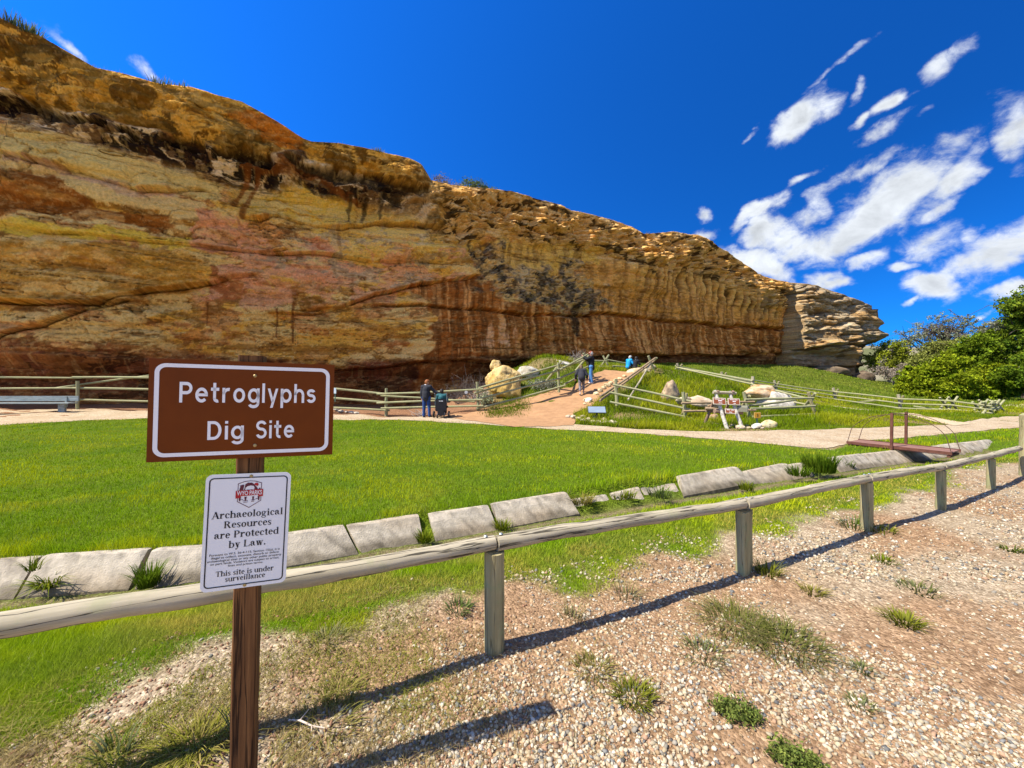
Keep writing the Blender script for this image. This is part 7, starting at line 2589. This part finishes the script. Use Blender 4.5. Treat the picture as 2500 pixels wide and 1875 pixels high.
# ------------------------------------------------------------------ trees and shrubs
def leaf_cloud(name, lobes, n_clump, per, size, cols, rs, clump_r=.28, fill=.45, flat_=.75):
    """lobes (centre xyz, radii xyz): leaf-sized faces in clumps through the lobes"""
    C0, A = np.array([l[0] for l in lobes]), np.array([l[1] for l in lobes])
    vol = A.prod(1) ** .7
    pick = rs.choice(len(lobes), n_clump, p=vol / vol.sum())
    d = rs.normal(size=(n_clump, 3))
    d /= np.linalg.norm(d, axis=1, keepdims=True)
    r = rs.uniform(fill, 1.0, (n_clump, 1)) ** .6
    ctr = C0[pick] + d * r * A[pick] * (1 + rs.uniform(-.18, .22, (n_clump, 1)))
    cr = clump_r * A[pick].mean(1) * rs.uniform(.5, 1.3, n_clump)
    n = n_clump * per
    q = np.repeat(np.arange(n_clump), per)
    P = ctr[q] + rs.normal(size=(n, 3)) * cr[q][:, None] * np.array([1, 1, flat_])
    a = rs.normal(size=(n, 3))
    a /= np.linalg.norm(a, axis=1, keepdims=True)
    b = rs.normal(size=(n, 3))
    b -= (b * a).sum(1, keepdims=True) * a
    b /= np.linalg.norm(b, axis=1, keepdims=True)
    s = size * rs.uniform(.6, 1.4, (n, 1))
    V = np.stack([P - a * s, P - b * s * .55, P + a * s, P + b * s * .55], 1).reshape(-1, 3)
    Q = np.arange(4 * n).reshape(n, 4)
    t = rs.uniform(0, 1, n_clump)
    cc = np.array(cols[0]) + (np.array(cols[1]) - np.array(cols[0])) * t[:, None]
    cc = cc * rs.uniform(.45, 1.3, (n_clump, 1))
    C = np.repeat(np.clip(1.4 * cc[q] * rs.uniform(.75, 1.25, (n, 1)), 0, .7), 4, 0)
    return np_mesh(name, V, Q, C, smooth=False), ctr


def limbs(base, top, tips, r, rs, twig=0, th=None, mat=None, spread=.5):
    mb = MB()
    base, top = Vector(base), Vector(top)
    pts = [base + Vector((0, 0, -.2))]
    for i in range(1, 6):
        t = i / 5
        pts.append(base.lerp(top, t) + Vector((rs.uniform(-.12, .12), rs.uniform(-.12, .12), 0)) * (base - top).length * .15)
    mb.tube(pts, [r * (1.15 - .75 * i / 5) for i in range(6)], 8)
    for tp in tips:
        tp = Vector(tp)
        s = pts[rs.randint(2, 6)]
        m1 = s.lerp(tp, .45) + Vector((rs.uniform(-.1, .1), rs.uniform(-.1, .1), rs.uniform(.0, .2))) * (tp - s).length
        mb.tube([s, m1, tp], [r * .42, r * .26, r * .07], 6)
        for _ in range(twig):
            e = m1.lerp(tp, rs.uniform(.2, 1)) 
            f = e + Vector(rs.normal(size=3)) * (tp - s).length * .16
            g = f + Vector(rs.normal(size=3)) * (tp - s).length * .12
            mb.tube([e, f, g], [r * .11, r * .07, r * .03], 4, cap=False)
    return mb


def tree(name, label, lobes_px, Y, base_px, cols, n_clump, per, size, rs, r=.18, twig=0, clump_r=.28, fill=.45, cat='tree', group=None, depth=1.0, bark=None):
    k = Y / F
    lobes = []
    for (u, v, a, b) in lobes_px:
        c = at(u, v, Y + rs.uniform(-.3, .3) * a * k)
        lobes.append((c[:], (a * k * .72, a * k * depth * .72, b * k * .72)))
        for _ in range(7):                      # boughs that break the outline
            d = Vector(rs.normal(size=3)).normalized()
            d.y = -abs(d.y) * .8 if rs.uniform() < .7 else d.y
            q = rs.uniform(.24, .46)
            lobes.append((tuple(c[i] + d[i] * (a, a * depth, b)[i] * k * rs.uniform(.62, .98) for i in range(3)), (a * k * q * 1.15, a * k * q, b * k * q * .8)))
    base = at(base_px[0], base_px[1], Y)
    base.z = gz(base.x, base.y)
    th = thing(name, label, cat, base[:], group)
    me, ctr = leaf_cloud('crown', lobes, n_clump, per, size, cols, rs, clump_r, fill)
    link('crown', me, M_LEAF, th)
    top = Vector(np.mean([l[0] for l in lobes], 0))
    idx = rs.choice(len(ctr), min(len(ctr), 16 + twig * 4), replace=False)
    limbs(base, top, [ctr[i] for i in idx], r, rs, twig).obj('trunk', bark or W_BRANCH, th, smooth=True)
    return th


BARK_D = m_plain('dark_tree_bark', (.10, .075, .055), .95, .3, 6)


def build_trees():
    rs = np.random.RandomState(41)
    g = 'trees and bushes beyond the fence at the right'
    G1, G2 = (.075, .125, .010), (.16, .20, .014)
    Yg1, Yg2 = (.115, .165, .006), (.225, .255, .010)
    Ol1, Ol2 = (.15, .165, .03), (.21, .22, .045)
    Gr1, Gr2 = (.22, .215, .15), (.32, .30, .23)
    tree('bare_tree', 'grey half-bare tree with forked dark trunk against the sky', [(2218, 812, 34, 20), (2258, 798, 36, 22), (2312, 790, 42, 26), (2358, 806, 30, 28), (2340, 784, 34, 16), (2300, 825, 60, 26)], 52, (2292, 905), ((.20, .195, .13), (.20, .23, .12)), 330, 15, .10, rs, .30, 7, .13, .35, group=g, bark=BARK_D)
    tree('green_bush', 'olive-green bushy tree just right of the cliff headland', [(2178, 852, 36, 30), (2160, 880, 42, 30), (2192, 885, 34, 34), (2135, 892, 22, 22)], 56, (2170, 925), (Ol1, Yg2), 420, 24, .13, rs, .2, 2, .22, group=g)
    tree('grey_brush', 'taupe leafless brush at the foot of the olive bushy tree', [(2180, 915, 36, 14), (2140, 905, 22, 12), (2230, 905, 36, 22)], 52, (2180, 930), ((.26, .21, .16), (.33, .27, .21)), 260, 16, .09, rs, .1, 6, .22, cat='bush', group=g)
    tree('mixed_tree', 'dull olive tree in front of the grey half-bare tree', [(2290, 870, 46, 34), (2330, 862, 42, 32), (2250, 880, 34, 28)], 49, (2300, 930), (Ol1, Ol2), 480, 22, .13, rs, .25, 3, .22, group=g, bark=BARK_D)
    tree('yellow_bush', 'yellow-green leafy bush lowest beside the grassy hill', [(2228, 925, 40, 30), (2215, 945, 30, 22), (2265, 945, 36, 24)], 42, (2240, 965), (Yg1, Yg2), 480, 26, .13, rs, .15, 0, .22, cat='bush', group=g)
    tree('yellow_bush', 'big spreading yellow-green bush in the middle of the right thicket', [(2290, 905, 44, 40), (2320, 935, 52, 36), (2290, 955, 48, 28), (2350, 960, 46, 26), (2325, 880, 34, 24)], 40, (2310, 985), (Yg1, Yg2), 760, 28, .13, rs, .18, 0, .22, cat='bush', group=g)
    tree('broad_tree', 'green round-topped tree behind the yellow bushes', [(2380, 850, 46, 36), (2420, 870, 44, 44), (2370, 890, 44, 36), (2400, 830, 34, 20)], 46, (2395, 960), ((.11, .155, .010), Yg1), 620, 24, .14, rs, .25, 1, .22, group=g, bark=BARK_D)
    tree('grey_tree', 'grey-green thin-leaved tree top left of the tallest tree', [(2425, 800, 32, 22), (2408, 815, 22, 18), (2450, 812, 28, 26)], 47, (2440, 900), (Gr1, (.2, .22, .11)), 300, 20, .11, rs, .2, 5, .2, group=g, bark=BARK_D)
    tree('tall_tree', 'tallest dark green tree at the right edge of the picture', [(2490, 768, 46, 42), (2530, 740, 56, 50), (2480, 830, 46, 44), (2540, 840, 60, 60), (2500, 880, 50, 40)], 44, (2505, 985), (G1, G2), 1000, 26, .14, rs, .35, 1, .2, group=g, bark=BARK_D)
    tree('leafy_bush', 'green bush at the right of the spreading yellow bush', [(2420, 925, 44, 40), (2390, 955, 36, 30), (2440, 950, 30, 26)], 41, (2410, 985), (Yg1, (.24, .26, .010)), 560, 26, .13, rs, .15, 0, .22, cat='bush', group=g)
    tree('shade_tree', 'dark leafy tree overhanging the road at the right edge', [(2480, 920, 40, 34), (2530, 930, 50, 44), (2560, 880, 60, 50), (2470, 950, 22, 20)], 39, (2535, 992), (G1, Yg1), 700, 26, .13, rs, .22, 1, .2, group=g, bark=BARK_D)
    tree('far_tree', 'dark tree in shadow at the end of the dirt road', [(2440, 962, 34, 22), (2480, 962, 40, 22), (2530, 965, 40, 24)], 52, (2470, 985), (G1, G2), 420, 22, .14, rs, .2, 0, .25, group=g, bark=BARK_D)


def top_at(u):
    i = int(np.argmin(np.abs(CLIFF_U[:int(len(CLIFF_U) * .95)] - u)))
    return Vector(CLIFF_TOP[i]), Vector((CLIFF_N[i][0], CLIFF_N[i][1], 0))


def build_clifftop():
    rs = np.random.RandomState(51)
    # fringe of grass along the edge
    k = np.where((CLIFF_U > -60) & (CLIFF_U < 2060))[0]
    N = 16000
    # even in the picture: pick by column
    c = k[rs.randint(0, len(k), N)]
    dens = fbm(CLIFF_U[c] * .012, CLIFF_U[c] * 0 + 3, oct=3, seed=61)
    keep = rs.uniform(0, 1, N) < sst(dens, .40, .62) * np.where((CLIFF_U[c] > 500) & (CLIFF_U[c] < 760), .15, 1)
    c = c[keep]
    n = len(c)
    b = rs.uniform(.1, 1.6, n)
    P = CLIFF_TOP[c] - np.stack([CLIFF_N[c][:, 0] * b, CLIFF_N[c][:, 1] * b, np.zeros(n)], 1)
    sl = np.interp(CLIFF_U[c], [900, 1000, 1050, 1200, 1500, 1700], [.02, .05, .30, .32, .20, .05])
    P[:, 2] += sl * b * .6 - .12
    hgt = rs.uniform(.12, .42, n) * np.interp(CLIFF_U[c], [0, 500, 1000, 1500, 2000], [1.15, .9, .8, .8, .7])
    t = rs.uniform(0, 1, (n, 1))
    tip = np.array([.15, .18, .05]) * (1 - t) + np.array([.34, .30, .15]) * t
    V, Fs, C = blades(P, hgt, P[:, 1] * 2.44 / F * .5, rs.uniform(.1, .7, n), tip * .6, tip, rs)
    tag(link('cliff_top_grass', np_mesh('cliff_top_grass', V, Fs, C, smooth=False), M_GRASS), 'thin grass fringe along the top of the cliff', 'grass', kind='stuff')
    g = 'plants on the cliff edge against the sky'
    for (u, L, n, sp, c0, c1, lab, bk) in ((12, 1.0, 120, .5, (.08, .12, .07), (.16, .19, .09), 'dark grass clump at the top left corner of the cliff', .4), (62, .9, 160, .6, (.10, .14, .07), (.2, .22, .1), 'grey-green grass clump second from the left on the cliff edge', .4),
                                          (385, .75, 170, .8, (.13, .17, .05), (.24, .24, .1), 'tall wispy grass clump on the cliff edge above the lit chunk', .5), (445, .5, 140, .7, (.15, .18, .05), (.26, .25, .1), 'lower grass clump right of the wispy one on the cliff edge', .5),
                                          (925, .42, 150, .7, (.20, .22, .07), (.30, .28, .12), 'pale round grass clump on the middle cliff edge', .4), (1590, .5, 120, .7, (.18, .20, .06), (.3, .27, .12), 'pale green grass clump on the cliff edge above the fluted wall', .8)):
        p, nn = top_at(u)
        p = p - nn * bk
        o = link('cliff_grass', tuft_mesh('cliff_grass', n, sp, L, .022, .25, c0, c1, rs, .72), M_GRASS, None, Matrix.Translation((p.x, p.y, p.z - .1)))
        tag(o, lab, 'grass tuft', g)
    for (u, lob, cols, ncl, per, sz, nm, lab) in ((1085, [(0, .45, .75, .5), (.5, .3, .5, .35)], ((.13, .11, .10), (.20, .17, .15)), 70, 16, .055, 'grey_shrub', 'grey leafless shrub on the cliff edge left of the green one'),
                                               (1180, [(-.9, .42, .7, .42), (0, .45, .8, .45), (.9, .38, .7, .38)], ((.055, .085, .02), (.13, .16, .03)), 130, 18, .06, 'green_shrub', 'wide dark green shrub on the cliff edge against the sky'),
                                               (1885, [(0, .5, .6, .45)], ((.10, .12, .04), (.16, .17, .06)), 40, 16, .08, 'small_shrub', 'small olive shrub on the cliff edge near the headland'),
                                               (1130, [(0, .25, .5, .25)], ((.16, .15, .11), (.24, .22, .16)), 40, 12, .05, 'low_shrub', 'low grey shrub between the two cliff-edge shrubs')):
        p, nn = top_at(u)
        p = p - nn * 1.0
        p.z += .15
        al = Vector((-nn.y, nn.x, 0))
        if al.x < 0:
            al = -al
        th = thing(nm, lab, 'shrub', p[:], g)
        lobes = [((p + al * x + Vector((0, 0, z)))[:], (a, a * .8, b)) for (x, z, a, b) in lob]
        me, ctr = leaf_cloud('crown', lobes, ncl, per, sz, cols, rs, .3, .3)
        link('crown', me, M_LEAF, th)
        limbs(p, p + Vector((0, 0, .3)), ctr[rs.choice(len(ctr), 14)], .05, rs, 3).obj('branches', W_BRANCH, th, smooth=True)


def build_brush():
    rs = np.random.RandomState(61)

    def brush(name, label, u, v, Y, w, h, n, r, mat):
        p = at(u, v, Y)
        p.z = gz(p.x, p.y)
        mb = MB()
        for _ in range(n):
            a = Vector((rs.uniform(-w, w) * .6, rs.uniform(-.5, .5), 0))
            tip = Vector((a.x + rs.normal() * w * .5, a.y + rs.normal() * .4, h * rs.uniform(.3, 1.1)))
            m1 = a.lerp(tip, .5) + Vector(rs.normal(size=3)) * h * .12
            mb.tube([p + a, p + m1, p + tip], [r, r * .7, r * .3], 4, cap=False)
            for _ in range(3):
                e = m1.lerp(tip, rs.uniform(0, 1))
                mb.tube([p + e, p + e + Vector(rs.normal(size=3)) * h * .16], [r * .5, r * .2], 3, cap=False)
        return tag(mb.obj(name, mat), label, 'brush')
    brush('dead_brush', 'tangle of grey dead brush in the shade left of the yellow boulder', 1142, 970, 26.5, 1.3, 1.9, 90, .018, m_plain('dark_twigs', (.13, .105, .085), .9, .3, 9))  # twig colour darkened to stand in for shade
    brush('dead_brush', 'pale dead twigs at the fence post left of the yellow boulder', 1178, 985, 22.6, .5, 1.0, 50, .014, m_plain('silver_twigs', (.40, .36, .30), .9, .2, 9))
    brush('dead_brush', 'small white twig pile under the rails right of the woman', 1030, 1010, 20.6, .45, .45, 26, .014, MATS['silver_twigs'])
    brush('dead_brush', 'bare grey brush on the ridge under the overhang right of the ramp top', 1408, 893, 26.8, .6, 1.0, 36, .014, W_BRANCH)
    # sage bush by the boulder and the dry grass on the ridge
    for (nm, lab, u, v, Y, lob, cols, ncl) in (('sage_bush', 'grey-green sage bush against the fence post by the yellow boulder', 1186, 985, 21.8, [(0, .3, .4, .35)], ((.17, .19, .10), (.26, .27, .16)), 60),
                                            ('sage_bush', 'dull sage bush under the ramp fence right of the yellow boulder', 1325, 948, 23.0, [(0, .22, .7, .3), (.6, .2, .5, .25)], ((.14, .15, .10), (.24, .24, .17)), 110)):
        p = at(u, v, Y)
        p.z = gz(p.x, p.y)
        th = thing(nm, lab, 'bush', p[:])
        me, ctr = leaf_cloud('crown', [((p + Vector((x, 0, z)))[:], (a, a, b)) for (x, z, a, b) in lob], ncl, 16, .05, cols, rs, .3, .2)
        link('crown', me, M_LEAF, th)
        limbs(p, p + Vector((0, 0, .2)), ctr[rs.choice(len(ctr), 10)], .02, rs, 2).obj('branches', W_BRANCH, th)


def build_far_hill():
    # low rocky hill with juniper far beyond the trees
    n, m = 60, 26
    a = np.linspace(0, 1, n)[:, None]
    b = np.linspace(0, 1, m)[None]
    X = 95 + a * 330 + b * 20
    Y = 175 + b * 90 + a * 10
    Z = 27 * np.sin(np.clip(b, 0, 1) * np.pi * .62) * (0.75 + .35 * fbm(X * .02, Y * .02, oct=4, seed=71)) * sst(a, 0, .06) - 1
    V = np.stack([X + 0 * b, Y + 0 * a, Z], -1).reshape(-1, 3)
    i = np.arange(n - 1)[:, None] * m + np.arange(m - 1)[None]
    Q = np.stack([i, i + m, i + m + 1, i + 1], -1).reshape(-1, 4)
    t = fbm(V[:, 0] * .06, V[:, 2] * .25 + V[:, 1] * .02, oct=4, seed=73)[:, None]
    c = np.array([.30, .25, .165]) + (np.array([.12, .125, .05]) - np.array([.30, .25, .165])) * sst(t, .42, .56)
    tag(link('far_hill', np_mesh('far_hill', V, Q, c), M_ROCK), kind='structure')
    rs = np.random.RandomState(72)
    lob = [((x, y, 24 + rs.uniform(-4, 3)), (2.2, 2.2, 1.6)) for x, y in zip(rs.uniform(140, 260, 40), rs.uniform(225, 250, 40))]
    me, _ = leaf_cloud('hill_junipers', lob, 260, 14, .35, ((.03, .045, .02), (.06, .07, .03)), rs, .4, .2)
    tag(link('hill_junipers', me, M_LEAF), 'dark junipers along the top of the far hill', 'junipers', kind='stuff')


build_lawn()
build_meadow()
build_gravel()
build_tufts()
build_trees()
build_clifftop()
build_brush()
build_far_hill()
